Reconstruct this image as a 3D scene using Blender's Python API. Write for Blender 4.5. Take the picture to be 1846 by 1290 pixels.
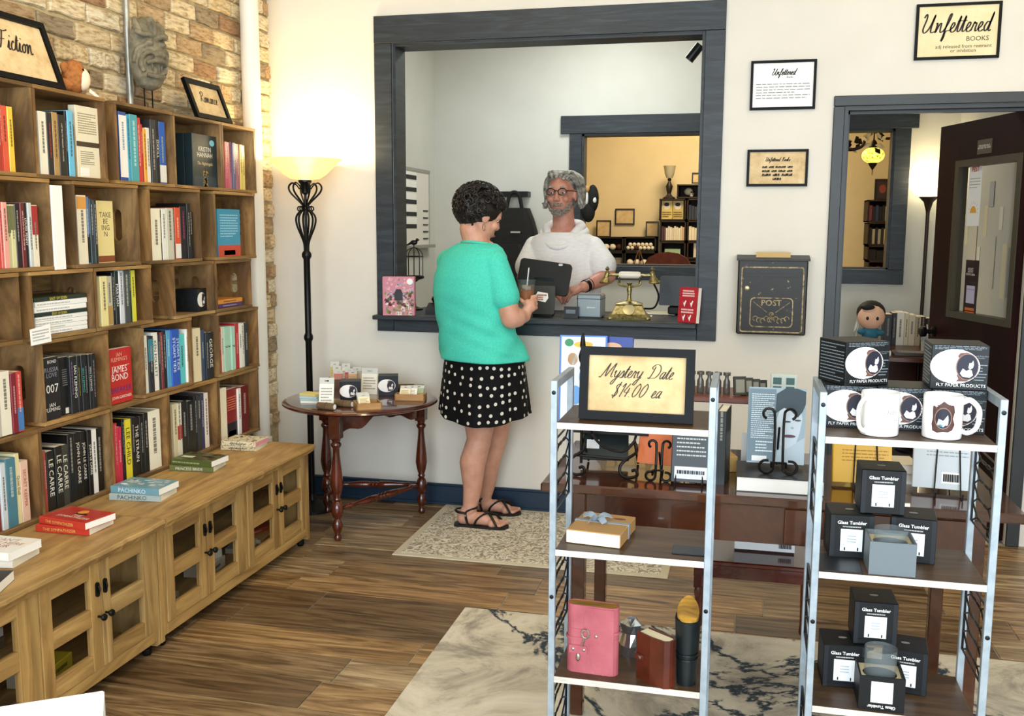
import bpy, math, random
from mathutils import Vector as V, Matrix
random.seed(7)
for _o in list(bpy.data.objects): bpy.data.objects.remove(_o)
SC=bpy.context.scene; COL=SC.collection
# ------------------------------------------------------------------ camera
PW,PH=1846,1290; FPX=1749.283; EYE=1.5
_Yc=V((422,-233,FPX)).normalized(); _Xc=V((7403,275,-FPX)).normalized(); _Zc=_Xc.cross(_Yc)
def ray(x,y):
    c=V(((x-PW/2)/FPX,(y-PH/2)/FPX,1)); return V((_Xc.dot(c),_Yc.dot(c),_Zc.dot(c)))
C0=V((0,0,EYE))
def onX(x,y,X): d=ray(x,y); return C0+d*(X/d.x)
def onY(x,y,Y): d=ray(x,y); return C0+d*(Y/d.y)
def onZ(x,y,Z): d=ray(x,y); return C0+d*((Z-EYE)/d.z)
cam=bpy.data.objects.new('camera',bpy.data.cameras.new('camera')); COL.objects.link(cam)
_r=V((_Xc.x,_Yc.x,_Zc.x)); _d=V((_Xc.y,_Yc.y,_Zc.y)); _f=V((_Xc.z,_Yc.z,_Zc.z))
cam.matrix_world=Matrix(((_r.x,-_d.x,-_f.x,0),(_r.y,-_d.y,-_f.y,0),(_r.z,-_d.z,-_f.z,EYE),(0,0,0,1)))
cam.data.sensor_width=36; cam.data.lens=36*FPX/PW; cam.data.clip_start=.05; SC.camera=cam
# ------------------------------------------------------------------ world, lights, exposure
w=bpy.data.worlds.new('daylight'); SC.world=w; w.use_nodes=True
w.node_tree.nodes['Background'].inputs[0].default_value=(.82,.9,1,1); w.node_tree.nodes['Background'].inputs[1].default_value=1.2
SC.view_settings.view_transform='Standard'; SC.view_settings.look='None'; SC.view_settings.gamma=1
SC.view_settings.use_curve_mapping=False; SC.view_settings.exposure=.24
def lamp(name,kind,loc,energy,color,size=.1,to=None,sy=None,spot=None,blend=.6):
    l=bpy.data.lights.new(name,kind); l.energy=energy; l.color=color
    if kind=='AREA':
        l.size=size
        if sy: l.shape='RECTANGLE'; l.size_y=sy
    else: l.shadow_soft_size=size
    if spot: l.spot_size=math.radians(spot); l.spot_blend=blend
    o=bpy.data.objects.new(name,l); COL.objects.link(o); o.location=loc
    if to is not None: o.rotation_euler=(V(to)-V(loc)).to_track_quat('-Z','Y').to_euler()
    return o
DAY=(.78,.89,1); WARM=(1,.78,.46)
lamp('storefront_daylight','AREA',(.2,-1.3,1.65),225,DAY,4.4,(.2,4,1.45),2.5)
lamp('room_lamp_left','AREA',(-1.0,2.9,3.1),15,WARM,.5,(-2.4,3.4,1.5))
lamp('room_lamp_right','AREA',(1.3,3.4,3.1),7,WARM,.4,(1.3,4.9,1.6))
lamp('office_lamp','AREA',(-.9,6.2,3.05),20,(.96,1,.96),.6,(-.9,6.2,0))
lamp('back_room_lamp','AREA',(-.4,8.5,3.1),46,(1,.8,.5),.8,(-.4,8.6,0))
# ------------------------------------------------------------------ materials
MATS={}
def rgb(h):
    if not isinstance(h,str): return tuple(h)+((1,) if len(h)==3 else ())
    f=lambda c:(c/12.92 if c<=.04045 else ((c+.055)/1.055)**2.4)
    return tuple(f(int(h[i:i+2],16)/255) for i in(0,2,4))+(1,)
def mat(h,rough=.6,metal=0,**k):
    key=(str(h),rough,metal,str(sorted(k.items())))
    if key in MATS: return MATS[key]
    m=bpy.data.materials.new('mat_'+str(len(MATS))); m.use_nodes=True
    b=m.node_tree.nodes['Principled BSDF']; b.inputs['Base Color'].default_value=rgb(h)
    b.inputs['Roughness'].default_value=rough; b.inputs['Metallic'].default_value=metal
    for a,v in k.items():
        if a=='emit': b.inputs['Emission Color'].default_value=rgb(v[0]); b.inputs['Emission Strength'].default_value=v[1]
        elif a=='trans': b.inputs['Transmission Weight'].default_value=v
        elif a=='alpha': b.inputs['Alpha'].default_value=v
        elif a=='ior': b.inputs['IOR'].default_value=v
        elif a=='coat': b.inputs['Coat Weight'].default_value=v
        elif a=='sss': b.inputs['Subsurface Weight'].default_value=v; b.inputs['Subsurface Radius'].default_value=(.02,.008,.004)
        elif a=='spec': b.inputs['Specular IOR Level'].default_value=v
    MATS[key]=m; return m
def nmat(name,cols,scale=(8,8,8),detail=6,rough=.6,bump=0,dist=0,objrand=0,tex='noise',wave=None,metal=0,spots=None,coat=0,rand_cols=None,rough_n=.6,spec=None):
    """procedural: ramp of cols over noise (object coords), optional per-object shift, wave grain, spots overlay, bump"""
    m=bpy.data.materials.new(name); m.use_nodes=True; t=m.node_tree; N=t.nodes; L=t.links; b=N['Principled BSDF']
    tc=N.new('ShaderNodeTexCoord'); mp=N.new('ShaderNodeMapping'); mp.inputs['Scale'].default_value=scale
    L.new(tc.outputs['Object'],mp.inputs['Vector']); vec=mp.outputs['Vector']
    oi=N.new('ShaderNodeObjectInfo')
    if objrand or rand_cols:
        ml=N.new('ShaderNodeMath'); ml.operation='MULTIPLY'; ml.inputs[1].default_value=37.3; L.new(oi.outputs['Random'],ml.inputs[0])
        ad=N.new('ShaderNodeVectorMath'); L.new(vec,ad.inputs[0]); L.new(ml.outputs[0],ad.inputs[1]); vec=ad.outputs[0]
    if wave:
        n=N.new('ShaderNodeTexWave'); n.inputs['Scale'].default_value=wave[0]; n.inputs['Distortion'].default_value=wave[1]; n.inputs['Detail'].default_value=4; n.inputs['Detail Scale'].default_value=wave[2]
        n.bands_direction=wave[3] if len(wave)>3 else 'Y'; fac=n.outputs['Fac']
    elif tex=='voronoi':
        n=N.new('ShaderNodeTexVoronoi'); n.inputs['Scale'].default_value=1; fac=n.outputs['Distance']
    else:
        n=N.new('ShaderNodeTexNoise'); n.inputs['Scale'].default_value=1; n.inputs['Detail'].default_value=detail; n.inputs['Distortion'].default_value=dist; n.inputs['Roughness'].default_value=rough_n; fac=n.outputs['Fac']
    L.new(vec,n.inputs['Vector'])
    r=N.new('ShaderNodeValToRGB'); L.new(fac,r.inputs[0]); e=r.color_ramp.elements
    while len(e)<len(cols): e.new(.5)
    for i,(p,c) in enumerate(cols): e[i].position=p; e[i].color=rgb(c)
    out=r.outputs[0]
    if rand_cols:
        rr=N.new('ShaderNodeValToRGB'); rr.color_ramp.interpolation='CONSTANT' if len(rand_cols)>3 else 'LINEAR'
        e=rr.color_ramp.elements
        while len(e)<len(rand_cols): e.new(.5)
        for i,c in enumerate(rand_cols): e[i].position=i/len(rand_cols); e[i].color=rgb(c)
        L.new(oi.outputs['Random'],rr.inputs[0]); mx=N.new('ShaderNodeMix'); mx.data_type='RGBA'; mx.blend_type='MULTIPLY'; mx.inputs[0].default_value=1
        L.new(out,mx.inputs[6]); L.new(rr.outputs[0],mx.inputs[7]); out=mx.outputs[2]
    for sp in (spots or []):   # (scale, lo, hi, color, strength)
        s=N.new('ShaderNodeTexNoise'); s.inputs['Scale'].default_value=sp[0]; s.inputs['Detail'].default_value=5; s.inputs['Roughness'].default_value=.65; 
        L.new(vec if objrand else tc.outputs['Object'],s.inputs['Vector'])
        q=N.new('ShaderNodeMapRange'); q.inputs[1].default_value=sp[1]; q.inputs[2].default_value=sp[2]; q.inputs[4].default_value=sp[4]; L.new(s.outputs['Fac'],q.inputs[0])
        mx=N.new('ShaderNodeMix'); mx.data_type='RGBA'; L.new(q.outputs[0],mx.inputs[0]); L.new(out,mx.inputs[6]); mx.inputs[7].default_value=rgb(sp[3]); out=mx.outputs[2]
    L.new(out,b.inputs['Base Color']); b.inputs['Roughness'].default_value=rough; b.inputs['Metallic'].default_value=metal; b.inputs['Coat Weight'].default_value=coat
    if spec is not None: b.inputs['Specular IOR Level'].default_value=spec
    if bump:
        bp=N.new('ShaderNodeBump'); bp.inputs['Strength'].default_value=bump; bp.inputs['Distance'].default_value=.01; L.new(fac,bp.inputs['Height']); L.new(bp.outputs[0],b.inputs['Normal'])
    return m
# ------------------------------------------------------------------ mesh builder
class MB:
    def __init__(s): s.v=[]; s.f=[]
    def add(s,vs,fs):
        k=len(s.v); s.v+=[tuple(p) for p in vs]; s.f+=[tuple(i+k for i in f) for f in fs]; return s
    def box(s,a,b):
        x0,x1=sorted((a[0],b[0])); y0,y1=sorted((a[1],b[1])); z0,z1=sorted((a[2],b[2]))
        return s.add([(x0,y0,z0),(x1,y0,z0),(x1,y1,z0),(x0,y1,z0),(x0,y0,z1),(x1,y0,z1),(x1,y1,z1),(x0,y1,z1)],
          [(0,3,2,1),(4,5,6,7),(0,1,5,4),(1,2,6,5),(2,3,7,6),(3,0,4,7)])
    def bbox(s,a,b,c=.003):   # chamfered box
        x0,x1=sorted((a[0],b[0])); y0,y1=sorted((a[1],b[1])); z0,z1=sorted((a[2],b[2])); vs=[];c=min(c,(x1-x0)/2.1,(y1-y0)/2.1,(z1-z0)/2.1)
        for z,i in((z0,c),(z0+c,0),(z1-c,0),(z1,c)):
            vs+=[(x0+i+c*(i==0),y0+i,z),(x1-i-c*(i==0),y0+i,z),(x1-i,y0+i+c*(i==0),z),(x1-i,y1-i-c*(i==0),z),(x1-i-c*(i==0),y1-i,z),(x0+i+c*(i==0),y1-i,z),(x0+i,y1-i-c*(i==0),z),(x0+i,y0+i+c*(i==0),z)]
        fs=[tuple(reversed(range(8))),tuple(range(24,32))]
        for r in range(3):
            for k in range(8): a0=r*8+k; b0=r*8+(k+1)%8; fs.append((a0,b0,b0+8,a0+8))
        return s.add(vs,fs)
    def prism(s,out,d,o=(0,0,0),ax=(1,0,0),ay=(0,0,1),n=(0,1,0)):   # 2d outline extruded by d along n
        o,ax,ay,n=V(o),V(ax),V(ay),V(n); k=len(out)
        p=[o+ax*a+ay*b for a,b in out]; q=[x+n*d for x in p]
        fs=[tuple(range(k)),tuple(reversed(range(k,2*k)))]+[(i,i+k,(i+1)%k+k,(i+1)%k) for i in range(k)]
        return s.add(p+q,fs)
    def ringp(s,outer,inner,d,o=(0,0,0),ax=(1,0,0),ay=(0,0,1),n=(0,1,0)):  # plate with hole (equal-length loops)
        o,ax,ay,n=V(o),V(ax),V(ay),V(n); k=len(outer)
        P=lambda l,t:[o+ax*a+ay*b+n*t for a,b in l]
        vs=P(outer,0)+P(inner,0)+P(outer,d)+P(inner,d); fs=[]
        for i in range(k):
            j=(i+1)%k
            fs+=[(i,j,k+j,k+i),(2*k+i,3*k+i,3*k+j,2*k+j),(i,2*k+i,2*k+j,j),(k+i,k+j,3*k+j,3*k+i)]
        return s.add(vs,fs)
    def cyl(s,p0,p1,r0,r1=None,n=14,cap=True):
        p0,p1=V(p0),V(p1); r1=r0 if r1 is None else r1; d=(p1-p0).normalized(); u=d.orthogonal().normalized(); w=d.cross(u)
        vs=[p0+(u*math.cos(2*math.pi*i/n)+w*math.sin(2*math.pi*i/n))*r0 for i in range(n)]+[p1+(u*math.cos(2*math.pi*i/n)+w*math.sin(2*math.pi*i/n))*r1 for i in range(n)]
        fs=[(i,(i+1)%n,(i+1)%n+n,i+n) for i in range(n)]
        if cap: fs+=[tuple(reversed(range(n))),tuple(range(n,2*n))]
        return s.add(vs,fs)
    def lathe(s,prof,n=24,c=(0,0,0),ax=None,close=True):
        c=V(c); ax=V(ax or (0,0,1)).normalized(); u=V((1,0,0)) if abs(ax.z)>.9 else ax.orthogonal().normalized(); w=ax.cross(u); vs=[]
        for r,z in prof: vs+=[c+ax*z+(u*math.cos(2*math.pi*i/n)+w*math.sin(2*math.pi*i/n))*max(r,1e-5) for i in range(n)]
        fs=[(k*n+i,k*n+(i+1)%n,(k+1)*n+(i+1)%n,(k+1)*n+i) for k in range(len(prof)-1) for i in range(n)]
        if close: fs+=[tuple(reversed(range(n))),tuple(range((len(prof)-1)*n,len(prof)*n))]
        return s.add(vs,fs)
    def tube(s,pts,r,n=8,flat=None,closed=False):
        pts=[V(p) for p in pts]; k=len(pts); rs=r if isinstance(r,(list,tuple)) else [r]*k; vs=[]; up=None
        for i,p in enumerate(pts):
            t=((pts[(i+1)%k] if closed or i<k-1 else p)-(pts[i-1] if closed or i>0 else p)).normalized()
            if up is None: up=t.orthogonal().normalized()
            up=(up-t*up.dot(t)); up=up.normalized() if up.length>1e-6 else t.orthogonal().normalized(); w=t.cross(up)
            vs+=[p+(up*math.cos(2*math.pi*j/n)+w*math.sin(2*math.pi*j/n)*(flat or 1))*rs[i] for j in range(n)]
        fs=[(i*n+j,i*n+(j+1)%n,((i+1)%k)*n+(j+1)%n,((i+1)%k)*n+j) for i in range(k if closed else k-1) for j in range(n)]
        if not closed: fs+=[tuple(reversed(range(n))),tuple(range((k-1)*n,k*n))]
        return s.add(vs,fs)
    def ell(s,c,r,n=16,m=10,rot=None):
        c=V(c); vs=[]; R=rot or Matrix.Identity(3)
        for i in range(m+1):
            a=math.pi*i/m
            for j in range(n):
                b=2*math.pi*j/n; vs.append(c+R@V((r[0]*math.sin(a)*math.cos(b)+1e-6*math.cos(b),r[1]*math.sin(a)*math.sin(b),r[2]*math.cos(a))))
        return s.add(vs,[(i*n+j,(i+1)*n+j,(i+1)*n+(j+1)%n,i*n+(j+1)%n) for i in range(m) for j in range(n)])
    def loft(s,rings,cap=True):
        n=len(rings[0]); vs=[p for r in rings for p in r]
        fs=[(k*n+i,k*n+(i+1)%n,(k+1)*n+(i+1)%n,(k+1)*n+i) for k in range(len(rings)-1) for i in range(n)]
        if cap: fs+=[tuple(reversed(range(n))),tuple(range((len(rings)-1)*n,len(rings)*n))]
        return s.add(vs,fs)
    def obj(s,name,m,parent=None,smooth=False,loc=None,auto=None):
        me=bpy.data.meshes.new(name); me.from_pydata(s.v,[],s.f); me.update()
        o=bpy.data.objects.new(name,me); COL.objects.link(o)
        if m is not None: me.materials.append(m)
        if smooth: me.polygons.foreach_set('use_smooth',[True]*len(me.polygons))
        if parent is not None: o.parent=parent
        if loc is not None: o.location=loc
        return o
def sm(o,ang=.7):
    me=o.data; me.polygons.foreach_set('use_smooth',[True]*len(me.polygons))
    try: me.set_sharp_from_angle(angle=ang)
    except Exception: pass
    return o
def box(name,a,b,m,parent=None,c=0): return (MB().bbox(a,b,c) if c else MB().box(a,b)).obj(name,m,parent)
def tag(o,label,cat,group=None):
    o['label']=label; o['category']=cat
    if group: o['group']=group
    return o
def thing(name,label,cat,loc=(0,0,0),rz=0,group=None):
    o=bpy.data.objects.new(name,None); COL.objects.link(o); o.empty_display_size=.05; o.location=loc; o.rotation_euler=(0,0,rz); return tag(o,label,cat,group)
def struct(o): o['kind']='structure'; return o
def stuff(o): o['kind']='stuff'; return o
def orient(o,loc,x,z):
    x=V(x).normalized(); z=V(z); y=z.cross(x).normalized(); z=x.cross(y)
    o.matrix_world=Matrix(((x.x,y.x,z.x,loc[0]),(x.y,y.y,z.y,loc[1]),(x.z,y.z,z.z,loc[2]),(0,0,0,1))); return o
def dup(o,parent=None):
    c=o.copy(); COL.objects.link(c); c.parent=parent
    for ch in list(o.children): dup(ch,c)
    return c
# text: queued font curves, all turned into meshes at the end (fit into w x h)
TXT=[]
def txt(s,parent,o,tx,ty,w,h,m,name='lettering',shear=0,space=1,stretch=False,bold=0):
    cu=bpy.data.curves.new(name,'FONT'); cu.body=s; cu.align_x='CENTER'; cu.align_y='CENTER'; cu.shear=shear; cu.resolution_u=2; cu.space_character=space; cu.offset=bold; cu.space_line=.85
    ob=bpy.data.objects.new(name,cu); COL.objects.link(ob); TXT.append((ob,parent,V(o),V(tx).normalized(),V(ty).normalized(),w,h,m,name,stretch))
def finish_text():
    dg=bpy.context.evaluated_depsgraph_get(); done={}
    for ob,parent,o,tx,ty,w,h,m,name,st in TXT:
        me=bpy.data.meshes.new_from_object(ob.evaluated_get(dg))
        if len(me.vertices):
            xs=[v.co.x for v in me.vertices]; ys=[v.co.y for v in me.vertices]
            cxm,cym=(min(xs)+max(xs))/2,(min(ys)+max(ys))/2; bw,bh=max(max(xs)-min(xs),1e-4),max(max(ys)-min(ys),1e-4)
            k=min(w/bw,h/bh); kx,ky=(w/bw,h/bh) if st else (k,k)
            n=tx.cross(ty).normalized()
            for v in me.vertices: v.co=o+tx*((v.co.x-cxm)*kx)+ty*((v.co.y-cym)*ky)+n*.0003
            me.materials.clear(); me.materials.append(m); no=bpy.data.objects.new(name,me); COL.objects.link(no); no.parent=parent
        cu=ob.data; bpy.data.objects.remove(ob); bpy.data.curves.remove(cu)
def panel(parent,o,tx,ty,w,h,m,name='print',t=.0008,hole=None):
    o,tx,ty=V(o),V(tx).normalized(),V(ty).normalized(); n=tx.cross(ty)
    return MB().prism([(-w/2,-h/2),(w/2,-h/2),(w/2,h/2),(-w/2,h/2)],t,o,tx,ty,n).obj(name,m,parent)
def bars(parent,o,tx,ty,w,h,rows,m,name='print_lines',seed=1,fill=.45):   # block of text-like lines, one mesh
    r=random.Random(seed); o,tx,ty=V(o),V(tx).normalized(),V(ty).normalized(); n=tx.cross(ty); b=MB()
    for i in range(rows):
        yy=h/2-(i+.5)*h/rows; x=-w/2; end=w/2*(1 if r.random()<.75 else r.uniform(.2,.9))
        while x<end:
            l=r.uniform(.04,.13)*w; l=min(l,end-x)
            b.prism([(x,yy-h/rows*fill/2),(x+l,yy-h/rows*fill/2),(x+l,yy+h/rows*fill/2),(x,yy+h/rows*fill/2)],.0005,o,tx,ty,n); x+=l+.02*w
    return b.obj(name,m,parent)
def disc(parent,o,tx,ty,rx,ry,m,name='print',t=.0008,n=28):
    o,tx,ty=V(o),V(tx).normalized(),V(ty).normalized()
    return MB().prism([(rx*math.cos(2*math.pi*i/n),ry*math.sin(2*math.pi*i/n)) for i in range(n)],t,o,tx,ty,tx.cross(ty)).obj(name,m,parent)
def blobs(parent,o,tx,ty,shapes,m,name='print',t=.0008):  # polygons in plane
    o,tx,ty=V(o),V(tx).normalized(),V(ty).normalized(); b=MB()
    for sh in shapes: b.prism(sh,t,o,tx,ty,tx.cross(ty))
    return b.obj(name,m,parent)
def cr(pts,k=6,closed=False):   # catmull-rom
    P=[V(p) for p in pts]; out=[]; n=len(P)
    g=lambda i:P[i%n] if closed else P[max(0,min(n-1,i))]
    for i in range(n if closed else n-1):
        a,b,c,d=g(i-1),g(i),g(i+1),g(i+2)
        for j in range(k):
            t=j/k; out.append(.5*((2*b)+(c-a)*t+(2*a-5*b+4*c-d)*t*t+(3*b-a-3*c+d)*t**3))
    if not closed: out.append(P[-1])
    return out
def arc(c,r,a0,a1,n,u=(1,0,0),v=(0,0,1)):
    c,u,v=V(c),V(u),V(v); return [c+u*r*math.cos(a0+(a1-a0)*i/n)+v*r*math.sin(a0+(a1-a0)*i/n) for i in range(n+1)]
def spiral(c,r0,r1,a0,a1,n,u=(1,0,0),v=(0,0,1)):
    c,u,v=V(c),V(u),V(v); out=[]
    for i in range(n+1):
        t=i/n; a=a0+(a1-a0)*t; r=r0+(r1-r0)*t; out.append(c+u*r*math.cos(a)+v*r*math.sin(a))
    return out
X3,Y3,Z3=V((1,0,0)),V((0,1,0)),V((0,0,1))
ORD=['','first','second','third','fourth','fifth','sixth','seventh','eighth','ninth','tenth','eleventh','twelfth']
# single-stroke script alphabet, unit x-height 1, drawn as flat ribbons
SCR={'M':(1.9,[[(0,.1),(.2,0),(.5,.9),(.8,2),(.75,1),(.85,.1),(1.25,1.2),(1.6,2),(1.55,1),(1.6,.15),(1.9,.1)]]),
'y':(.8,[[(0,.7),(.15,1),(.15,.4),(.35,.05),(.6,.5),(.68,1),(.6,0),(.35,-.9),(.1,-.8),(.3,-.3),(.8,.15)]]),
's':(.6,[[(0,.1),(.35,1),(.5,.5),(.45,.1),(.2,.02),(.4,0),(.6,.12)]]),
't':(.5,[[(0,.15),(.3,1.7),(.22,.5),(.28,.05),(.5,.15)],[(.05,1.15),(.5,1.2)]]),
'e':(.6,[[(0,.2),(.35,.55),(.42,.9),(.25,1),(.1,.5),(.22,.05),(.45,.05),(.6,.2)]]),
'r':(.6,[[(0,.1),(.2,1),(.25,.85),(.42,.9),(.4,.3),(.45,.05),(.6,.15)]]),
'D':(1.6,[[(.5,1.7),(.45,.8),(.3,.05),(.1,.15),(.5,.1),(1.1,.2),(1.4,1),(1.1,1.8),(.5,2),(.1,1.6),(.3,1.3)]]),
'a':(.75,[[(.55,.9),(.3,1),(.08,.5),(.2,.03),(.45,.35),(.6,1),(.52,.3),(.58,.03),(.75,.15)]]),
'$':(.9,[[(.7,1.6),(.4,1.8),(.15,1.4),(.6,.7),(.5,.15),(.2,.02),(.05,.3)],[(.55,2.1),(.3,-.25)]]),
'1':(.5,[[(.1,1.4),(.4,1.9),(.25,0)]]),'4':(.9,[[(.5,1.9),(.1,.7),(.8,.75)],[(.65,1.3),(.5,0)]]),
'0':(1,[[(.6,1.9),(.25,1.4),(.15,.5),(.4,.02),(.75,.5),(.85,1.4),(.6,1.9),(.55,1.85)]]),'.':(.35,[[(.12,.02),(.18,.08)]]),
'F':(1.3,[[(.6,1.85),(.5,.9),(.3,.05),(.05,.2)],[(.1,1.5),(.3,1.9),(.8,1.85),(1.3,2.05)],[(.3,.95),(.9,1.02)]]),
'i':(.4,[[(0,.15),(.2,1),(.15,.3),(.22,.03),(.4,.15)],[(.26,1.42),(.3,1.5)]]),
'c':(.55,[[(.45,.85),(.3,1),(.08,.5),(.2,.03),(.55,.18)]]),
'o':(.7,[[(.4,1),(.1,.6),(.18,.05),(.45,.2),(.5,.8),(.35,.98),(.7,.85)]]),
'n':(.85,[[(0,.9),(.12,1),(.08,0),(.3,.8),(.5,1),(.52,.4),(.6,.03),(.85,.15)]]),
'm':(1.2,[[(0,.9),(.12,1),(.08,0),(.3,.8),(.45,1),(.42,0),(.65,.8),(.8,1),(.85,.3),(.95,.03),(1.2,.15)]]),
'R':(1.3,[[(.45,1.8),(.4,.8),(.2,.02)],[(.05,1.5),(.4,2),(1,1.95),(.95,1.3),(.45,1),(.8,.4),(1.3,.08)]]),
'U':(1.4,[[(.0,1.6),(.2,2),(.3,1.5),(.15,.4),(.4,.02),(.8,.6),(1.1,1.95),(.95,.6),(1.05,.05),(1.4,.15)]]),
'f':(.6,[[(0,.1),(.35,1),(.5,1.9),(.3,1.7),(.15,0),(.05,-.9),(.2,-.5),(.25,.1),(.6,.2)]]),
'd':(.8,[[(.55,.9),(.3,1),(.08,.5),(.2,.03),(.45,.35),(.72,2),(.55,.4),(.6,.03),(.8,.15)]]),
'B':(1.2,[[(.4,1.8),(.3,.8),(.2,.05)],[(.05,1.5),(.5,2),(.95,1.7),(.45,1.05),(1,.7),(.7,.1),(.1,.1)]]),
'k':(.7,[[(0,.1),(.3,1.9),(.15,1.8),(.1,0),(.2,.7),(.5,1),(.25,.55),(.5,.05),(.7,.15)]]),
'l':(.4,[[(0,.15),(.3,1.7),(.2,1.9),(.12,.6),(.2,.03),(.4,.15)]]),'b':(.6,[[(0,.2),(.25,1.9),(.1,1.5),(.12,.1),(.4,.15),(.45,.8),(.6,.85)]]),'u':(.8,[[(0,.9),(.1,.3),(.25,.03),(.5,.5),(.55,1),(.52,.3),(.6,.03),(.8,.15)]]),'h':(.8,[[(0,.2),(.3,1.9),(.12,1.6),(.08,0),(.3,.8),(.5,1),(.5,.3),(.6,.03),(.8,.15)]]),'j':(.5,[[(0,.15),(.3,1),(.2,-.5),(0,-.9),(-.1,-.6),(.5,.2)]])}
def script(s,parent,o,tx,ty,w,h,m,slant=.35,th=.06,name='handwriting'):
    """fit into w; h = x-height if w is None"""
    o,tx,ty=V(o),V(tx).normalized(),V(ty).normalized(); n=tx.cross(ty); strokes=[]; x=0
    for ch in s:
        if ch==' ': x+=.8; continue
        a,ss=SCR[ch]
        for st in ss: strokes.append([(px+x+slant*py,py) for px,py in st])
        x+=a
    k=w/x if w else h; b=MB()
    for st in strokes:
        P=cr([(a,c,0) for a,c in st],4) if len(st)>2 else [V((a,c,0)) for a,c in st]
        L=[];R=[]
        for i,p in enumerate(P):
            t=(P[min(i+1,len(P)-1)]-P[max(i-1,0)]); t=t.normalized() if t.length>1e-6 else V((1,0,0))
            hw=th*(.55+.75*abs(t.y)); q=V((-t.y,t.x,0))*hw; L.append(p+q); R.append(p-q)
        T=lambda p:o+tx*((p.x-x/2)*k)+ty*(p.y*k)+n*.0006
        vs=[T(p) for p in L]+[T(p) for p in R]; c=len(L); b.add(vs,[(i+c,i+1+c,i+1,i) for i in range(c-1)])
    return b.obj(name,m,parent)
# ================================================================== structure
D=4.927; DT=5.067; LW=-2.515; CT=1.035
m_wall=nmat('wall_paint',[(.3,'dcd6c9'),(.7,'e2dcd0')],(3,3,3),3,.75,bump=.03)
m_wall2=nmat('office_paint',[(.3,'d3d1c6'),(.7,'dad8ce')],(3,3,3),3,.8)
m_wall3=nmat('back_room_paint',[(.3,'decca2'),(.7,'e8d6ac')],(3,3,3),3,.8)
m_ceil=mat('e8e4da',.9)
m_slate=nmat('slate_wood',[(.25,'161b1f'),(.5,'242b31'),(.75,'363f46')],(3,3,22),6,.5,bump=.15,dist=1.2,objrand=1,spots=[(9,.62,.7,'14181c',.8)])
m_slateh=nmat('slate_wood_h',[(.25,'161b1f'),(.5,'242b31'),(.75,'38424a')],(3,22,30),6,.5,bump=.15,dist=1.2,objrand=1,spots=[(7,.64,.7,'14181c',.8)])
m_trim=nmat('door_trim',[(.3,'25292a'),(.7,'2f3436')],(4,4,4),3,.45)
m_base=mat('1a2f44',.4); m_mortar=nmat('mortar',[(.3,'9c8a66'),(.7,'c0ae86')],(30,30,30),5,.95,bump=.5)
m_brick=nmat('old_brick',[(.2,'7a5c44'),(.38,'a89070'),(.5,'d2c4a4'),(.7,'ece4d0')],(12,3.5,6),7,.9,bump=.35,objrand=1,
   rand_cols=['ffffff','fffaf0','d8c4b0','fff4e4','b89a86','ffffff','f0e6d6','c8b4a0','fff8ee','b0a8a0'],spots=[(26,.6,.72,'6c5038',.5)],rough_n=.7)
m_grout=mat('a79e8e',.9)
m_plank=nmat('wood_tile',[(.28,'48331f'),(.43,'806747'),(.56,'a98e68'),(.74,'cdb68e')],(1.6,18,4),7,.34,bump=.06,dist=2.2,objrand=1,
   rand_cols=['ffffff','cfc6bc','f2e2cc','b0a79e','ffeed8','d8cbb8','a89c92','f0e6dc'],rough_n=.6)
def onP(x,y,p,n): d=ray(x,y); n=V(n); return C0+d*((V(p)-C0).dot(n)/d.dot(n))
# floors
fl=struct(box('floor',(-3.2,-1.5,-.12),(2.6,10,-.004),m_grout))
rp=random.Random(3); pl_me={}
R0=.185; yy=1.35; row=0
while yy<D:
    x=LW-rp.uniform(0,.7)
    while x<2.3:
        l=.915; a,b=max(x,LW),min(x+l,2.3)
        if b-a>.04:
            y1=min(yy+R0,D)
            o=MB().bbox((-(b-a)/2+.002,-(y1-yy)/2+.002,-.012),((b-a)/2-.002,(y1-yy)/2-.002,0),.0015).obj('plank',m_plank,fl,loc=((a+b)/2,(yy+y1)/2,rp.uniform(-.0006,.0006)))
        x+=l
    yy+=R0
# main room shell
struct(box('ceiling',(-3.2,-1.5,3.3),(2.6,10,3.4),m_ceil))
struct(box('wall_right',(2.3,-1.5,0),(2.44,D,3.3),m_wall))
wf=MB().box((-2.7,-1.5,0),(2.44,-1.38,.35)).box((-2.7,-1.5,2.95),(2.44,-1.38,3.3)).box((-2.7,-1.5,.35),(-2.15,-1.38,2.95)).box((2.2,-1.5,.35),(2.44,-1.38,2.95)); struct(wf.obj('wall_front',m_wall))
wf=struct(box('window_3',(-2.15,-1.45,.35),(2.2,-1.43,.4),m_slate))
for x in(-2.15,-.72,.72,2.15): box('mullion',(x,-1.46,.35),(x+.05,-1.42,2.95),m_slate,wf)
box('mullion',(-2.15,-1.46,2.9),(2.2,-1.42,2.95),m_slate,wf)
# back wall with service window and door opening
OX0,OX1,OZ1=-1.824,-.222,2.443; DX0,DX1,DZ1=.432,1.262,2.073
b=MB().box((LW-.16,D,0),(OX0,DT,3.3)).box((OX0,D,0),(OX1,DT,.99)).box((OX0,D,OZ1),(OX1,DT,3.3)).box((OX1,D,0),(DX0,DT,3.3)).box((DX0,D,DZ1),(DX1,DT,3.3)).box((DX1,D,0),(2.3,DT,3.3))
struct(b.obj('wall_back',m_wall))
w1=struct(MB().bbox((-1.918,4.905,OZ1),(-.128,D,2.58),.002).obj('window_1',m_slateh))
box('jamb_board',(-1.918,4.907,.943),(OX0,D,OZ1-.001),m_slate,w1,.002); box('jamb_board',(OX1,4.907,.943),(-.128,D,OZ1-.001),m_slate,w1,.002)
box('apron_board',(OX0+.001,4.907,.943),(OX1-.001,D,1.003),m_slateh,w1,.002)
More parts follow.
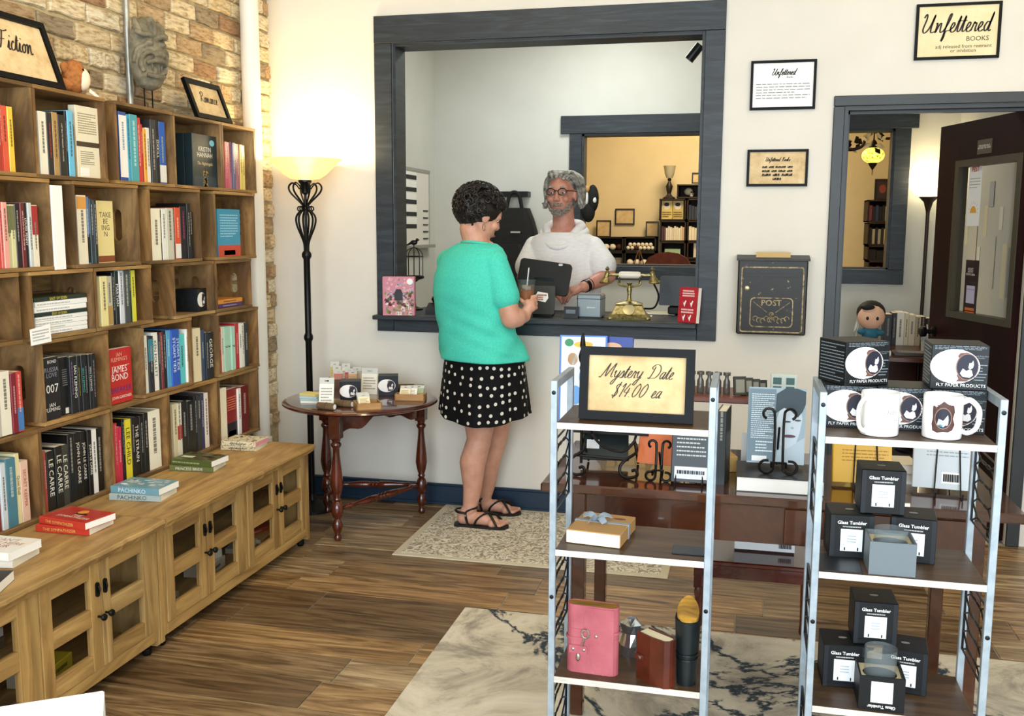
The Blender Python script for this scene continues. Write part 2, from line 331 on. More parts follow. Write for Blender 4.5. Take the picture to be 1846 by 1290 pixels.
box('counter_top',(OX0+.001,4.906,1.005),(OX1-.001,5.42,CT),m_slateh,w1,.001); box('counter_lip',(-1.912,4.815,1.012),(OX1-.001,4.9065,CT),m_slateh,w1,.004)
for a,bb in(((OX0,D,CT),(OX0+.016,DT+.012,OZ1)),((OX1-.016,D,CT),(OX1,DT+.012,OZ1)),((OX0+.016,D,OZ1-.016),(OX1-.016,DT+.012,OZ1))): box('liner_board',a,bb,m_slate,w1,.001)
d1=struct(MB().bbox((.382,4.911,DZ1),(1.32,D,2.121),.003).obj('door_1',m_trim))
box('door_jamb',(.382,4.911,0),(DX0,D,DZ1-.001),m_trim,d1,.003); box('door_jamb',(DX1,4.911,0),(1.32,D,DZ1-.001),m_trim,d1,.003)
box('door_liner',(DX0,D,0),(DX0+.018,DT,DZ1-.018),m_trim,d1); box('door_liner',(DX0,D,DZ1-.018),(DX1,DT,DZ1),m_trim,d1)
box('door_stop',(DX0+.018,D+.05,0),(DX0+.03,D+.075,DZ1-.018),m_trim,d1); box('door_stop',(DX0+.018,D+.05,DZ1-.032),(DX1,D+.075,DZ1-.018),m_trim,d1)
bs=struct(MB().bbox((LW,4.912,0),(.381,D,.105),.002).obj('baseboard_back',m_base)); MB().bbox((LW,4.906,.105),(.381,D,.118),.004).obj('base_cap',m_base,bs); MB().bbox((LW,4.903,0),(.381,4.912,.018),.003).obj('shoe_molding',m_base,bs)
# left brick wall
wl=struct(box('wall_left',(LW-.16,-1.38,0),(LW-.014,D,3.3),m_mortar))
rb=random.Random(11); bm=[]
for k in range(10):
    mbk=MB().bbox((-.03,-.5,-.5),(0,.5,.5),.004); mbk.v=[]; mbk.f=[]
    j=lambda s:rb.uniform(-s,s); n=6; rings=[]
    per=[(-.5,-.5),(-.17,-.5),(.17,-.5),(.5,-.5),(.5,0),(.5,.5),(.17,.5),(-.17,.5),(-.5,.5),(-.5,0)]
    o1=[(a+(j(.02)),c+j(.05)) for a,c in per]
    r0=[(-.03,a,c) for a,c in o1]; r1=[(-.006+j(.002),a*.995,c*.985) for a,c in o1]; r2=[(j(.0025),a*.94,c*.84) for a,c in o1]
    mbk.loft([r0,r1,r2]); me=bpy.data.meshes.new('brick'); me.from_pydata(mbk.v,[],mbk.f); me.materials.append(m_brick); me.update(); bm.append(me)
z=.40; cr_=0; CH=.0815
while z<2.86:
    ya=2.35 if z>1.86 else 4.28
    y=ya-rb.uniform(0,.1)-(.105 if cr_%2 else 0)
    hdr=(cr_%6==3)
    while y<D-.03:
        l=(.1 if hdr else .205)*rb.uniform(.95,1.05); y2=min(y+l,D-.004)
        o=bpy.data.objects.new('brick',rb.choice(bm)); COL.objects.link(o); o.parent=wl
        o.location=(LW+rb.uniform(-.006,.004),(y+y2)/2,z+CH/2+rb.uniform(-.002,.002)); o.scale=(1,y2-y-.011,CH-.012); o.rotation_euler=(rb.uniform(-.012,.012),0,0)
        y=y2
    z+=CH; cr_+=1
m_pvc=mat('ece8de',.4); m_galv=nmat('galvanised',[(.3,'8d8d86'),(.7,'b9b8ae')],(20,20,20),4,.4,metal=.7)
pp=sm(MB().lathe([(.046,.02),(.046,3.29)],28,(LW+.055,4.6,0)).obj('drain_pipe',m_pvc)); tag(pp,'thick white vertical drain pipe in front of brick wall near corner','pipe')
sm(MB().lathe([(.055,0),(.055,.09)],28,(LW+.055,4.6,.3)).obj('pipe_coupling',m_pvc,pp))
pp=sm(MB().lathe([(.013,1.96),(.013,3.29)],14,(LW+.018,3.64,0)).obj('conduit',m_galv)); tag(pp,'thin galvanised metal conduit rising up brick wall beside stone mask','conduit')
# office behind the window
struct(MB().box((-2.42,DT,0),(-2.3,7.1,3.3)).obj('wall_office_left',m_wall2)); struct(MB().box((1.36,DT,0),(1.48,7.1,3.3)).obj('wall_office_right',m_wall2))
QX0,QX1,QZ0,QZ1=-1.178,.955,1.226,2.173
b=MB().box((-2.42,7.1,0),(QX0,7.22,3.3)).box((QX0,7.1,0),(QX1,7.22,QZ0)).box((QX0,7.1,QZ1),(QX1,7.22,3.3)).box((QX1,7.1,0),(1.48,7.22,3.3)); struct(b.obj('wall_office_back',m_wall2))
w2=struct(MB().bbox((-1.333,7.075,QZ1),(1.10,7.1,2.30),.002).obj('window_2',m_slateh))
for a,bb in(((-1.268,7.077,QZ0),(QX0,7.1,QZ1-.001)),((QX1,7.077,QZ0),(1.055,7.1,QZ1-.001))): box('jamb_board',a,bb,m_slate,w2,.002)
box('sill_board',(-1.268,7.07,1.127),(1.055,7.1,QZ0-.001),m_slateh,w2,.002)
for a,bb in(((QX0,7.1,QZ0),(QX0+.015,7.23,QZ1)),((QX1-.015,7.1,QZ0),(QX1,7.23,QZ1)),((QX0,7.1,QZ1-.015),(QX1,7.23,QZ1)),((QX0,7.1,QZ0),(QX1,7.23,QZ0+.012))): box('liner_board',a,bb,m_slate,w2)
# back room
struct(MB().box((-3.2,9.8,0),(2.6,9.9,3.3)).obj('wall_room_back',m_wall3)); struct(MB().box((-3.2,7.22,0),(-3.08,9.8,3.3)).obj('wall_room_left',m_wall3)); struct(MB().box((2.48,7.22,0),(2.6,9.8,3.3)).obj('wall_room_right',m_wall3))
struct(MB().box((-3.08,7.22,0),(-2.42,7.3,3.3)).box((1.48,7.22,0),(2.48,7.3,3.3)).obj('wall_room_front',m_wall3))
# rugs
m_rug1=nmat('ornate_rug',[(.36,'857b6c'),(.46,'a89d8a'),(.52,'ddd4c0'),(.7,'ece4d2')],(17,17,1),3,.95,bump=.3,dist=4.5)
m_rug1b=mat('cdc2a8',.95)
rg=MB().bbox((-.63,-.42,0),(.63,.42,.006),.002).obj('area_rug',m_rug1b); rg.location=(-.905,4.488,0); tag(rg,'beige ornate patterned rug under the woman by the service window','rug')
box('patterned_field',(-.595,-.385,.006),(.595,.385,.0075),m_rug1,rg)
m_rug2=nmat('marbled_rug',[(.28,'6d6a66'),(.42,'a59a88'),(.52,'cbbfa8'),(.62,'d8cdb8'),(.78,'a8a29a')],(2.2,2.2,1),8,.95,bump=.25,dist=1.6,rough_n=.68)
def vein(m):
    t=m.node_tree; N=t.nodes; L=t.links; b=N['Principled BSDF']; src=b.inputs['Base Color'].links[0].from_socket
    tc=N.new('ShaderNodeTexCoord'); nz=N.new('ShaderNodeTexNoise'); nz.inputs['Scale'].default_value=1.25; nz.inputs['Detail'].default_value=9; nz.inputs['Roughness'].default_value=.62; nz.inputs['Distortion'].default_value=.8; L.new(tc.outputs['Object'],nz.inputs['Vector'])
    a=N.new('ShaderNodeMath'); a.operation='SUBTRACT'; a.inputs[1].default_value=.5; L.new(nz.outputs['Fac'],a.inputs[0]); c=N.new('ShaderNodeMath'); c.operation='ABSOLUTE'; L.new(a.outputs[0],c.inputs[0])
    q=N.new('ShaderNodeMapRange'); q.inputs[1].default_value=.006; q.inputs[2].default_value=.022; q.inputs[3].default_value=1; q.inputs[4].default_value=0; L.new(c.outputs[0],q.inputs[0])
    mx=N.new('ShaderNodeMix'); mx.data_type='RGBA'; L.new(q.outputs[0],mx.inputs[0]); L.new(src,mx.inputs[6]); mx.inputs[7].default_value=rgb('2a3640'); L.new(mx.outputs[2],b.inputs['Base Color'])
vein(m_rug2)
rg=MB().bbox((-1.15,-1.05,0),(1.15,1.05,.009),.003).obj('area_rug',m_rug2); rg.location=(.12,2.49,0); tag(rg,'grey and cream marbled rug with navy veins in the foreground','rug')
# ================================================================== crates, books, cabinets (left wall)
CF=-2.33; CB=LW+.006; ZR=[(1.658,1.967),(1.345,1.657),(1.108,1.344),(.809,1.107),(.487,.808)]; CABZ=.485
m_crate=nmat('crate_wood',[(.25,'432f18'),(.45,'735632'),(.58,'957447'),(.78,'b89a68')],(7,7,2.2),7,.62,bump=.12,dist=1.6,objrand=1,rand_cols=['ffffff','d9cfc0','fff0d8'])
m_crateh=nmat('crate_wood_h',[(.25,'4c361c'),(.45,'7f6239'),(.58,'a2824f'),(.78,'c4a672')],(9,1.4,9),7,.62,bump=.12,dist=1.6,objrand=1,rand_cols=['ffffff','d9cfc0','fff0d8'])
def stadium(rx,ry,n=16):
    p=[]
    for i in range(n):
        a=2*math.pi*(i+.5)/n; c,s=math.cos(a),math.sin(a); p.append((rx*c,(ry-rx)*(1 if s>0 else -1)+rx*s))
    return p
def rect_n(w,h,n=16):
    p=[]
    for i in range(n):
        a=2*math.pi*(i+.5)/n; c,s=math.cos(a),math.sin(a); k=max(abs(c)/(w/2),abs(s)/(h/2)); x,y=c/k,s/k; p.append((x,y))
    # snap the nearest points to corners
    for cx,cy in((w/2,h/2),(-w/2,h/2),(-w/2,-h/2),(w/2,-h/2)):
        i=min(range(n),key=lambda q:(p[q][0]-cx)**2+(p[q][1]-cy)**2); p[i]=(cx,cy)
    return p
def crate(row,px0,px1,label,z0=None,z1=None,bot=True):
    zb,zt=ZR[row]; zb=z0 or zb; zt=z1 or zt; py=640
    ym=EYE
    # pixel rows for the crate's mid height
    def yAt(px):
        lo,hi=0,1290
        for _ in range(30):
            mid=(lo+hi)/2
            if onX(px,mid,CF).z>(zb+zt)/2: lo=mid
            else: hi=mid
        return onX(px,lo,CF).y
    y0,y1=yAt(px0),yAt(px1); T=.013
    t=thing('wooden_crate',label,'crate',((CF+CB)/2,(y0+y1)/2,zb),0,'stacked wooden crates'); hw=(y1-y0)/2; dx=(CF-CB)/2; h=zt-zb-.001
    for s in(-1,1):
        MB().ringp(rect_n(2*dx-.004,h-2*T),stadium(.019,.062 if h>.27 else .048),T,(-.001,s*hw-(T if s>0 else 0),h/2),X3,Z3,Y3).obj('end_panel',m_crate,t)
    box('base_board',(-dx,-hw,0),(dx,hw,T),m_crateh,t,.001); box('top_board',(-dx,-hw,h-T),(dx,hw,h),m_crateh,t,.001)
    n=3
    for i in range(n):
        a=T+(h-2*T)*i/n+.002; c=T+(h-2*T)*(i+1)/n-.002; box('back_slat',(-dx,-hw+T,a),(-dx+.006,hw-T,c),m_crateh,t)
    CRY.append((row,y0,y1)); return y0,y1
CRY=[]
def clampy(row,a,c,g=.0142):
    for r,y0,y1 in CRY:
        if r==row and y0<(a+c)/2<y1: return max(a,y0+g),min(c,y1-g)
    return a,c
CR=[(0,-70,62,'top row crate at left frame edge under the cursive fiction sign'),(0,63,193,'top row crate holding a face-out parchment coloured book'),(0,210,314,'top row crate under the stone mask with blue and red spines'),(0,315,401,'top row crate holding the dark face-out tower cover'),(0,402,462,'top row end crate of pink and yellow slim volumes'),
(1,-60,94,'second row crate at left edge packed with cream and red spines'),(1,135,252,'second row crate with a leaning pale yellow book'),(1,270,363,'second row crate of white and black mixed paperbacks'),(1,388,461,'second row end crate holding a sky blue face-out book'),
(2,-80,38,'empty third row crate at the left frame edge'),(2,56,171,'third row crate holding a pile of flat white books'),(2,173,275,'third row crate of upright grey, black and yellow spines'),(2,314,387,'third row crate holding a boxed mug'),(2,390,454,'third row end crate with an orange book lying flat'),
(3,77,199,'fourth row crate packed with a matching set of black spy novels'),(3,259,348,'fourth row crate of blue and white thrillers'),(3,395,467,'fourth row end crate with mint green spines'),
(4,-70,74,'bottom row crate at left edge with teal and peach spines'),(4,75,202,'bottom row crate of black thrillers behind the red book pile'),(4,203,305,'bottom row crate behind the teal book pile'),(4,306,394,'bottom row crate behind the green book pile'),(4,396,468,'bottom row end crate holding a red and black face-out book')]
for r,a,c,l in CR: crate(r,a,c,l)
m_page=nmat('page_edges',[(.3,'ddd2b8'),(.7,'efe6d0')],(2,2,160),2,.9); m_pagew=mat('f4efe4',.9)
LUM=lambda h:(int(h[0:2],16)*.3+int(h[2:4],16)*.6+int(h[4:6],16)*.1)
CN=[('f0ece0','white'),('e0d4a8','cream'),('101010','black'),('303030','charcoal'),('808080','grey'),('c02828','red'),('d86030','orange'),('e0c838','yellow'),('6a2020','maroon'),('2a50b0','blue'),('60b0d0','light blue'),('3a9098','teal'),('a8d0b8','mint green'),('c06878','pink'),('38385a','navy'),('b08a50','tan'),('707048','olive'),('e0b8a0','peach'),('183828','dark green'),('6a4a80','purple'),('503828','brown')]
def cname(h): 
    q=lambda a:[int(a[i:i+2],16) for i in(0,2,4)]; c=q(h); return min(CN,key=lambda k:sum((x-y)**2 for x,y in zip(c,q(k[0]))))[1]
def book(h,d,t,col,label,text=None,tcol=None,band=None,page=None,hard=False,name='book',group=None,rough=.38,strip=True):
    """local: spine on x=0 facing +x, pages toward -x, thickness along y, height z"""
    cv=.0022 if hard else .0012; b=MB(); m=mat(col,rough)
    n=4; sp=[(0,-t/2),(0,t/2)]
    b.prism([(-d,-t/2),(-.002,-t/2),(0,-t/2+.0015),(0,t/2-.0015),(-.002,t/2),(-d,t/2),(-d,t/2-cv),(-.004,t/2-cv),(-.004,-t/2+cv),(-d,-t/2+cv)],h,(0,0,0),X3,Y3,Z3)
    o=b.obj(name,m); tag(o,label,'book',group)
    e=.003 if hard else .0004
    box('pages',(-d+(e if hard else .0005),-t/2+cv,e),(-.004,t/2-cv,h-e),page or m_page,o)
    if band: box('spine_band',(-.001,-t/2+.0003,h*band[0]),(.0004,t/2-.0003,h*band[1]),mat(band[2],rough),o)
    tm=mat(tcol or ('e8e2d0' if LUM(col)<120 else '2a2622'),.5)
    if text: txt(text,o,(.0005,0,h*.55),-Z3,Y3,h*.62,t*.62,tm,'spine_lettering')
    elif strip and t>.009:
        A_,B_=[[int(q[i:i+2],16) for i in(0,2,4)] for q in(col,tcol or ('e8e2d0' if LUM(col)<120 else '2a2622'))]; mx=''.join('%02x'%int(a*.45+b*.55) for a,b in zip(A_,B_))
        bars(o,(.0003,0,h*(.5+.2*((h*977)%1))),-Z3,Y3,h*(.4+.3*((t*7919)%1)),t*.3,1,mat(mx,.5),'spine_print',seed=int(h*1e5)%97,fill=.8)
    return o
BK=[]
def shelf(row,org,sc,where,lst,dx=.018,zb=None,d=None,kind='paperback'):
    """lst of (zx0,zx1,ztop,colour[,text,tcol,band]) in zoom pixels; spines stand on the row's base"""
    z0=(zb if zb is not None else ZR[row][0]+.0135); XS=CF-dx; r=random.Random(len(BK)+row); k=0; prev=-9
    for e in lst:
        k+=1; x0,x1=org[0]+e[0]/sc,org[0]+e[1]/sc; top=org[1]+e[2]/sc
        pt=onX((x0+x1)/2,top,XS); h=max(.14,min(pt.z-z0,ZR[row][1]-.017-z0)) if zb is None else pt.z-z0
        py=top+40; y0=max(onX(x0,py,XS).y,prev+.0006); y1=max(onX(x1,py,XS).y-.0004,y0+.006)
        if zb is None:
            q0,q1=clampy(row,y0,y1); y0=max(q0,prev+.0006); y1=max(q1,y0+.004)
        prev=y1
        dd=d or min(.15,h*.66); dd=min(dd,XS-CB-.012)
        lab=f"{cname(e[3])} {kind}, {ORD[min(k,12)]} spine from left in {where}"
        o=book(h,dd,y1-y0,e[3],lab,e[4] if len(e)>4 else None,e[5] if len(e)>5 else None,e[6] if len(e)>6 else None,hard=(h>.225),group='books standing in crates')
        o.location=(XS+r.uniform(-.004,.004),(y0+y1)/2,z0); BK.append(o)
S1=((0,0),3.79);S2=((190,0),3.794);S3=((0,310),4.03);S4=((190,310),4.03);S5=((0,590),3.486);S6=((190,560),4.3)
shelf(0,*S1,'top row crate at frame edge',[(-60,-25,715,'2a2a2a'),(-25,0,715,'a83a28'),(0,15,705,'c8402a'),(15,55,722,'d8583a'),(55,92,730,'e8c040')])
shelf(0,*S1,'crate with parchment face-out book',[(265,318,762,'ece4cc'),(318,357,770,'2a2622',None,'d03020'),(357,394,768,'b08a50'),(394,443,785,'2c2620','LAST BUS TO WISDOM  IVAN DOIG'),(443,457,760,'101010'),(458,496,757,'6ab8d8'),(500,523,865,'8a7a50')])
shelf(0,*S2,'crate under stone mask',[(95,146,765,'2a4f9a',None,None,(.05,.95,'f0ece4')),(146,168,785,'3a9ab8'),(168,220,785,'4aa0a8',None,'e8f0f0'),(220,248,805,'c83a30',None,'f0e8d8'),(248,264,850,'b83028'),(264,285,880,'e0a030'),(285,308,875,'e8e0d0'),(308,340,820,'303030'),(340,366,825,'1a1a1a','SIXKILL'),(366,410,835,'3060b8',None,'e0c860',(.02,.3,'e8e4da'))])
shelf(0,*S2,'end crate of slim pink books',[(815,833,970,'c05060'),(833,852,972,'c86070'),(852,868,975,'b87080'),(868,886,978,'606080'),(886,903,982,'b86878'),(903,922,986,'a06070'),(922,938,990,'d8c060'),(938,956,995,'e0cc70')],d=.12)
shelf(1,*S3,'second row crate at left edge',[(-60,-30,220,'e0d8c8'),(-30,0,220,'c84838'),(0,18,215,'d86858'),(18,55,218,'e8a090'),(55,85,235,'c8c090',None,None,(.55,.98,'707048')),(85,118,235,'d8d098',None,None,(.6,.98,'707048')),(118,150,232,'2a2020'),(150,180,225,'6a2420'),(180,205,225,'14181a','LOUISE PENNY'),(205,232,223,'c8c8c0'),(232,275,240,'e8dcc0',None,None,(.52,.99,'a83030'))])
shelf(1,*S3,'crate with leaning yellow book',[(562,628,168,'e8dcc0',None,None,(.8,.98,'d89848')),(628,657,180,'5a7aa8',None,None,(.02,.45,'1a1a1c')),(657,686,195,'303840'),(688,710,205,'2a2a28',None,'f0f0e8')])
shelf(1,*S4,'second row crate of mixed paperbacks',[(332,398,265,'efe6cc'),(398,412,275,'403830'),(412,443,268,'e8e4d8'),(443,492,262,'c8c4b0'),(492,508,265,'504840'),(508,545,258,'d8502a',None,'f0ece0',(.02,.3,'e8e4d8')),(545,590,250,'1c1418',None,'d04080'),(590,615,228,'181818'),(615,645,290,'1a1a1c')])
shelf(2,*S3,'third row crate of upright books',[(727,778,755,'e8d898'),(778,817,755,'c0b8a0',None,None,(.02,.4,'b08a50')),(817,838,730,'101010'),(838,865,720,'1c1a1a','MARTIAN'),(865,897,712,'d0d0d4'),(897,938,712,'4a4a48'),(938,957,715,'14382a'),(957,990,712,'d8d040')],d=.12)
shelf(3,*S5,'loose group left of black spy novels',[(-50,0,275,'b8b0a0'),(0,68,275,'e8e0c8'),(68,103,285,'7a1a28'),(103,142,275,'c8403a',None,None,(.02,.4,'4878b0'))],zb=.811)
shelf(3,*S5,'set of black spy novels',[(440,465,185,'1a1a1c',None,'b080c0'),(465,492,180,'161618','IAN FLEMING','e8e8e0'),(492,513,178,'1a1a1c',None,'d0c040'),(513,533,172,'161618','IAN FLEMING','40b0a0'),(533,555,170,'1a1a1c',None,'c8c8c0'),(555,575,168,'161618','IAN FLEMING','c8c8c0'),(575,602,165,'1a1a1c',None,'c0a0a0')])
shelf(3,*S6,'crate of blue and white thrillers',[(300,330,190,'e8e4d8'),(330,370,195,'2a2a30',None,None,(.55,.95,'3a8090')),(370,413,168,'f0ece0','KEN FOLLETT','101010'),(413,432,185,'303030'),(432,450,165,'7a2a2a'),(450,478,155,'1c1c20'),(478,510,150,'5aa0c8',None,'f0f0f0'),(510,548,145,'2a58b8','STORM TIDE','e8f0f8'),(548,577,140,'2a58b8','STORM TIDE','e8f0f8'),(578,622,178,'5ac8c8'),(625,662,140,'f0ece4')])
shelf(3,*S6,'loose row right of blue thrillers',[(688,745,135,'e8d8b0'),(745,775,145,'384860'),(775,800,165,'20242c'),(800,838,165,'18181a','GEORGE')],zb=.811)
shelf(3,*S6,'fourth row end crate',[(888,905,130,'b03028'),(905,922,125,'e0d8c0'),(922,948,122,'a8d0b8','7','101010'),(948,975,120,'a8d0b8','7','101010'),(975,1003,118,'a8d0b8','7','101010'),(1003,1033,95,'b82028'),(1033,1058,95,'f0ece0'),(1058,1078,95,'e8e4d8'),(1078,1105,90,'202020')])
shelf(4,*S5,'bottom row crate at left edge',[(-60,-30,850,'a89878'),(-30,0,850,'802818'),(0,35,850,'c8d0d0'),(35,98,820,'4a7a88'),(98,127,790,'e0d4a0','Quiet Dell','2a2622'),(128,180,835,'e0b8a0','SECRET KEEPER','a84838')])
shelf(4,*S5,'bottom row crate of black thrillers',[(280,297,775,'a84838'),(297,345,775,'161412','LE CARRE'),(345,390,745,'161412','LE CARRE'),(390,430,735,'383830','LE CARRE'),(430,470,670,'0c0c0c'),(470,515,660,'14100e','JOHN LE CARRE'),(515,548,650,'12100e','JOHN LE CARRE'),(548,575,645,'14100e','JOHN LE CARRE'),(575,608,640,'e8e4dc'),(608,650,630,'14100e')])
shelf(4,*S6,'crate behind teal book pile',[(75,100,870,'c83040'),(100,135,900,'c82848'),(135,155,840,'101010'),(155,208,840,'e0d030','LEE CHILD','2a2622'),(208,232,825,'1a1a1a'),(232,270,820,'1c1414','THE STRAIN'),(270,300,815,'141414'),(300,335,790,'181818'),(335,430,770,'f0e8d0')])
shelf(4,*S6,'crate behind green book pile',[(528,560,720,'d8c8a0'),(560,593,715,'e0d8c0',None,None,(.35,.6,'b03028')),(593,637,695,'1c1a18'),(637,692,695,'181414'),(692,715,655,'101010'),(715,745,650,'303030'),(745,772,640,'38385a'),(772,805,635,'e8d8cc')])
shelf(4,*S6,'bottom row end crate',[(1030,1055,600,'f0ece4'),(1055,1115,580,'6a1818')])
# face-out books: cover looks toward +x
def faceout(z0,px0,px1,py0,py1,col,label,X=CF-.025,t=.022,tilt=0,back=0,hard=False,lean=0,cat='book'):
    XF=X+back; a=onX(px0,(py0+py1)/2,XF); c=onX(px1,(py0+py1)/2,XF); top=onX((px0+px1)/2,py0,XF).z; rw=[i for i in range(5) if abs(ZR[i][0]+.0135-z0)<.002]
    if rw: a.y,c.y=clampy(rw[0],a.y,c.y,.0145+abs(tilt)*.23)
    w=c.y-a.y; h=top-z0
    o=book(h,w,t,col,label,hard=hard,strip=False,group='face-out books in crates')
    # rotate so that front (+y side) faces +x : local +y -> world +x, local x(spine) -> world -y
    orient(o,(X-t/2,a.y,z0),(0,-1,0),(lean,tilt,1)); o['w']=w; del o['w']
    return o,w,h,t
FO=lambda o,w,h,t,u,v:V((-w*u,t/2,h*v))   # u from spine edge 0..1, v up
FX,FZ=V((-1,0,0)),V((0,0,1))
def ftxt(B,s,u,v,ww,hh,col,**k): o,w,h,t=B; txt(s,o,FO(*B,u,v),FX,FZ,w*ww,h*hh,mat(col,.5),'cover_lettering',**k)
def fpan(B,u,v,ww,hh,col,name='cover_print'): o,w,h,t=B; return panel(o,FO(*B,u,v),FX,FZ,w*ww,h*hh,mat(col,.45),name,.0002)
B=faceout(ZR[0][0]+.0135,138,190.5,194,316,'e6dcc0','parchment coloured hardback facing out with dark band across cover',hard=True,t=.03); fpan(B,.5,.47,1,.07,'4a3c2a'); bars(B[0],FO(*B,.5,.76),FX,FZ,B[1]*.8,B[2]*.3,9,mat('9a8c70'),'cover_print_lines'); bars(B[0],FO(*B,.45,.28),FX,FZ,B[1]*.6,B[2]*.2,7,mat('9a8c70'),'cover_print_lines',2); fpan(B,.3,.08,.4,.12,'f4f0e6','barcode_label')
for i in range(3):
    B=faceout(ZR[0][0]+.0135,347,397,244,338,'1a2a30',['dark teal face-out book with tower and gold lettering, front copy','second copy behind the dark teal tower book','third copy behind the dark teal tower book'][i],X=CF-.02-.04*i,back=.04*i,t=.038)
    if i==0:
        ftxt(B,'KRISTIN\nHANNAH',.5,.67,.82,.2,'e8e4d8'); ftxt(B,'The Nightingale',.5,.44,.7,.08,'e0c890',shear=.3); disc(B[0],FO(*B,.8,.86),FX,FZ,B[1]*.1,B[2]*.06,mat('80c0d0'),'award_seal'); blobs(B[0],FO(*B,.5,0),FX,FZ,[[(-.012,.001),(.012,.001),(.003,.07),(.001,.16),(-.001,.16),(-.003,.07)]],mat('0c1416'),'tower_print',.0002); fpan(B,.5,.1,.9,.2,'2c3c44')
        g=MB(); rr=random.Random(5); o=FO(*B,.5,0)
        for _ in range(45):
            q=o+FX*rr.uniform(-.02,.02)*1.0+FZ*rr.uniform(.004,.07)+Y3*.0006; g.prism([(-.0025,-.002),(.0025,-.001),(.001,.003)],.0003,q,FX,FZ,Y3)
        stuff(g.obj('gold_leaf_print',mat('c8a050',.4),B[0]))
B=faceout(ZR[1][0]+.0135,176,205,362,475,'ead694','pale yellow cover leaning in second row crate',t=.025,tilt=-.22,X=CF-.05); ftxt(B,'TAKE\nBE\nING\nN',.5,.62,.7,.5,'4a4028'); fpan(B,.5,.06,1,.1,'8a4a28')
B=faceout(ZR[1][0]+.0135,393,433,377,463,'3a92b4','sky blue and red face-out book in second row end crate',t=.03); fpan(B,.5,.12,1,.24,'c84a30'); bars(B[0],FO(*B,.5,.65),FX,FZ,B[1]*.8,B[2]*.5,9,mat('9acadc'),'cover_print_lines',4); fpan(B,.5,.08,.5,.1,'e8e4d8','barcode_label')
B=faceout(ZR[3][0]+.0135,74,107,644,757,'1c1a1e','black spy thriller with white numerals leaning face-out',t=.02,tilt=-.03,X=CF-.014); ftxt(B,'BOND',.6,.93,.6,.05,'e8e4dc'); ftxt(B,'RUSSIA\nLOVE',.55,.76,.9,.2,'8a8a98'); ftxt(B,'007',.55,.5,.8,.2,'e8e4dc'); ftxt(B,'IAN\nFLEMING',.5,.2,.95,.2,'e8e4dc')
B=faceout(ZR[3][0]+.0135,107,127,643,750,'141416','black back cover beside the white numeral spy thriller',X=CF-.03,t=.018); bars(B[0],FO(*B,.6,.65),FX,FZ,B[1]*.6,B[2]*.3,8,mat('6a6a6a'),'cover_print_lines',6); fpan(B,.7,.07,.5,.1,'e8e4d8','barcode_label')
B=faceout(.811,198,238,627,737,'c02a28','bright red spy paperback standing between two fourth row crates',t=.03,X=CF-.03); ftxt(B,"IAN\nFLEMING'S",.45,.85,.8,.16,'e8b090'); ftxt(B,'JAMES\nBOND',.45,.55,.9,.26,'f4f0e8'); ftxt(B,'BREAKER',.5,.25,.95,.1,'3a2a78'); ftxt(B,'JOHN GARDNER',.5,.1,.9,.07,'f4e8d8'); fpan(B,.5,.68,.8,.01,'e8b090')
B=faceout(ZR[4][0]+.0135,407,429,700,780,'8a2018','red and black face-out thriller in bottom row end crate',t=.022); fpan(B,.5,.15,1,.3,'1a1212'); bars(B[0],FO(*B,.5,.7),FX,FZ,B[1]*.7,B[2]*.3,6,mat('d07050'),'cover_print_lines',8); fpan(B,.5,.08,.6,.1,'e8e4d8','barcode_label')
B=faceout(ZR[4][0]+.0135,397,409,699,788,'efe2c4','cream cover beside the red and black thriller',X=CF-.012,t=.012)
B=faceout(1.3455,95.5,115.5,334,488,'f4f2ec','tall plain white slipcase standing between two second row crates',X=CF+.0,t=.13)
# lying books on third row
def lying(x0,x1,py0,py1,X,col,label,d=.13,ang=0,text=None,tcol=None,band=None,hard=False,z=None):
    a=onX(x0,py1,X); c=onX(x1,py1,X); zb=z if z is not None else a.z; t=max(.008,onX((x0+x1)/2,py0,X).z-onX((x0+x1)/2,py1,X).z)
    o=book(c.y-a.y,d,t,col,label,text,tcol,band,hard=hard,group='books lying flat')
    # spine faces +x, head toward +y
    orient(o,(X,a.y,zb+t/2),(1,0,0),(0,1,0)); o.rotation_euler.rotate_axis('Y',0); return o,t
z=ZR[2][0]+.0135; stk=[('f2f0ea',.017),('f0eee8',.015),('f2f0ea',.016),('eeece4',.016),('26302a',.014),('f4f2ec',.019),('f2f0ea',.019),('2a3226',.016)]
nm=['lowest white book in the flat pile','second white book from bottom of flat pile','third white book from bottom of flat pile','fourth white book from bottom of flat pile','lower dark green book inside the flat white pile','sixth book up in the flat white pile','seventh book up in the flat white pile','dark green book on top of the flat white pile']
ya=onX(63,560,CF-.02).y; yb=onX(157,560,CF-.02).y
for i,(c,t) in enumerate(stk):
    o=book(yb-ya,.14,t-.0006,c,nm[i]+' in third row crate','EAST OF EDEN' if c[0]=='2' else None,'e0d040' if c[0]=='2' else '8a8a88',group='books lying flat')
    orient(o,(CF-.02,ya+random.uniform(-.003,.003),z+t/2),(1,0,0),(0,-1,0)); o.location.y=yb+random.uniform(-.003,.003); z+=t
nt=MB().prism([(0,0),(.1,0),(.1,.062),(0,.055)],.0006,(0,0,0),Y3,Z3,X3).obj('note_card',mat('f4f2ec',.8)); tag(nt,'white handwritten note card propped below the flat white pile','note card'); p=onX(56,612,CF+.008); nt.location=(CF+.003,p.y+.004,ZR[2][0]-.012); bars(nt,(.0007,.05,.03),Y3,Z3,.08,.04,4,mat('b0aca4'),'note_lines'); nt.rotation_euler=(.04,0,0)
ya=onX(393,540,CF-.02).y; yb=onX(437,540,CF-.02).y; z=ZR[2][0]+.0135
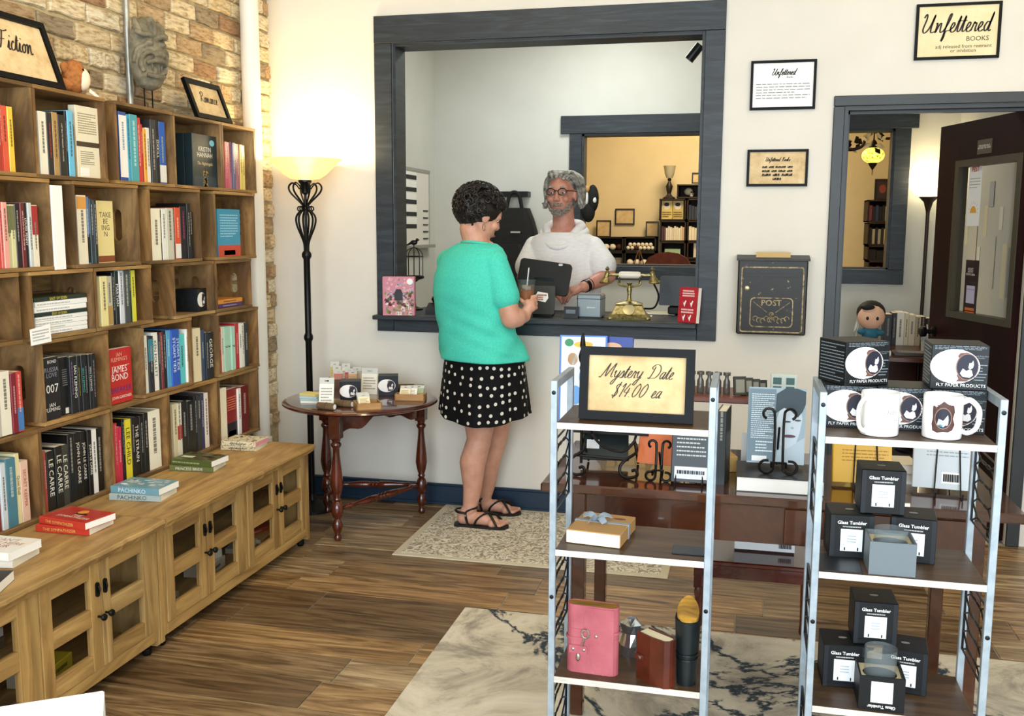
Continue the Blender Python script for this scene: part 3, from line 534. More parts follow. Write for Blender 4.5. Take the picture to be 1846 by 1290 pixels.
for c,t,l,tx in(('4a3468',.018,'purple paperback lying under the orange book in end crate',None),('d88a38',.02,'orange paperback lying on purple one in third row end crate',None)):
    o=book(yb-ya,.12,t,c,l,tx,group='books lying flat'); orient(o,(CF-.02,yb,z+t/2),(1,0,0),(0,-1,0)); z+=t+.0006
# ------------------------------------------------------------------ cabinets
m_pine=nmat('pine',[(.2,'6e5230'),(.42,'9c7c4a'),(.6,'ba985f'),(.85,'d6b882')],(9,2.2,2.2),7,.55,bump=.15,dist=2,objrand=1,rand_cols=['ffffff','efe4d2','fff6e6'],spots=[(11,.68,.74,'5c4020',.7)])
m_pineh=nmat('pine_h',[(.2,'6e5230'),(.42,'9c7c4a'),(.6,'ba985f'),(.85,'d6b882')],(9,1.5,12),7,.55,bump=.15,dist=2,objrand=1,rand_cols=['ffffff','efe4d2','fff6e6'],spots=[(9,.68,.74,'5c4020',.7)])
m_pinev=nmat('pine_v',[(.2,'6e5230'),(.42,'9c7c4a'),(.6,'ba985f'),(.85,'d6b882')],(9,14,1.5),7,.55,bump=.15,dist=2,objrand=1,rand_cols=['ffffff','efe4d2','fff6e6'],spots=[(9,.7,.76,'5c4020',.6)])
m_iron=mat('14120f',.45,.6); m_dark=mat('1c140c',.8)
m_glass=mat('0a0a0a',.04,alpha=.08)
CX=-1.972; CTX=-1.93
def cabinet(y0,y1,label):
    t=thing('sideboard_cabinet',label,'cabinet',(CX,y0,0),0,'pine sideboards along the brick wall'); W=y1-y0; xb=LW+.01-CX; z0=.045; zt=CABZ-.032; T=.02
    # live edge top
    b=MB(); n=40; r=random.Random(int(y0*100)); fr=[(.040+.002*math.sin(i*.9)+r.uniform(-.0025,.0025),i/n*W) for i in range(n+1)]
    out=[(xb,0)]+[(x,y) for x,y in fr]+[(xb,W)]
    lo=[(xb,0)]+[(x-.008+r.uniform(-.003,.003),y) for x,y in fr]+[(xb,W)]
    k=len(out); rings=[[(x,y,CABZ-.032) for x,y in lo],[(x+.003,y,CABZ-.012) for x,y in out],[(x,y,CABZ-.003) for x,y in out],[(min(x,x-.003),y,CABZ) for x,y in out]]
    b.loft(rings); b.obj('live_edge_top',m_pineh,t)
    box('bottom_panel',(xb,.02,z0),(-.022,W-.02,z0+.018),m_pine,t); box('back_panel',(xb,.02,z0),(xb+.01,W-.02,zt),m_dark,t); box('inner_shelf',(xb+.01,.03,.24),(-.08,W-.03,.255),m_pine,t)
    for y in(0,W-.022): box('end_panel',(xb,y,z0-.02),(0,y+.022,zt),m_pinev,t,.001)
    for y in(.022,W/2-.02,W-.022-.018): box('stile',(-.02,y,z0+.0),(0,y+(.04 if y>.1 and y<W-.1 else .018),zt),m_pinev,t,.001)
    box('base_rail',(-.02,.04,z0),(0.001,W-.04,z0+.04),m_pineh,t,.001)
    for y in(.03,W-.05):
        for x in(-.03,xb+.03): MB().lathe([(.014,0),(.018,.01),(.018,.026)],12,(x,y+.01,0)).obj('foot',m_iron,t)
    dz0,dz1=z0+.042,zt-.006
    for pa,pb in((.042,W/2-.022),(W/2+.022,W-.042)):
        mid=(pa+pb)/2
        for s,(a,c) in enumerate(((pa,mid-.001),(mid+.001,pb))):
            d=MB(); fw=.048; 
            door=box('door',(-.018,a,dz0),(.004,a+fw,dz1),m_pinev,t,.001)
            box('door_stile',(-.018,c-fw,dz0),(.004,c,dz1),m_pinev,door,.001)
            zm=(dz0+dz1)/2
            for zz,hh in((dz0,.055),(zm-.028,.056),(dz1-.052,.052)): box('door_rail',(-.017,a+fw,zz),(.003,c-fw,zz+hh),m_pineh,door,.001)
            for za,zc in((dz0+.055,zm-.028),(zm+.028,dz1-.052)): box('glass_pane',(-.009,a+fw,za),(-.007,c-fw,zc),m_glass,door)
            ky=(c-.018) if s==0 else (a+.018)
            sm(MB().lathe([(.004,0),(.004,.014),(.009,.016),(.012,.022),(.01,.028),(.003,.03)],14,(.004,ky,zm-.005),(1,0,0)).obj('knob',m_iron,door))
            MB().prism(stadium(.008,.024),.006,(.004,ky,zm+.085),Y3,Z3,X3).obj('latch_plate',m_iron,door)
            MB().tube([(.012,ky,zm+.075),(.015,ky,zm+.085),(.012,ky,zm+.097)],.0035,6).obj('latch_bolt',m_iron,door)
    return t
cabinet(2.914,4.132,'pine sideboard with live edge top reaching to the floor lamp'); cabinet(1.69,2.908,'near pine sideboard cut off by the left frame edge'); 
# books inside cabinets
for i,(px,py,X,z0,h,d,t,c,l,rz) in enumerate([(330,1060,-2.03,.065,.16,.11,.025,'e0d4b8','cream book lying inside the far sideboard, left bay bottom',.3),(325,1040,-2.05,.092,.15,.11,.03,'a83828','red book on the cream one inside the far sideboard',-.1),(415,1010,-2.04,.065,.16,.11,.045,'e8dcc0','thick cream book inside the far sideboard behind second door',.1),(410,990,-2.04,.112,.15,.1,.035,'f0e6cc','pale book on the thick cream book inside far sideboard',-.2),(475,975,-2.05,.065,.15,.1,.022,'e8e4d8','white edged book inside the far sideboard, right bay left door',.2),(505,945,-2.04,.065,.16,.11,.02,'c89a60','tan book inside far sideboard by its right end',.1),(505,935,-2.05,.087,.15,.1,.02,'a84028','reddish book on tan one in far sideboard right bay',-.3),(133,1225,-2.03,.065,.17,.12,.05,'d8c030','yellow book lying inside the near sideboard',.15),(8,1195,-2.03,.257,.17,.12,.03,'6a5a48','brown book lying on the inner shelf of near sideboard',.1),(5,1180,-2.035,.289,.17,.12,.028,'c8c0b0','grey book stacked on the brown one in near sideboard',-.05)]):
    y=onX(px,py,X).y
    o=book(h,d,t,c,l,group='books inside sideboards'); orient(o,(X-.07,y+h/2,z0+t/2),(math.cos(rz),math.sin(rz),0),(math.sin(rz),-math.cos(rz),0))
# piles on top
def pile(px,py,specs,h,d,cat='book'):
    """px,py: pixel of the lower-left spine corner area centre on cabinet top"""
    p=onZ(px,py,CABZ); z=CABZ
    for (c,t,ang,label,text,tcol,cover,page) in specs:
        o=book(h,d,t-.0005,c,label,text,tcol,page=page,rough=.3,group='book pairs on the sideboards')
        # spine looks toward camera: direction (sin, -cos)
        a=ang; s=V((math.sin(a),-math.cos(a),0)); hd=V((math.cos(a),math.sin(a),0))  # spine normal; text runs along hd
        orient(o,(p.x,p.y,z+t/2),s,-hd); o.location=V((p.x,p.y,z+t/2))+hd*(h/2); z+=t
        if cover: cover(o,h,d,t)
    return p
# local frame of pile book: x spine normal, z = -hd (so text reading down spine = +hd), y = z cross x -> up
def cov_symp(o,h,d,t):
    y=t/2; panel(o,(-d/2,y,h/2),-Z3,-X3,h*.94,d*.92,mat('a8281c',.35),'cover_print',-.0002) if 0 else None
    b=MB().box((-d*.94,y-.0002,h*.05),(-d*.06,y+.0004,h*.95)); b.obj('cover_panel',mat('b02a1a',.35),o)
    disc(o,(-d*.7,y+.0004,h*.5),-Z3,-X3,h*.09,h*.09,mat('d89030'),'award_seal',.0003); txt('THE\nSYMPATHIZER',o,(-d*.35,y+.0005,h*.45),-Z3,-X3,h*.75,d*.25,mat('f0e0c8'),'cover_lettering',shear=.2); blobs(o,(-d*.55,y+.0004,h*.45),-Z3,-X3,[[(-.03,-.006),(.03,-.008),(.024,.006),(0,.012),(-.024,.008)]],mat('3a1410'),'cover_figure',.0002)
def cov_pach(o,h,d,t):
    y=t/2; rr=random.Random(3); b=MB()
    for _ in range(26):
        a,c=rr.uniform(.2,.95),rr.uniform(.1,.9); b.prism([(-.012,-.003),(.01,-.004),(.014,.003),(-.008,.004)],.0003,(-d*a,y,h*c),-Z3,-X3,Y3)
    stuff(b.obj('cover_print',mat('d8d0c8'),o)); disc(o,(-d*.3,y,h*.85),-Z3,-X3,.014,.008,mat('e8f0f0'),'cover_disc',.0003)
def cov_prin(o,h,d,t):
    y=t/2; rr=random.Random(4); b=MB()
    for _ in range(30):
        a,c=rr.uniform(.1,.95),rr.uniform(.05,.95); b.prism([(-.014,-.004),(.01,-.006),(.016,.004),(-.01,.005)],.0003,(-d*a,y,h*c),-Z3,-X3,Y3)
    stuff(b.obj('cover_print',mat('5a3a28'),o)); MB().box((-d*.5,y,h*.6),(-d*.3,y+.0004,h*.9)).obj('cover_light',mat('d8d0b0'),o)
def cov_patt(o,h,d,t):
    y=t/2; rr=random.Random(6); 
    for col,nn in(('e8d8b0',60),('b04038',14),('3a3028',50)):
        b=MB()
        for _ in range(nn):
            a,c=rr.uniform(.04,.96),rr.uniform(.04,.96); s=rr.uniform(.003,.007); b.prism([(-s,-s*.5),(s*.6,-s*.7),(s,s*.6),(-s*.5,s*.5)],.0003+.0001*nn/60,(-d*a,y,h*c),-Z3,-X3,Y3)
        stuff(b.obj('cover_print',mat(col),o))
    b=MB()
    for _ in range(40): 
        c=rr.uniform(.03,.97); q=rr.uniform(-.35,.35)*t; b.prism([(-.003,-.0012),(.003,-.0015),(.002,.0015)],.0003,(.0003,q,h*c),-Z3,Y3,X3)
    stuff(b.obj('spine_print',mat('2c2620'),o))
def cov_lewis(o,h,d,t):
    y=t/2; txt("SINCLAIR\nLEWIS",o,(-d*.3,y,h*.5),-Z3,-X3,h*.85,d*.35,mat('b86a58'),'cover_lettering'); txt("IT CAN'T\nHAPPEN HERE",o,(-d*.68,y,h*.5),-Z3,-X3,h*.85,d*.35,mat('c08a78'),'cover_lettering')
pile(112,962,[('c2382a',.024,.02,'lower red and orange paperback of the pair','THE SYMPATHIZER','e8b860',None,None),('c2382a',.024,-.16,'upper red paperback with orange circle atop matching copy','THE SYMPATHIZER','e8b860',cov_symp,m_pagew)],.2,.135)
pile(243,903,[('a8b4ae',.026,.12,'lower pale grey-teal paperback of the pair','PACHINKO','3a4444',None,None),('6c98a4',.026,-.0,'upper teal paperback with pink dot atop grey-teal copy','PACHINKO','e0ecec',cov_pach,m_pagew)],.2,.135)
pile(345,850,[('6a7040',.024,.12,'lower olive green paperback of the pair','PRINCESS BRIDE','e8e4d0',None,None),('4e5a28',.026,-.05,'upper olive green paperback with brown cover art',None,'c8c8a8',cov_prin,m_pagew)],.19,.13)
pile(430,812,[('d8c8a0',.02,.1,'lower cream patterned book of the pair',None,None,cov_patt,None),('e4d6b0',.022,.0,'upper cream patterned book with pink end atop matching copy',None,None,cov_patt,mat('d89098'))],.17,.13)
pile(-40,1022,[('ece6dc',.026,.14,'lower white paperback of the pair at left frame edge',"SINCLAIR LEWIS IT CAN'T HAPPEN HERE",'b08070',None,None),('efe9df',.026,.0,'upper white paperback with faded red cover lettering',"SINCLAIR LEWIS IT CAN'T HAPPEN HERE",'b08070',cov_lewis,m_pagew)],.22,.14)
pile(-60,1075,[('1a1a1a',.03,.35,'black book barely entering at left frame edge',None,None,None,m_pagew)],.16,.12)
# ------------------------------------------------------------------ on top of the crates
m_black=mat('090908',.45,spec=.12); m_parch=nmat('parchment',[(.25,'b89468'),(.5,'d8bc8c'),(.75,'ead6ae')],(14,14,14),6,.8,rough_n=.7)
def frame(w,h,label,cat='framed sign',fw=.02,th=.018,paper=None,name='picture_frame',fm=None,glass=False):
    """local: x right, z up, facing -y, origin bottom centre"""
    o=MB().ringp([(-w/2,0),(w/2,0),(w/2,h),(-w/2,h)],[(-w/2+fw,fw),(w/2-fw,fw),(w/2-fw,h-fw),(-w/2+fw,h-fw)],th,(0,-th,0)).obj(name,fm or m_black); tag(o,label,cat)
    box('backing',(-w/2+.002,-.004,.002),(w/2-.002,0,h-.002),m_black,o); box('paper',(-w/2+fw-.002,-.008,fw-.002),(w/2-fw+.002,-.005,h-fw+.002),paper or m_parch,o)
    return o
ZT=1.967
def lean_sign(pxl,pxr,pyb,ww,hh,label,word,wk,z=ZT,back=.32,X=CF-.03,yaw=0):
    a=onX(pxl,pyb,X); c=onX(pxr,pyb,X); w=ww or (c.y-a.y); o=frame(w,hh,label,fw=.022 if w>.25 else .012)
    # facing +x, leaning back toward the wall; optional yaw about z
    n=V((math.cos(yaw),math.sin(yaw),0)); zax=(Z3-n*back).normalized(); xax=V((-math.sin(yaw),math.cos(yaw),0)); orient(o,(X,(a.y+c.y)/2,z+.001),xax,zax)
    script(word,o,(.012 if w>.25 else 0,-.0085,hh*.46),X3,Z3,w*wk,None,mat('241c14'),th=.075)
    return o
lean_sign(-38,112,145,None,.245,'black framed fiction sign on parchment leaning above the crates','Fiction',.42,X=CF-.045,back=.35)
lean_sign(352,414,212,None,.185,'small black framed romance sign leaning above the crates','Romance',.5,X=CF-.04,back=.38)
# plain plush toy
m_fur=nmat('brown_plush',[(.3,'8a5024'),(.7,'b87438')],(60,60,60),4,.95,bump=.4); m_cream=mat('efd9b8',.9)
p=onX(134,150,CF-.03); t=thing('plush_toy','small brown plush monkey lying against the fiction sign','plush toy',(CF-.055,p.y+.035,ZT+.002),0)
sm(MB().ell((0,0,.062),(.042,.046,.06)).obj('head',m_fur,t)); sm(MB().ell((.02,.012,.055),(.03,.032,.042)).obj('muzzle',m_cream,t)); sm(MB().ell((-.005,-.045,.09),(.012,.018,.02)).obj('ear',m_fur,t)); sm(MB().ell((-.005,.05,.085),(.012,.016,.018)).obj('ear',m_fur,t))
for y,z in((.0,.085),(.03,.08)): sm(MB().ell((.036,y,z),(.006,.005,.006),8,6).obj('eye',m_black,t))
sm(MB().ell((-.03,-.03,.03),(.05,.05,.028)).obj('body',m_fur,t)); MB().prism([(0,0),(.05,-.018),(.056,-.008),(.006,.012)],.0012,(.035,.03,.012),Y3,Z3,X3).obj('care_tag',mat('f4f0e8'),t)
# stone mask on stand
m_stone=nmat('carved_stone',[(.25,'4a4436'),(.5,'6e6753'),(.75,'948c74')],(22,22,22),7,.75,bump=.5)
p=onX(272,185,CF-.08); mk=thing('stone_mask','grey carved stone beast mask on thin black metal stand','sculpture',(CF-.09,p.y,ZT),0)
b=MB(); base_n=30; rings=[]
prof=[(-.15,.02,.02),(-.135,.05,.05),(-.10,.075,.068),(-.05,.085,.075),(0,.086,.078),(.05,.08,.072),(.09,.068,.06),(.12,.05,.045),(.14,.02,.02)]
for z,ry,rx in prof: rings.append([(rx*.75*math.cos(a)*(1 if math.cos(a)>0 else .35)+.004*math.sin(5*a+z*40),ry*math.sin(a)+.004*math.sin(3*a+z*60),z) for a in [2*math.pi*i/base_n for i in range(base_n)]])
b.loft(rings)
def face(f): return V(f)
for s in(-1,1):
    b.ell((.05,s*.032+.005,.03),(.02,.018,.013)); b.tube(cr([(.045,s*.012,.05),(.062,s*.03,.062),(.052,s*.055,.06),(.03,s*.075,.075)],5),[.011]*15+[.008],7)
    b.tube(cr([(.06,s*.02,-.005),(.055,s*.05,-.015),(.04,s*.062,-.05),(.045,s*.05,-.085)],5),.010,7)
    b.tube(cr([(.03,s*.05,.07),(.015,s*.062,.105),(0,s*.05,.13)],5),[.016]*6+[.012]*4+[.006],7)
    b.tube(cr([(.05,s*.045,.02),(.035,s*.075,.0),(.02,s*.08,-.05)],5),.008,6)
    b.cyl((.062,s*.022,-.055),(.06,s*.022,-.085),.006,.001,6)
b.ell((.068,.004,-.012),(.022,.022,.017)); b.ell((.074,-.012,-.018),(.011,.01,.009)); b.ell((.074,.02,-.018),(.011,.01,.009))
b.tube(cr([(.055,-.045,-.05),(.07,-.02,-.04),(.075,.005,-.038),(.07,.03,-.04),(.055,.05,-.05)],5),.010,7); b.tube(cr([(.05,-.04,-.095),(.066,-.015,-.1),(.068,.015,-.1),(.05,.045,-.095)],5),.010,7)
b.tube(cr([(.05,0,.06),(.05,.004,.1),(.025,.004,.138)],5),[.013]*6+[.01]*5,7)
b.v=[(x,y,z+.235) for x,y,z in b.v]; mo=sm(b.obj('carved_face',m_stone,mk),1.2)
r=mo.modifiers.new('r','REMESH'); r.mode='VOXEL'; r.voxel_size=.0035; r.use_smooth_shade=True; s_=mo.modifiers.new('s','SMOOTH'); s_.iterations=3
mo.rotation_euler=(0,0,-.32)
MB().tube([(0,-.028,.1),(0,-.028,.004)],.003,6).obj('stand_post',m_black,mk); MB().tube([(0,.028,.1),(0,.028,.004)],.003,6).obj('stand_post',m_black,mk); box('stand_base',(-.045,-.055,0),(.045,.055,.004),m_black,mk)
# ================================================================== back wall, lamp, side table, counter, rooms beyond
def wframe(c,label,paper=None,fw=.012,fm=None,Y=D,name='picture_frame'):
    """c: four pixel corners tl,tr,br,bl on the wall plane"""
    P=[onY(x,y,Y) for x,y in c]; w=((P[1]-P[0]).length+(P[2]-P[3]).length)/2; h=((P[0]-P[3]).length+(P[1]-P[2]).length)/2; bc=(P[2]+P[3])/2
    o=frame(w,h,label,'framed print',fw,.016,paper,name,fm); o.location=(bc.x,Y-.001,bc.z); return o,w,h
INK=mat('241c14',.7); m_white=mat('f6f4ef',.7)
m_frame2=mat('1a1712',.35)
o,w,h=wframe([(1651,10),(1804,2),(1800,104),(1646,110)],'black framed bookshop name sign at top right of wall',nmat('aged_paper',[(.3,'e4cf9c'),(.7,'f0dfb4')],(12,12,12),4,.6))
script('Unfettered',o,(-.01,-.009,h*.48),X3,Z3,w*.82,None,INK,slant=.2,th=.065); txt('BOOKS',o,(w*.24,-.0085,h*.36),X3,Z3,w*.26,h*.1,INK); txt('adj released from restraint\nor inhibition',o,(w*.08,-.0085,h*.19),X3,Z3,w*.66,h*.16,INK)
o,w,h=wframe([(1354,110),(1472,108),(1469,197),(1351,199)],'black framed white notice on wall above parchment frame',m_white)
script('Unfettered',o,(0,-.009,h*.7),X3,Z3,w*.36,None,INK,th=.09); txt('Books',o,(w*.1,-.0085,h*.66),X3,Z3,w*.1,h*.06,INK,shear=.3); bars(o,(0,-.0085,h*.38),X3,Z3,w*.82,h*.34,6,mat('7a7a7a'),'notice_lines',3,.25)
o,w,h=wframe([(1347,271),(1457,268),(1455,335),(1345,337)],'small black framed parchment verse above the post box',m_parch)
script('Unfettered Books',o,(0,-.009,h*.68),X3,Z3,w*.4,None,INK,th=.1)
for i,t_ in enumerate(['num unm mununm umn','mnum unm nmun unm','numn umn numun','unmn']): script(t_,o,(0,-.009,h*(.5-.11*i)),X3,Z3,w*(.5 if i<3 else .14),None,INK,th=.1)
# post box
m_post=nmat('distressed_black_tin',[(.3,'14120d'),(.7,'211d15')],(20,20,20),5,.45,spots=[(38,.66,.72,'b8a070',.85)],metal=.2); m_post2=nmat('worn_edge',[(.35,'3a3222'),(.5,'9a865c'),(.7,'c4b084')],(60,60,60),5,.6)
pb=thing('post_box','black distressed tin post box with embossed lettering on white wall','post box',(.132,D-.001,.992))
W=.325; Hh=.36; dp=.095
box('body',(-W/2,-dp,0),(W/2,0,Hh),m_post,pb,.006); lid=MB().prism([(0,Hh+.022),(-dp-.012,Hh+.006),(-dp-.012,Hh-.004),(0,Hh+.002)],W+.016,(-W/2-.008,0,0),Y3,Z3,X3).obj('lid',m_post,pb)
box('note_paper',(-.08,-.02,.005),(.08,-.019,.03),mat('c8a870',.8),lid).location=(0,-.06,Hh+.007)
def rr(w,h,r,n=5): return [(sx*(w/2-r)+r*math.cos(a),sz*(h/2-r)+r*math.sin(a)) for sx,sz,a0 in((1,1,0),(-1,1,1.5708),(-1,-1,3.1416),(1,-1,4.7124)) for a in [a0+1.5708*i/n for i in range(n+1)]]
dr=MB().ringp(rr(W*.9,Hh*.88,.012),rr(W*.9-.012,Hh*.88-.012,.01),.004,(0,-dp-.004,Hh*.47)).obj('door_rim',m_post2,pb)
MB().ringp(rr(W*.62,Hh*.4,.02),rr(W*.62-.01,Hh*.4-.01,.017),.004,(0,-dp-.004,Hh*.3)).obj('emblem_rim',m_post2,pb)
MB().prism(rr(.22,.016,.007),.006,(0,-dp-.006,Hh*.8)).obj('slot_flap',m_post,pb); sm(MB().lathe([(.011,0),(.011,.004),(.006,.006)],14,(-W*.36,-dp,Hh*.62),(0,-1,0)).obj('lock',mat('c8b888',.3,.8),pb))
txt('POST',pb,(0,-dp-.002,Hh*.43),X3,Z3,.095,.03,m_post2,'embossed_lettering',bold=.02)
b=MB(); rr_=random.Random(2)
for s in(-1,1):
    for i in range(5): b.tube([V((s*(.005+.017*i),-dp-.002,Hh*.2+.006*math.sin(i*2)))+V((.012*math.cos(a),0,.012*math.sin(a))) for a in [k*.9 for k in range(6)]],.0022,5)
    b.tube([(s*.085,-dp-.002,Hh*.44),(s*.02,-dp-.002,Hh*.3)],.002,5)
b.tube(spiral((0,-dp-.002,Hh*.27),.012,.003,0,9,20),.0022,5); b.obj('floral_relief',m_post2,pb)
# ------------------------------------------------------------------ floor lamp (torchiere)
m_iron2=mat('100e0c',.38,.5); m_shade=mat('f5dfa6',.35,trans=.25,emit=('ffdf9a',.55),ior=1.2)
LX,LY=-2.215,4.68
def torch_light(name,loc,e,col=(1,.8,.5),s=.05): return lamp(name,'POINT',loc,e,col,s)
fl_=thing('floor_lamp','black wrought iron torchiere with glowing cream glass bowl by brick corner','floor lamp',(LX,LY,0))
sm(MB().lathe([(.14,0),(.14,.012),(.09,.03),(.03,.05),(.018,.08)],28).obj('base',m_iron2,fl_))
sm(MB().lathe([(.017,.07),(.017,.9),(.024,.915),(.024,.93),(.017,.945),(.017,1.33),(.025,1.345),(.025,1.36),(.015,1.375)],18).obj('pole',m_iron2,fl_))
for k in range(6):
    a=k*math.pi/3+.2; u=V((math.cos(a),math.sin(a),0)); P=lambda l:[u*r+Z3*z for r,z in l]
    MB().tube(cr(P([(.01,1.37),(.014,1.42),(.045,1.5),(.05,1.545),(.03,1.575),(.008,1.585)]),6),.0055,6,flat=.5).obj('lower_scroll',m_iron2,fl_)
    MB().tube(cr(P([(.008,1.6),(.03,1.625),(.075,1.67),(.085,1.7),(.068,1.72),(.045,1.71),(.03,1.69)]),6),.005,6,flat=.5).obj('upper_scroll',m_iron2,fl_)
    MB().tube([u*(.03+.012*math.cos(q))+Z3*(1.59+.012*math.sin(q)) for q in [i*2*math.pi/10 for i in range(11)]],.004,6).obj('curl',m_iron2,fl_)
sm(MB().lathe([(.007,1.37),(.007,1.66),(.02,1.67),(.025,1.715),(.034,1.725),(.034,1.735)],16).obj('socket',m_iron2,fl_))
sm(MB().lathe([(.03,1.735),(.075,1.742),(.11,1.765),(.145,1.8),(.178,1.832),(.192,1.838),(.192,1.842),(.176,1.838),(.142,1.806),(.107,1.772),(.072,1.75),(.03,1.743)],40,close=False).obj('glass_bowl',m_shade,fl_))
sm(MB().lathe([(.012,1.745),(.028,1.765),(.034,1.785),(.026,1.81),(.004,1.822)],16).obj('bulb',mat('fff4d8',.4,emit=('fff0c8',14)),fl_))
torch_light('floor_lamp_bulb',(LX,LY,1.86),11,(1,.8,.46),.06)
# ------------------------------------------------------------------ round side table
m_mahog=nmat('mahogany',[(.25,'2c0d06'),(.5,'4a1a0c'),(.75,'6b2a14')],(3,9,3),6,.18,dist=1.4,coat=.6); TC=V((-1.845,4.475,0)); TZ=.65; TR=.385
st=thing('round_side_table','round dark mahogany side table with turned legs and scalloped apron','side table',(TC.x,TC.y,0))
sm(MB().lathe([(TR-.05,TZ-.026),(TR-.012,TZ-.022),(TR,TZ-.014),(TR-.004,TZ-.008),(TR-.016,TZ-.002),(TR-.026,TZ)],64).obj('table_top',m_mahog,st),.5)
legs=[V((-1.861,4.205,0))-TC,V((-1.615,4.735,0))-TC,V((-2.1,4.62,0))-TC]
lp=[(.013,0),(.019,.012),(.016,.022),(.012,.03),(.022,.055),(.026,.075),(.018,.1),(.013,.108),(.024,.12),(.029,.145),(.029,.165),(.022,.185),(.014,.195),(.02,.205),(.016,.215),(.024,.24),(.031,.28),(.027,.33),(.017,.42),(.016,.455),(.024,.465),(.026,.475),(.018,.485),(.024,.5)]
for L in legs:
    lg=sm(MB().lathe(lp,20,L).obj('leg',m_mahog,st),.9); box('leg_block',(L.x-.027,L.y-.027,.5),(L.x+.027,L.y+.027,TZ-.026),m_mahog,lg,.003)
for i in range(3):
    a,c=legs[i],legs[(i+1)%3]; d=(c-a); Ln=d.length; u=d.normalized()
    sm(MB().lathe([(r,z*Ln) for r,z in((.009,.06),(.009,.12),(.014,.14),(.009,.16),(.012,.25),(.018,.36),(.018,.44),(.012,.46),(.018,.48),(.012,.5),(.018,.52),(.012,.54),(.018,.56),(.018,.64),(.012,.75),(.009,.84),(.014,.86),(.009,.88),(.009,.94))],14,a+V((0,0,.155)),u).obj('stretcher',m_mahog,st),.9)
    out=[(.03,TZ-.026),(Ln-.03,TZ-.026)]+[(Ln-.03-(Ln-.06)*t,TZ-.026-.03-.07*abs(math.cos(math.pi*t))**.7-.012*math.sin(6*math.pi*t)) for t in [k/20 for k in range(21)]]
    MB().prism(out,.016,a-u.cross(Z3)*.008,u,Z3,u.cross(Z3)).obj('apron',m_mahog,st)
# items on the side table
def mugprint(par,o,tx,ty,s):
    """white mug oval, brown ornate border strip, dark cat portrait running to the right rim"""
    o=V(o); tx=V(tx);ty=V(ty); n=tx.cross(ty)*.0004; disc(par,o,tx,ty,s*.56,s*.42,mat('f4f1ea'),'mug_picture',.0004)
    j=[(-.02,-.36),(.03,-.3),(-.01,-.22),(.03,-.14),(-.03,-.06),(.02,.02),(-.02,.1),(.03,.18),(-.01,.26),(.04,.33)]
    blobs(par,o+tx*s*.06+n,tx,ty,[[(a*s,c*s) for a,c in reversed(j)]+[(.2*s,-.36*s),(.3*s,-.3*s),(.3*s,.3*s),(.2*s,.35*s)][:4]],mat('6a4438'),'ornate_border',.0004)
    disc(par,o+tx*s*.27+n*2,tx,ty,s*.255,s*.325,mat('8a6a5c'),'portrait_rim',.0004); disc(par,o+tx*s*.275+n*3,tx,ty,s*.235,s*.305,mat('161428'),'portrait_ground',.0004)
    blobs(par,o+tx*s*.275+n*4,tx,ty,[[(a*s,c*s) for a,c in[(-.16,-.16),(-.1,-.24),(.06,-.26),(.13,-.2),(.1,-.08),(.04,-.06),(-.02,-.1),(-.1,-.04)]],[(a*s,c*s) for a,c in[(.02,-.02),(.06,-.06),(.12,-.02),(.14,.06),(.12,.16),(.08,.09),(.04,.1)]]],mat('e4e0da'),'cat_print',.0003)
m_boxk=nmat('printed_black_card',[(.45,'0b0e11'),(.55,'11161a')],(40,40,40),3,.45,spec=.3)
def mug_box(label,loc,rz,s=.1,h=None,words=False,cat='mug box'):
    h=h or s; o=MB().bbox((-s/2,-s/2,0),(s/2,s/2,h),.001).obj('mug_box',m_boxk); tag(o,label,cat,'boxed mugs'); o.location=loc; o.rotation_euler=(0,0,rz)
    mugprint(o,(-.08*s,-s/2,h*.52),X3,Z3,s*.78)
    g=mat('7a868c',.5)
    if words:
        txt('FLY PAPER PRODUCTS',o,(.04*s,-s/2,h*.1),X3,Z3,s*.86,h*.09,mat('eceae4'),'box_lettering'); txt('Pride and Prejudice\nJane Austen',o,(.33*s,-s/2,h*.74),X3,Z3,s*.32,h*.14,g,'box_lettering')
        bars(o,(0,-s/2,h*.94),X3,Z3,s*.9,h*.1,3,g,'box_print_lines',4,.35); bars(o,(.37*s,-s/2,h*.4),X3,Z3,s*.22,h*.4,6,g,'box_print_lines',5,.3); bars(o,(-s/2,0,h*.5),-Y3,Z3,s*.85,h*.9,12,g,'box_print_lines',7,.28)
    return o
def at(px,py,z=TZ): return onZ(px,py,z)
p=at(628,722); mug_box('black boxed mug on the side table, nearer one',(p.x,p.y+.03,TZ),.35,.098)
p=at(700,712); mug_box('black boxed mug on the side table, farther one by the right edge',(p.x-.01,p.y+.03,TZ),.35,.1)
def cardpack(label,loc,rz,w,h,col,lean=.25,pr='9a9284',clear=True,t=.004,group=None):
    o=MB().bbox((-w/2,-t,0),(w/2,0,h*.78),.0006).obj('card_pack',mat(col,.5)); tag(o,label,'card pack',group)
    MB().ringp([(-w/2,h*.78),(w/2,h*.78),(w/2,h),(-w/2,h)],[(-w*.14,h*.86),(w*.14,h*.86),(w*.14,h*.91),(-w*.14,h*.91)],.0012,(0,-t*.7,0)).obj('hang_tab',mat('c8c8c0',.25),o)
    bars(o,(0,-t,h*.42),X3,Z3,w*.75,h*.5,5,mat(pr),'card_print',int(w*1e4)%17,.4)
    n=V((math.sin(rz),-math.cos(rz),0)); orient(o,loc,V((math.cos(rz),math.sin(rz),0)),Z3-n*lean); return o
p=at(588,733); cardpack('white hanging card pack with scroll badge leaning at table front',(p.x,p.y,TZ),.25,.07,.14,'f0ece0',.3)
p=at(655,712); cardpack('tall cream card pack between the two mug boxes',(p.x+.02,p.y+.03,TZ),.1,.085,.135,'efe6d0',.15)
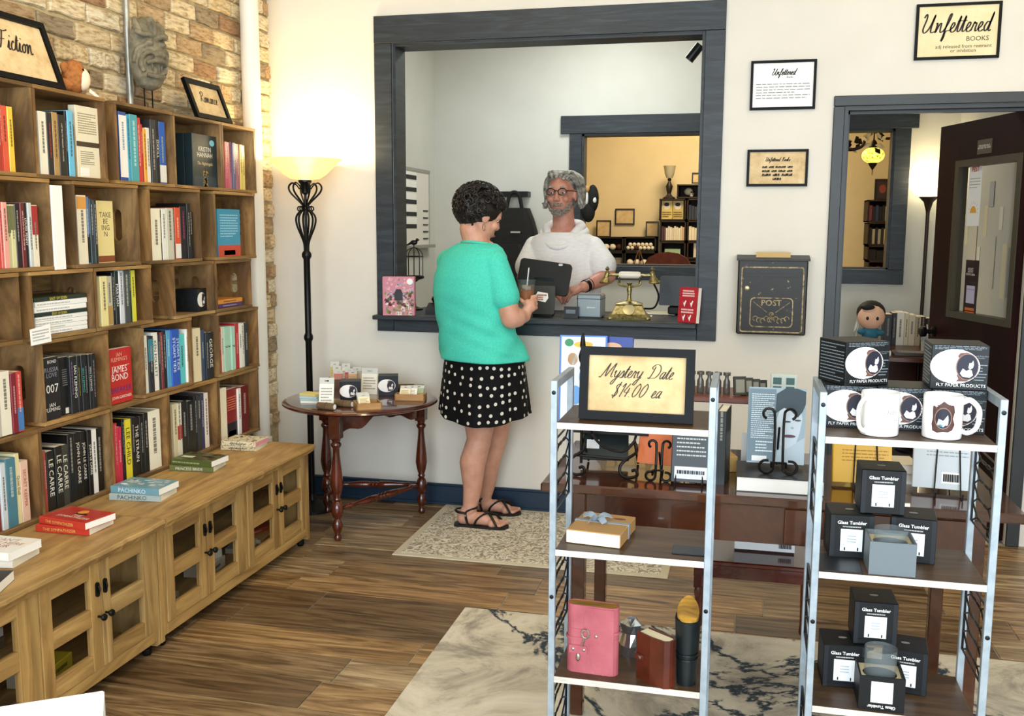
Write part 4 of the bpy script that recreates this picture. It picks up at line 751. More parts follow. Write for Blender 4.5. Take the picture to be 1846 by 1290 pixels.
p=at(712,690); cardpack('clear topped white pack behind the farther mug box',(p.x+.02,p.y+.01,TZ),.1,.085,.15,'f0ece4',.1)
# wooden box of upright packs at back
p=at(608,705); wb=thing('wooden_tray','brown wooden box full of small upright packs at table back','tray',(p.x-.0,p.y+.13,TZ),.3)
for a,c in(((-.1,-.05,0),(.1,-.042,.05)),((-.1,.042,0),(.1,.05,.05)),((-.1,-.042,0),(-.092,.042,.05)),((.092,-.042,0),(.1,.042,.05)),((-.092,-.042,0),(.092,.042,.006))): box('tray_board',a,c,mat('5a3a20',.5),wb)
for i,(dx,dy,h,c) in enumerate([(-.07,.02,.13,'c8b060'),(-.055,.0,.11,'d8c8a0'),(-.045,-.02,.09,'c86858'),(-.01,.02,.12,'e4dcc4'),(.01,0,.095,'b03a28'),(.03,-.015,.085,'d89858'),(.05,.02,.1,'b8a890')]):
    u=V((math.cos(.3),math.sin(.3),0)); v=V((-math.sin(.3),math.cos(.3),0)); cardpack(['yellow pack at left end of the brown box','cream pack second in the brown box','red striped pack third in the brown box','pale pack with clear top in the brown box','red pack in the middle of the brown box','orange pack near right end of brown box','grey brown pack at the right end of brown box'][i],V((p.x,p.y+.13,TZ+.007))+u*dx+v*dy,.3,.045,h,c,.35)
# notepads
p=at(560,728)
for i,(c,l) in enumerate([('e8e2d0','lowest white notepad of the stack at table left'),('a8c0bc','pale green spiral notepad in the stack at table left'),('b8ccd0','pale blue spiral notepad in the stack at table left'),('dcc878','yellow spiral notepad on top of the stack at table left')]):
    o=MB().bbox((-.045,-.035,0),(.045,.035,.011),.001).obj('notepad',mat(c,.6)); tag(o,l,'notepad','stacked notepads'); o.location=(p.x-.02,p.y+.05,TZ+.0115*i); o.rotation_euler=(0,0,.2-.12*i)
    if i: MB().tube([V((-.044+.003*k,.036+.003*math.cos(k*2.1),.006+.005*math.sin(k*2.1))) for k in range(30)],.0008,5).obj('spiral_binding',mat('3a3630',.4,.6),o)
# leather rolls
m_roll=nmat('rolled_leather',[(.3,'54412a'),(.7,'7a6240')],(30,30,30),4,.7)
for i,(px,py,l) in enumerate([(592,738,'rolled brown leather bundle with white end at table front left'),(624,733,'second rolled brown leather bundle beside the first'),(735,703,'rolled brown leather bundle behind the right tray'),(752,704,'last rolled brown leather bundle at right behind tray')]):
    p=at(px,py); o=sm(MB().cyl((-.045,0,.016),(.045,0,.016),.0165,n=16).obj('leather_roll',m_roll),.6); tag(o,l,'leather roll','leather rolls'); o.location=(p.x-.01,p.y,TZ); o.rotation_euler=(0,0,(-.15 if i<2 else .3))
    MB().lathe([(.012,0),(.012,.001)],16,(.045,0,.016),(1,0,0)).obj('paper_core',m_white,o); MB().tube([V((0,.017*math.cos(a),.016+.017*math.sin(a))) for a in [k*.6 for k in range(11)]],.0014,5).obj('tie',mat('5a2018'),o)
m_tray=nmat('light_wood_tray',[(.3,'9a6c38'),(.7,'bf9258')],(6,6,20),5,.5)
for px,py,rz,wd,dp_,l in((658,738,.55,.12,.11,'light wooden tray of sticker sheets at table front'),(737,723,.12,.15,.06,'light wooden tray of cards at right side of table')):
    p=at(px,py); t=thing('wooden_tray',l,'tray',(p.x,p.y+.03,TZ),rz)
    for a,c in(((-wd/2,-dp_/2,0),(wd/2,-dp_/2+.006,.034)),((-wd/2,dp_/2-.006,0),(wd/2,dp_/2,.034)),((-wd/2,-dp_/2,0),(-wd/2+.006,dp_/2,.034)),((wd/2-.006,-dp_/2,0),(wd/2,dp_/2,.034)),((-wd/2,-dp_/2,0),(wd/2,dp_/2,.005))): box('tray_board',a,c,m_tray,t)
    q=random.Random(px); names=['front','second','third','back']
    for i in range(3):
        lab=f"{['cream','white','green'][i]} sticker sheet, {names[i]} in the {'right' if px>700 else 'front'} wooden tray"; u=V((math.cos(rz),math.sin(rz),0)); v=V((-math.sin(rz),math.cos(rz),0))
        cardpack(lab,V((p.x,p.y+.03,TZ+.006))+v*(-dp_*.2+i*dp_*.2)+u*((-.03+i*.03) if px>700 else -.015),rz,.055,.075,['e8dcb8','f2ede2','9ab090'][i],.75,'a88a58')
# ------------------------------------------------------------------ counter things
def cy(px,Y): return onY(px,560,Y).x
m_blk=mat('08090a',.38,spec=.3); m_blk2=mat('0c0d0f',.5,spec=.3)
x=onY(722,563,4.872).x; pz=MB().bbox((-.085,-.022,0),(.085,.022,.205),.002).obj('puzzle_box',mat('c87a88',.45)); tag(pz,'pink illustrated boxed puzzle standing at left end of counter','puzzle box'); pz.location=(x,4.855,CT); pz.rotation_euler=(0,0,.18)
rr2=random.Random(9)
for col,n,yr in(('e0a8ac',60,(.3,1)),('8a8a50',45,(.0,.6)),('9aa0b8',18,(.3,.9)),('6a2420',22,(.25,.6)),('e8dcd0',20,(0,.5)),('3a3038',14,(.2,.6))):
    b=MB()
    for _ in range(n):
        a,c,s=rr2.uniform(-.072,.076),rr2.uniform(*yr)*.195+.006,rr2.uniform(.004,.011); c=min(max(c,.012),.192); b.prism([(-s,-s*.6),(s*.7,-s),(s,s*.5),(-s*.3,s)],.0003,(a,-.022,c),X3,Z3,-Y3)
    stuff(b.obj('picture_print',mat(col),pz))
b=MB().box((-.0855,-.02,.03),(-.0851,.02,.2)).obj('side_print',mat('d86a88'),pz); blobs(pz,(0,-.0224,.11),X3,Z3,[[(-.022,-.03),(.022,-.03),(.022,.01),(.012,.03),(-.012,.03),(-.022,.01)]],mat('2a2630'),'cottage_print',.0003); disc(pz,(.06,-.0225,.18),X3,Z3,.016,.016,m_white,'badge',.0003)
# bird cage candle holder
cg=thing('bird_cage','small black wire bird cage ornament with perched bird on counter','bird cage',(onY(747,560,5.2).x,5.2,CT)); R=.052
sm(MB().lathe([(.05,0),(.05,.008),(.012,.02),(.008,.05),(.008,.155),(.03,.17),(R+.004,.178),(R+.004,.188)],20).obj('pedestal',m_blk,cg))
for z in(.19,.3): MB().tube([V((R*math.cos(a),R*math.sin(a),z)) for a in [i*2*math.pi/20 for i in range(20)]],.003,6,closed=True).obj('cage_ring',m_blk,cg)
for k in range(10):
    a=k*math.pi/5; u=V((math.cos(a),math.sin(a),0)); MB().tube([u*R+Z3*.185,u*R+Z3*.3]+[u*R*math.cos(t)+Z3*(.3+.05*math.sin(t)) for t in [.3,.6,.9,1.2,1.5]],.0022,5).obj('cage_wire',m_blk,cg)
bd=sm(MB().ell((0,0,.378),(.022,.013,.014)).ell((.02,0,.393),(.01,.009,.009),10,8).cyl((-.015,0,.376),(-.045,0,.362),.008,.003,8).cyl((.028,0,.393),(.037,0,.391),.003,.0005,6).cyl((0,0,.35),(0,0,.37),.003,n=6).obj('bird',m_blk,cg)); bd.scale=(1,1,1)
# papers / black phone base at left
x=cy(790,5.1); o=thing('desk_phone','black desk phone behind the puzzle box','phone',(x+.03,5.13,CT),.2); MB().prism([(-.08,0),(.08,0),(.08,.05),(-.08,.025)],.18,(-.0,-.08,0),Y3,Z3,X3).obj('phone_body',m_blk2,o).location=(-.09,.0,0); box('number_card',(-.07,-.05,.031),(.04,-.02,.033),m_white,o).rotation_euler=(.16,0,0); MB().tube(cr([(-.06,.03,.06),(-.05,.0,.075),(.05,.0,.075),(.06,.03,.06)],5),.016,8).obj('handset',m_blk2,o)
# point of sale terminal
x=onY(978,520,5.1).x; ps=thing('register_screen','black point of sale screen seen from behind on the counter','monitor',(x,5.12,CT),0)
MB().prism(rr(.285,.175,.02),.02,(0,-.01,0)).obj('screen_housing',m_blk2,ps).matrix_local=Matrix.Translation((0,.02,.2))@Matrix.Rotation(.12,4,'Y')@Matrix.Rotation(-.25,4,'X'); MB().prism(rr(.11,.12,.01),.03,(0,-.015,0)).obj('rear_hub',m_blk,ps).location=(0,.02,.14); MB().lathe([(.06,0),(.06,.01),(.03,.02),(.02,.1)],20,(0,.02,0)).obj('screen_foot',m_blk,ps); MB().prism(rr(.022,.012,.004),.001,(.1,-.034,.27)).obj('screen_logo',mat('c8c8c8'),ps)
x=onY(977,535,4.97).x; tb=thing('payment_tablet','small dark customer tablet with white sticker on counter','tablet',(x,4.97,CT),0)
MB().prism(rr(.135,.15,.01),.012,(0,0,.09),X3,(V((0,.25,1))).normalized(),Y3).obj('tablet_body',mat('23231f',.4),tb); MB().prism([(-.05,0),(.05,0),(.055,.05),(-.055,.05)],.06,(0,.01,0)).obj('tablet_stand',m_blk,tb)
fn=V((0,.25,1)).normalized(); blobs(tb,V((0.0,-.001,.1))+fn*0,X3,fn,[[(-.03,-.012),(.02,-.022),(.034,.0),(.03,.026),(-.024,.034),(-.034,.014)]],m_white,'sticker',.0006); bars(tb,V((0,-.0009,.104)),X3,fn,.05,.034,3,mat('a05038'),'sticker_lettering',5,.7); txt('lightspeed',tb,V((-.03,-.0108,.04)),X3,fn,.035,.008,mat('b8b8b0'),'tablet_lettering')
x=cy(1031,4.98); cdr=thing('card_reader','small black card reader between tablet and receipt printer','card reader',(x,4.98,CT)); MB().prism([(-.035,0),(.035,0),(.035,.052),(-.025,.06)],.075,(-.0375,0,0),Y3,Z3,X3).obj('reader_body',m_blk,cdr); box('reader_screen',(-.025,-.0365,.025),(.025,-.0355,.045),mat('4a5458',.2),cdr)
x=cy(1065,5.03); pr=thing('receipt_printer','silver grey square receipt printer on the counter','receipt printer',(x,5.04,CT),-.05); MB().bbox((-.066,-.055,0),(.066,.055,.125),.008).obj('printer_body',mat('7e888c',.3,.5),pr); box('lid_seam',(-.067,-.056,.098),(.067,.056,.101),m_blk,pr); txt('lightspeed',pr,(.01,-.0552,.055),X3,Z3,.05,.01,m_white,'printer_lettering')
# brass telephone
m_brass=nmat('antique_brass',[(.3,'5c5434'),(.6,'a89a68'),(.8,'cfc496')],(60,60,60),5,.32,metal=.85,bump=.3); x=onY(1133,560,5.0).x
tp=thing('antique_telephone','ornate antique brass telephone with horizontal handset on counter','telephone',(x,5.02,CT),.1)
b=MB(); 
for (w0,z0),(w1,z1) in zip([(.105,0),(.108,.012),(.095,.022),(.088,.028),(.066,.07),(.07,.078),(.05,.084)],[(.108,.012),(.095,.022),(.088,.028),(.066,.07),(.07,.078),(.05,.084),(.03,.09)]):
    k=.8; b.loft([[(-w0,-w0*k,z0),(w0,-w0*k,z0),(w0,w0*k,z0),(-w0,w0*k,z0)],[(-w1,-w1*k,z1),(w1,-w1*k,z1),(w1,w1*k,z1),(-w1,w1*k,z1)]])
b.obj('base',m_brass,tp)
for sx in(-1,1):
    for sy in(-1,1): sm(MB().ell((sx*.095,sy*.075,.006),(.016,.014,.012),10,8).obj('scroll_foot',m_brass,tp))
sm(MB().lathe([(.02,.088),(.012,.1),(.009,.12),(.014,.15),(.008,.17),(.016,.185)],16).obj('column',m_brass,tp)); 
MB().tube(cr([(-.055,0,.195),(-.05,0,.175),(0,0,.165),(.05,0,.175),(.055,0,.195)],6),.006,7).obj('cradle',m_brass,tp)
for sx in(-1,1): MB().tube([(sx*.055,-.02,.215),(sx*.05,0,.185),(sx*.055,.02,.215)],.005,6).obj('cradle_fork',m_brass,tp)
hs=sm(MB().lathe([(.014,-.055),(.018,-.045),(.018,.045),(.014,.055)],16,(0,0,.225),(1,0,0)).obj('handset_grip',mat('d8d4c4',.3),tp)); sm(MB().lathe([(.007,-.11),(.007,.11)],10,(0,0,.225),(1,0,0)).obj('handset_bar',m_brass,tp))
for sx in(-1,1): sm(MB().lathe([(.012,0),(.014,.02),(.026,.04),(.03,.05),(.026,.055)],16,(sx*.115,0,.235),(sx*.25,0,-1)).obj('receiver',m_brass,tp)); sm(MB().lathe([(.014,0),(.006,.012),(.012,.02),(.002,.034)],12,(sx*.115,0,.235)).obj('finial',m_brass,tp))
sm(MB().lathe([(.03,0),(.03,.006),(.01,.008)],20,(0,-.062,.05),(0,-.85,.5)).obj('dial',mat('c8bc90',.3,.6),tp))
MB().tube(cr([(.125,0,.18),(.15,.0,.12),(.13,0,.06),(.08,.04,.05)],8),.005,7).obj('cord',m_blk,tp)
# papers and red book, second monitor
for i,(px,py,rz,l) in enumerate([(1140,570,.05,'white paper sheet lying in front of the telephone'),(1185,567,-.12,'overlapping white paper sheet left of the red book'),(1205,565,.2,'folded cream sheet beside the red book')]):
    p=onZ(px,py,CT); o=MB().box((-.1,-.05,0),(.1,.05,.0012)).obj('paper_sheet',mat(['eeeae0','e4e0d6','d8ccaa'][i],.8)); tag(o,l,'paper','loose papers on counter'); o.location=(p.x,p.y+.04,CT+.0004+.0014*i); o.rotation_euler=(0,0,rz)
p=onZ(1230,571,CT); rb_=book(.175,.11,.03,'b02430','red paperback with white birds standing at right end of counter',strip=False,page=m_pagew); 
orient(rb_,(p.x,4.905,CT),V((-.86,.5,0)),V((.2,.0,1))); 
for i,(dz,dx) in enumerate(((.095,-.035),(.095,-.075),(.025,-.035),(.025,-.07))): blobs(rb_,(dx,.015,dz),-X3,Z3,[[(-.010,.012),(-.004,.0),(.006,.016),(.010,.012),(.004,-.006),(.002,-.018),(-.004,-.006)]],m_white,'bird_print',.0004)
for i,(zz,hh_) in enumerate(((.145,.036),(.058,.026))): bars(rb_,(-.055,.0152,zz),-X3,Z3,.07,hh_,3-i,mat('f0c8c4'),'cover_lettering',i+2,.6)
x=onY(1228,510,5.25).x; mn=thing('office_monitor','dark blue-grey office monitor back behind the red book','monitor',(x,5.3,CT),-.1); MB().prism(rr(.24,.16,.01),.02,(0,0,.13),X3,V((.0,.2,1)).normalized(),Y3).obj('monitor_back',mat('1e2c38',.35),mn); MB().bbox((-.07,-.02,0),(.07,.06,.05),.01).obj('monitor_base',m_blk,mn); MB().prism(rr(.09,.08,.01),.03,(.06,-.03,.07)).obj('scanner_dock',m_blk,mn)
# spotlight at top of the window
p=onY(1252,80,5.14); sp=thing('track_spotlight','small black cylinder spotlight hanging inside top right of window','spotlight',(p.x,5.14,OZ1-.02)); u=V((-.62,0,-.78)).normalized(); c=V((.008,0,-.035)); sm(MB().cyl(c-u*.035,c+u*.055,.024,n=18).obj('lamp_body',m_blk,sp),.6); MB().tube([(.02,0,0),(.014,0,-.02)],.006,8).obj('swivel',m_blk,sp)
# ------------------------------------------------------------------ office things
OLX=-2.3
wbp=[onX(725,320,OLX+.001),onX(771,312,OLX+.001)]; z0,z1=onX(771,443,OLX).z,onX(771,308,OLX).z; ya=5.6; yb=onX(771,400,OLX).y
wb=MB().bbox((OLX,ya,z0),(OLX+.012,yb,z1),.003).obj('whiteboard',mat('efe8da',.25)); tag(wb,'whiteboard with magnet strips on office left wall','whiteboard')
box('top_rail',(OLX,ya,z1-.02),(OLX+.022,yb,z1),mat('a8a498',.35,.5),wb); box('pen_tray',(OLX,ya,z0-.01),(OLX+.06,yb,z0+.012),mat('a8a498',.35,.5),wb); box('end_rail',(OLX,yb-.015,z0),(OLX+.018,yb,z1),mat('b8b4a8',.35,.5),wb)
ym=onX(737,340,OLX+.012).y
for i in range(5): 
    zz=z1-.08-i*.085; box('calendar_strip',(OLX+.012,ym-.35,zz),(OLX+.0135,ym+.16,zz+.03),mat('1c1c1c'),wb); box('calendar_cells',(OLX+.012,ym-.35,zz+.03),(OLX+.0132,ym+.16,zz+.075),mat('fbf8f0'),wb)
for i in range(5): box('magnet',(OLX+.012,yb-.14,z0+.05+i*.05),(OLX+.018,yb-.04,z0+.06+i*.05),m_blk,wb)
m_nylon=nmat('black_nylon',[(.3,'0c0b0a'),(.7,'17140f')],(80,80,80),3,.8,bump=.2)
p=onY(927,400,6.98); bp=thing('backpack','black backpack hanging on office wall behind the woman','backpack',(p.x,6.98,.96))
def rbox(w,d,h,n=.35,k=28,zs=8,taper=.7):
    rings=[]
    for i in range(zs+1):
        t=i/zs; s=1-.35*max(0,(t-.6)/.4)**2*taper*1.4; e=.9+.1*math.sin(math.pi*t)
        rings.append([(w/2*s*e*abs(math.cos(a))**n*(1 if math.cos(a)>0 else -1),d/2*e*abs(math.sin(a))**n*(1 if math.sin(a)>0 else -1),h*t) for a in [2*math.pi*j/k for j in range(k)]])
    return rings
sm(MB().loft(rbox(.36,.2,.68)).obj('main_bag',m_nylon,bp)); sm(MB().loft([[(x,y-.12,z+.06) for x,y,z in r] for r in rbox(.28,.1,.36)]).obj('front_pocket',m_nylon,bp)); MB().tube(cr([(-.06,0,.66),(-.03,0,.78),(.03,0,.78),(.06,0,.66)],6),.014,7).obj('top_handle',m_nylon,bp); MB().tube(cr([(-.13,-.08,.62),(-.16,-.1,.3),(-.14,-.04,.05)],6),.016,7).obj('strap',m_nylon,bp); box('hook_rail',(-.12,.0,.76),(.1,.1,.8),m_blk,bp); box('label_patch',(.0,-.112,.5),(.07,-.108,.512),mat('b8b4a8'),bp)
# desk in office (right), doll, books, lamp
m_desk=nmat('reddish_desk',[(.3,'3c1a0e'),(.7,'5e2c18')],(2,12,2),5,.3)
dk=thing('office_desk','reddish brown office desk seen through the doorway','desk',(.92,6.55,0)); box('desk_top',(-.42,-.48,.72),(.42,.48,.75),m_desk,dk,.004)
for a,c in(((-.4,-.46,0),(-.36,.46,.72)),((.36,-.46,0),(.4,.46,.72)),((-.36,.42,.2),(.36,.44,.72))): box('desk_panel',a,c,m_desk,dk)
dz=.7505
def oz(px,py,z=dz): return onZ(px,py,z)
p=onY(1579,597,6.75); dl=thing('plush_doll','small plush doll with black hair, blue top and red legs on desk','doll',(p.x-.05,6.62,dz))
skin=mat('e8b898',.8); sm(MB().ell((0,0,.19),(.085,.075,.085)).obj('head',skin,dl)); sm(MB().ell((0,.025,.215),(.09,.075,.08)).ell((-.03,-.045,.255),(.045,.03,.02)).obj('hair',mat('0e0c0c',.7),dl)); sm(MB().ell((0,0,.085),(.055,.045,.055)).obj('body',mat('2a6a80',.8),dl)); sm(MB().ell((-.055,-.02,.095),(.03,.02,.02)).obj('arm',mat('2a6a80',.8),dl)); sm(MB().ell((.055,-.02,.09),(.03,.02,.02)).obj('arm',mat('2a6a80',.8),dl)); 
for s in(-1,1): sm(MB().ell((s*.03,-.05,.03),(.028,.055,.028)).obj('leg',mat('b82018',.8),dl)); sm(MB().ell((s*.03,-.07,.185),(.009,.006,.012),8,6).obj('eye',m_blk,dl))
q=0; px=[(1594,1608,'1c1412',.2),(1608,1616,'241a14',.21),(1616,1630,'efe8d8',.215),(1630,1638,'e0d2b0',.21),(1638,1650,'d8ccb0',.2),(1650,1660,'b8a888',.19),(1660,1668,'33211a',.19),(1668,1682,'2a1c16',.18)]
for i,(a,c,col,h) in enumerate(px):
    A=onY(a,590,6.72).x; Cc=onY(c,590,6.72).x; o=book(h,.14,Cc-A-.001,col,f"{cname(col)} book, {ORD[i+1]} from the plush doll on the office desk",group='books on the office desk'); orient(o,((A+Cc)/2,6.72,dz),(0,-1,0),(0,0,1))
fq=thing('feather_quill','white feather quill standing on office desk left of doll','quill',(onY(1540,595,6.7).x,6.7,dz)); MB().tube(cr([(0,0,.0),(.02,0,.1),(.035,0,.2),(.03,0,.26)],5),[.002]*15+[.001],5).obj('shaft',m_white,fq); MB().prism([(-.003,.08),(.012,.1),(.03,.18),(.045,.25),(.03,.265),(.02,.2),(.005,.13)],.003).obj('vane',m_white,fq)
o=MB().bbox((-.12,-.09,0),(.12,.09,.018),.003).obj('notebook_stack',mat('cfc6b0',.6)); tag(o,'pale notebook lying on the desk before the doll','notebook'); p=onY(1555,600,6.5); o.location=(p.x+.02,6.45,dz); box('dark_cover',(-.1,-.06,.018),(.06,.07,.022),m_blk2,o)
p=onY(1672,600,6.4); cu=sm(MB().lathe([(.032,0),(.04,.11),(.038,.11),(.03,.004)],20,close=False).obj('drinking_cup',mat('b8c0c0',.1,alpha=.35))); tag(cu,'clear plastic cup with straw on office desk','cup'); cu.location=(p.x,6.4,dz); MB().tube([(.01,0,.005),(-.005,0,.17)],.003,6).obj('straw',m_white,cu); MB().lathe([(.0325,.006),(.036,.06)],18).obj('drink',mat('c8c0a8',.3),cu)
for i,(px_,py_,w_,d_,h_,c_,l_) in enumerate([(1625,632,.3,.16,.03,'d8d0bc','white spiral keyboard tray at near edge of office desk'),(1620,650,.26,.14,.02,'3a3430','dark binder on near edge of office desk')]):
    o=MB().bbox((-w_/2,-d_/2,0),(w_/2,d_/2,h_),.003).obj('desk_binder',mat(c_,.5)); tag(o,l_,'binder'); o.location=(.72+.3*i,6.2,dz); bars(o,(0,0,h_),X3,Y3,w_*.8,d_*.8,5,mat('4a4640' if i==0 else '8a8478'),'binder_lines',i+1,.5)
ol=thing('floor_lamp','slim dark torchiere with bright bowl seen through doorway','floor lamp',(onY(1672,400,6.95).x,6.96,0)); sm(MB().lathe([(.12,0),(.12,.015),(.03,.03),(.012,.05),(.012,1.6),(.014,1.62),(.03,1.68),(.06,1.71),(.06,1.715)],20).obj('pole',mat('2a1610',.35),ol)); sm(MB().lathe([(.06,1.72),(.09,1.73),(.118,1.77),(.125,1.8),(.12,1.8),(.11,1.77),(.05,1.735)],28,close=False).obj('glass_bowl',mat('fff0cc',.4,emit=('fff0c4',3.5)),ol)); torch_light('office_torchiere_bulb',(ol.location.x,6.95,1.86),2.2,(1,.84,.55),.08)
# ------------------------------------------------------------------ door leaf
HP=V((1.25,4.955,0)); fe=V((1.018,5.722,0)); du=(fe-HP).normalized(); dn=V((-du.y,du.x,0)); dn=dn if dn.dot(C0-HP)>0 else -dn   # du from hinge to free edge, dn toward camera side
m_door=nmat('red_brown_door',[(.3,'150302'),(.6,'200605'),(.8,'2c0a07')],(6,6,1.2),5,.5,dist=1,spec=.15)
dw=.8; 
def dpix(x,y): 
    q=onP(x,y,HP+dn*.02,dn); return ((q-HP).dot(du),q.z)
g=[dpix(*q) for q in((1719.7,291),(1841,275),(1826,595),(1712,568))]; s1=(g[0][0]+g[3][0])/2; s0=(g[1][0]+g[2][0])/2; zb=(g[2][1]+g[3][1])/2; zt=(g[0][1]+g[1][1])/2
dl_=thing('office_door','open red-brown door with glass window beyond the doorway','door',HP); dl_.matrix_world=Matrix(((du.x,dn.x,0,HP.x),(du.y,dn.y,0,HP.y),(0,0,1,0),(0,0,0,1)))
MB().ringp([(0.01,.01),(dw,.01),(dw,2.045),(0.01,2.045)],[(s0,zb),(s1,zb),(s1,zt),(s0,zt)],.04,(0,-.02,0),X3,Z3,Y3).obj('door_leaf',m_door,dl_)
fw=.035; MB().ringp([(s0,zb),(s1,zb),(s1,zt),(s0,zt)],[(s0+fw,zb+fw),(s1-fw,zb+fw),(s1-fw,zt-fw),(s0+fw,zt-fw)],.054,(0,-.027,0),X3,Z3,Y3).obj('window_trim',mat('3a3428',.4),dl_)
box('glass_pane',(s0+fw,-.003,zb+fw),(s1-fw,.003,zt-fw),mat('0a0a0a',.03,alpha=.08),dl_)
TXd=-X3   # seen from camera side, right is toward hinge
def dpos(px,py): q=dpix(px,py); return q
a=dpos(1776,264); pl=panel(dl_,(a[0],.0205,a[1]),TXd,Z3,.13,.07,mat('4a4436',.4),'door_sign',.003); txt('EMPLOYEES ONLY\nBEYOND THIS POINT',dl_,(a[0],.0237,a[1]),TXd,Z3,.118,.055,mat('f4ecd8'),'sign_lettering')
a=dpos(1748,355); c=dpos(1742,375); pw,ph=.12,.33
po=panel(dl_,(a[0],-.004,dpos(1745,348)[1]),TXd,Z3,pw,ph,m_white,'festival_poster',.0008); P0=(a[0],-.003,dpos(1745,348)[1]); txt('FEST',dl_,(P0[0],P0[1],P0[2]+.12),TXd,Z3,.07,.03,mat('c85030'),'poster_lettering',bold=.03); blobs(dl_,(P0[0],P0[1],P0[2]-.1),TXd,Z3,[[(.03*math.cos(q),.035*math.sin(q)) for q in [math.pi*i/12 for i in range(13)]]],mat('e0a030'),'sun_print',.0004)
for i in range(9): q=math.pi*i/8; blobs(dl_,(P0[0]+.0,P0[1],P0[2]-.1),TXd,Z3,[[(.04*math.cos(q)-.001*math.sin(q),.045*math.sin(q)+.001*math.cos(q)),(.055*math.cos(q),.065*math.sin(q)),(.04*math.cos(q)+.001*math.sin(q),.045*math.sin(q)-.001*math.cos(q))]],mat('8a8478'),'sun_ray_print',.0004)
bars(dl_,(P0[0],P0[1],P0[2]+.05),TXd,Z3,.1,.06,4,mat('a8a49a'),'poster_lines',3,.3)
a=dpos(1742,520); P1=(a[0],-.003,a[1]); panel(dl_,(a[0],-.004,a[1]),TXd,Z3,.125,.29,mat('241016',.5),'art_show_poster',.0008); txt('SECRET\nARTIST\nSHOW #006',dl_,(P1[0]+.012,P1[1],P1[2]+.085),TXd,Z3,.085,.085,mat('efe6d8'),'poster_lettering'); panel(dl_,(P1[0],P1[1],P1[2]-.03),TXd,Z3,.08,.09,mat('b8b0c8'),'poster_panel',.0004); txt('THURSDAY, JULY 18TH',dl_,(P1[0],P1[1]+.0005,P1[2]-.005),TXd,Z3,.07,.02,mat('241016'),'poster_lettering'); bars(dl_,(P1[0],P1[1],P1[2]-.115),TXd,Z3,.09,.04,2,mat('d8742a'),'poster_lines',4,.7)
sm(MB().lathe([(.03,0),(.03,.006),(.012,.012),(.012,.04),(.028,.05),(.03,.07),(.018,.08)],18,(dw-.06,.02,.95),(0,1,0)).obj('door_knob',mat('1a1512',.3,.7),dl_)); box('hinge_closer',(s1-.03,.02,zt-.09),(s1+.005,.024,zt),mat('a8a494',.3,.6),dl_)
# papers on the office right wall
rw=random.Random(21)
for i in range(14):
    yy=5.25+.115*i%1.6+rw.uniform(-.02,.02); zz=rw.uniform(1.1,1.75); h=rw.uniform(.12,.3); w_=rw.uniform(.06,.11)
    o=MB().box((1.3585-.0012*(i%4),-w_/2,0),(1.3595-.0012*(i%4),w_/2,h)).obj('pinned_note',mat(['ece2c0','f2ecdc','d8d4c8','b8bcc0'][i%4],.8)); tag(o,['cream slip','white sheet','grey sheet','blue-grey sheet'][i%4]+f', {([""]+ORD[1:]+["thirteenth","fourteenth"])[i+1]} from door hinge, pinned behind the door glass','note','notes pinned on office wall'); o.location=(0,5.25+.12*i,zz)
# ------------------------------------------------------------------ back room
BY=9.8; m_cr3=nmat('dark_crate',[(.3,'1f150c'),(.7,'3a2918')],(8,2,8),5,.7)
def cubby(px0,py0,px1,py1,Y,label,depth=.26,T=.012,m=None):
    a=onY(px0,py1,Y); c=onY(px1,py0,Y); o=thing('cube_shelf',label,'shelf crate',((a.x+c.x)/2,Y,a.z),0,'dark crates in back room'); w,h=(c.x-a.x)/2,c.z-a.z
    for p_,q_,n_ in(((-w,0,0),(w,depth,T),'base_board'),((-w,0,h-T),(w,depth,h),'top_board'),((-w,0,0),(-w+T,depth,h),'end_panel'),((w-T,0,0),(w,depth,h),'end_panel'),((-w,depth-.008,0),(w,depth,h),'back_panel')): box(n_,p_,q_,m or m_cr3,o)
    return a,c
FY=9.5
cubs=[(1188,376,1237,397,'upper left back room crate with two gold covers'),(1238,376,1272,397,'upper right back room crate with black spines'),(1189,400,1237,435,'middle left back room crate of cream spines'),(1238,400,1272,435,'middle right back room crate of cream spines'),(1190,437,1233,466,'lower left back room crate with a green box'),(1238,437,1272,464,'lower right back room crate with white stack'),(1190,467,1272,500,'lowest back room crate partly hidden by chair')]
cubs=[(1188,358,1237,397)+cubs[0][4:],(1238,358,1275,397)+cubs[1][4:],(1189,398,1237,435)+cubs[2][4:],(1238,398,1275,435)+cubs[3][4:],(1190,436,1236,469)+cubs[4][4:],(1238,436,1275,466)+cubs[5][4:],(1190,470,1275,505)+cubs[6][4:],(1220,332,1275,357,'top back room crate holding a skull')]
CO=[]
for a,b_,c,d_,l in cubs: CO.append(cubby(a,b_,c,d_,FY,l))
def row3(i,cols,hf,where,Y=FY+.02):
    a,c=CO[i]; x=a.x+.015; w=(c.x-a.x-.03)/len(cols); h=(c.z-a.z-.026)*hf
    for k,col in enumerate(cols):
        o=book(h*(1-.06*(k%3)),.15,w-.001,col,f"{cname(col)} book, {ORD[min(k+1,12)]} in {where}",group='books in the back room',strip=False); orient(o,(x+w/2,Y,a.z+.0125),(0,-1,0),(0,0,1)); x+=w
row3(2,['4a2416','5a3020','e8e0cc','e4dcc4','ece4d0','e0d4b4','e8dcc0','e4d8b8','ece4cc','dcc8a0','d8b088'],.78,'middle left back room crate'); row3(3,['e8dcbc','ece0c4','e4d4ac','e8dcb8','e4d8b4','ece2c8'],.78,'middle right back room crate'); row3(1,['1a1816','1c1a18','181614','e4dccc','e8e0d0','dcd4c8'],.75,'upper right back room crate')
a,c=CO[0]
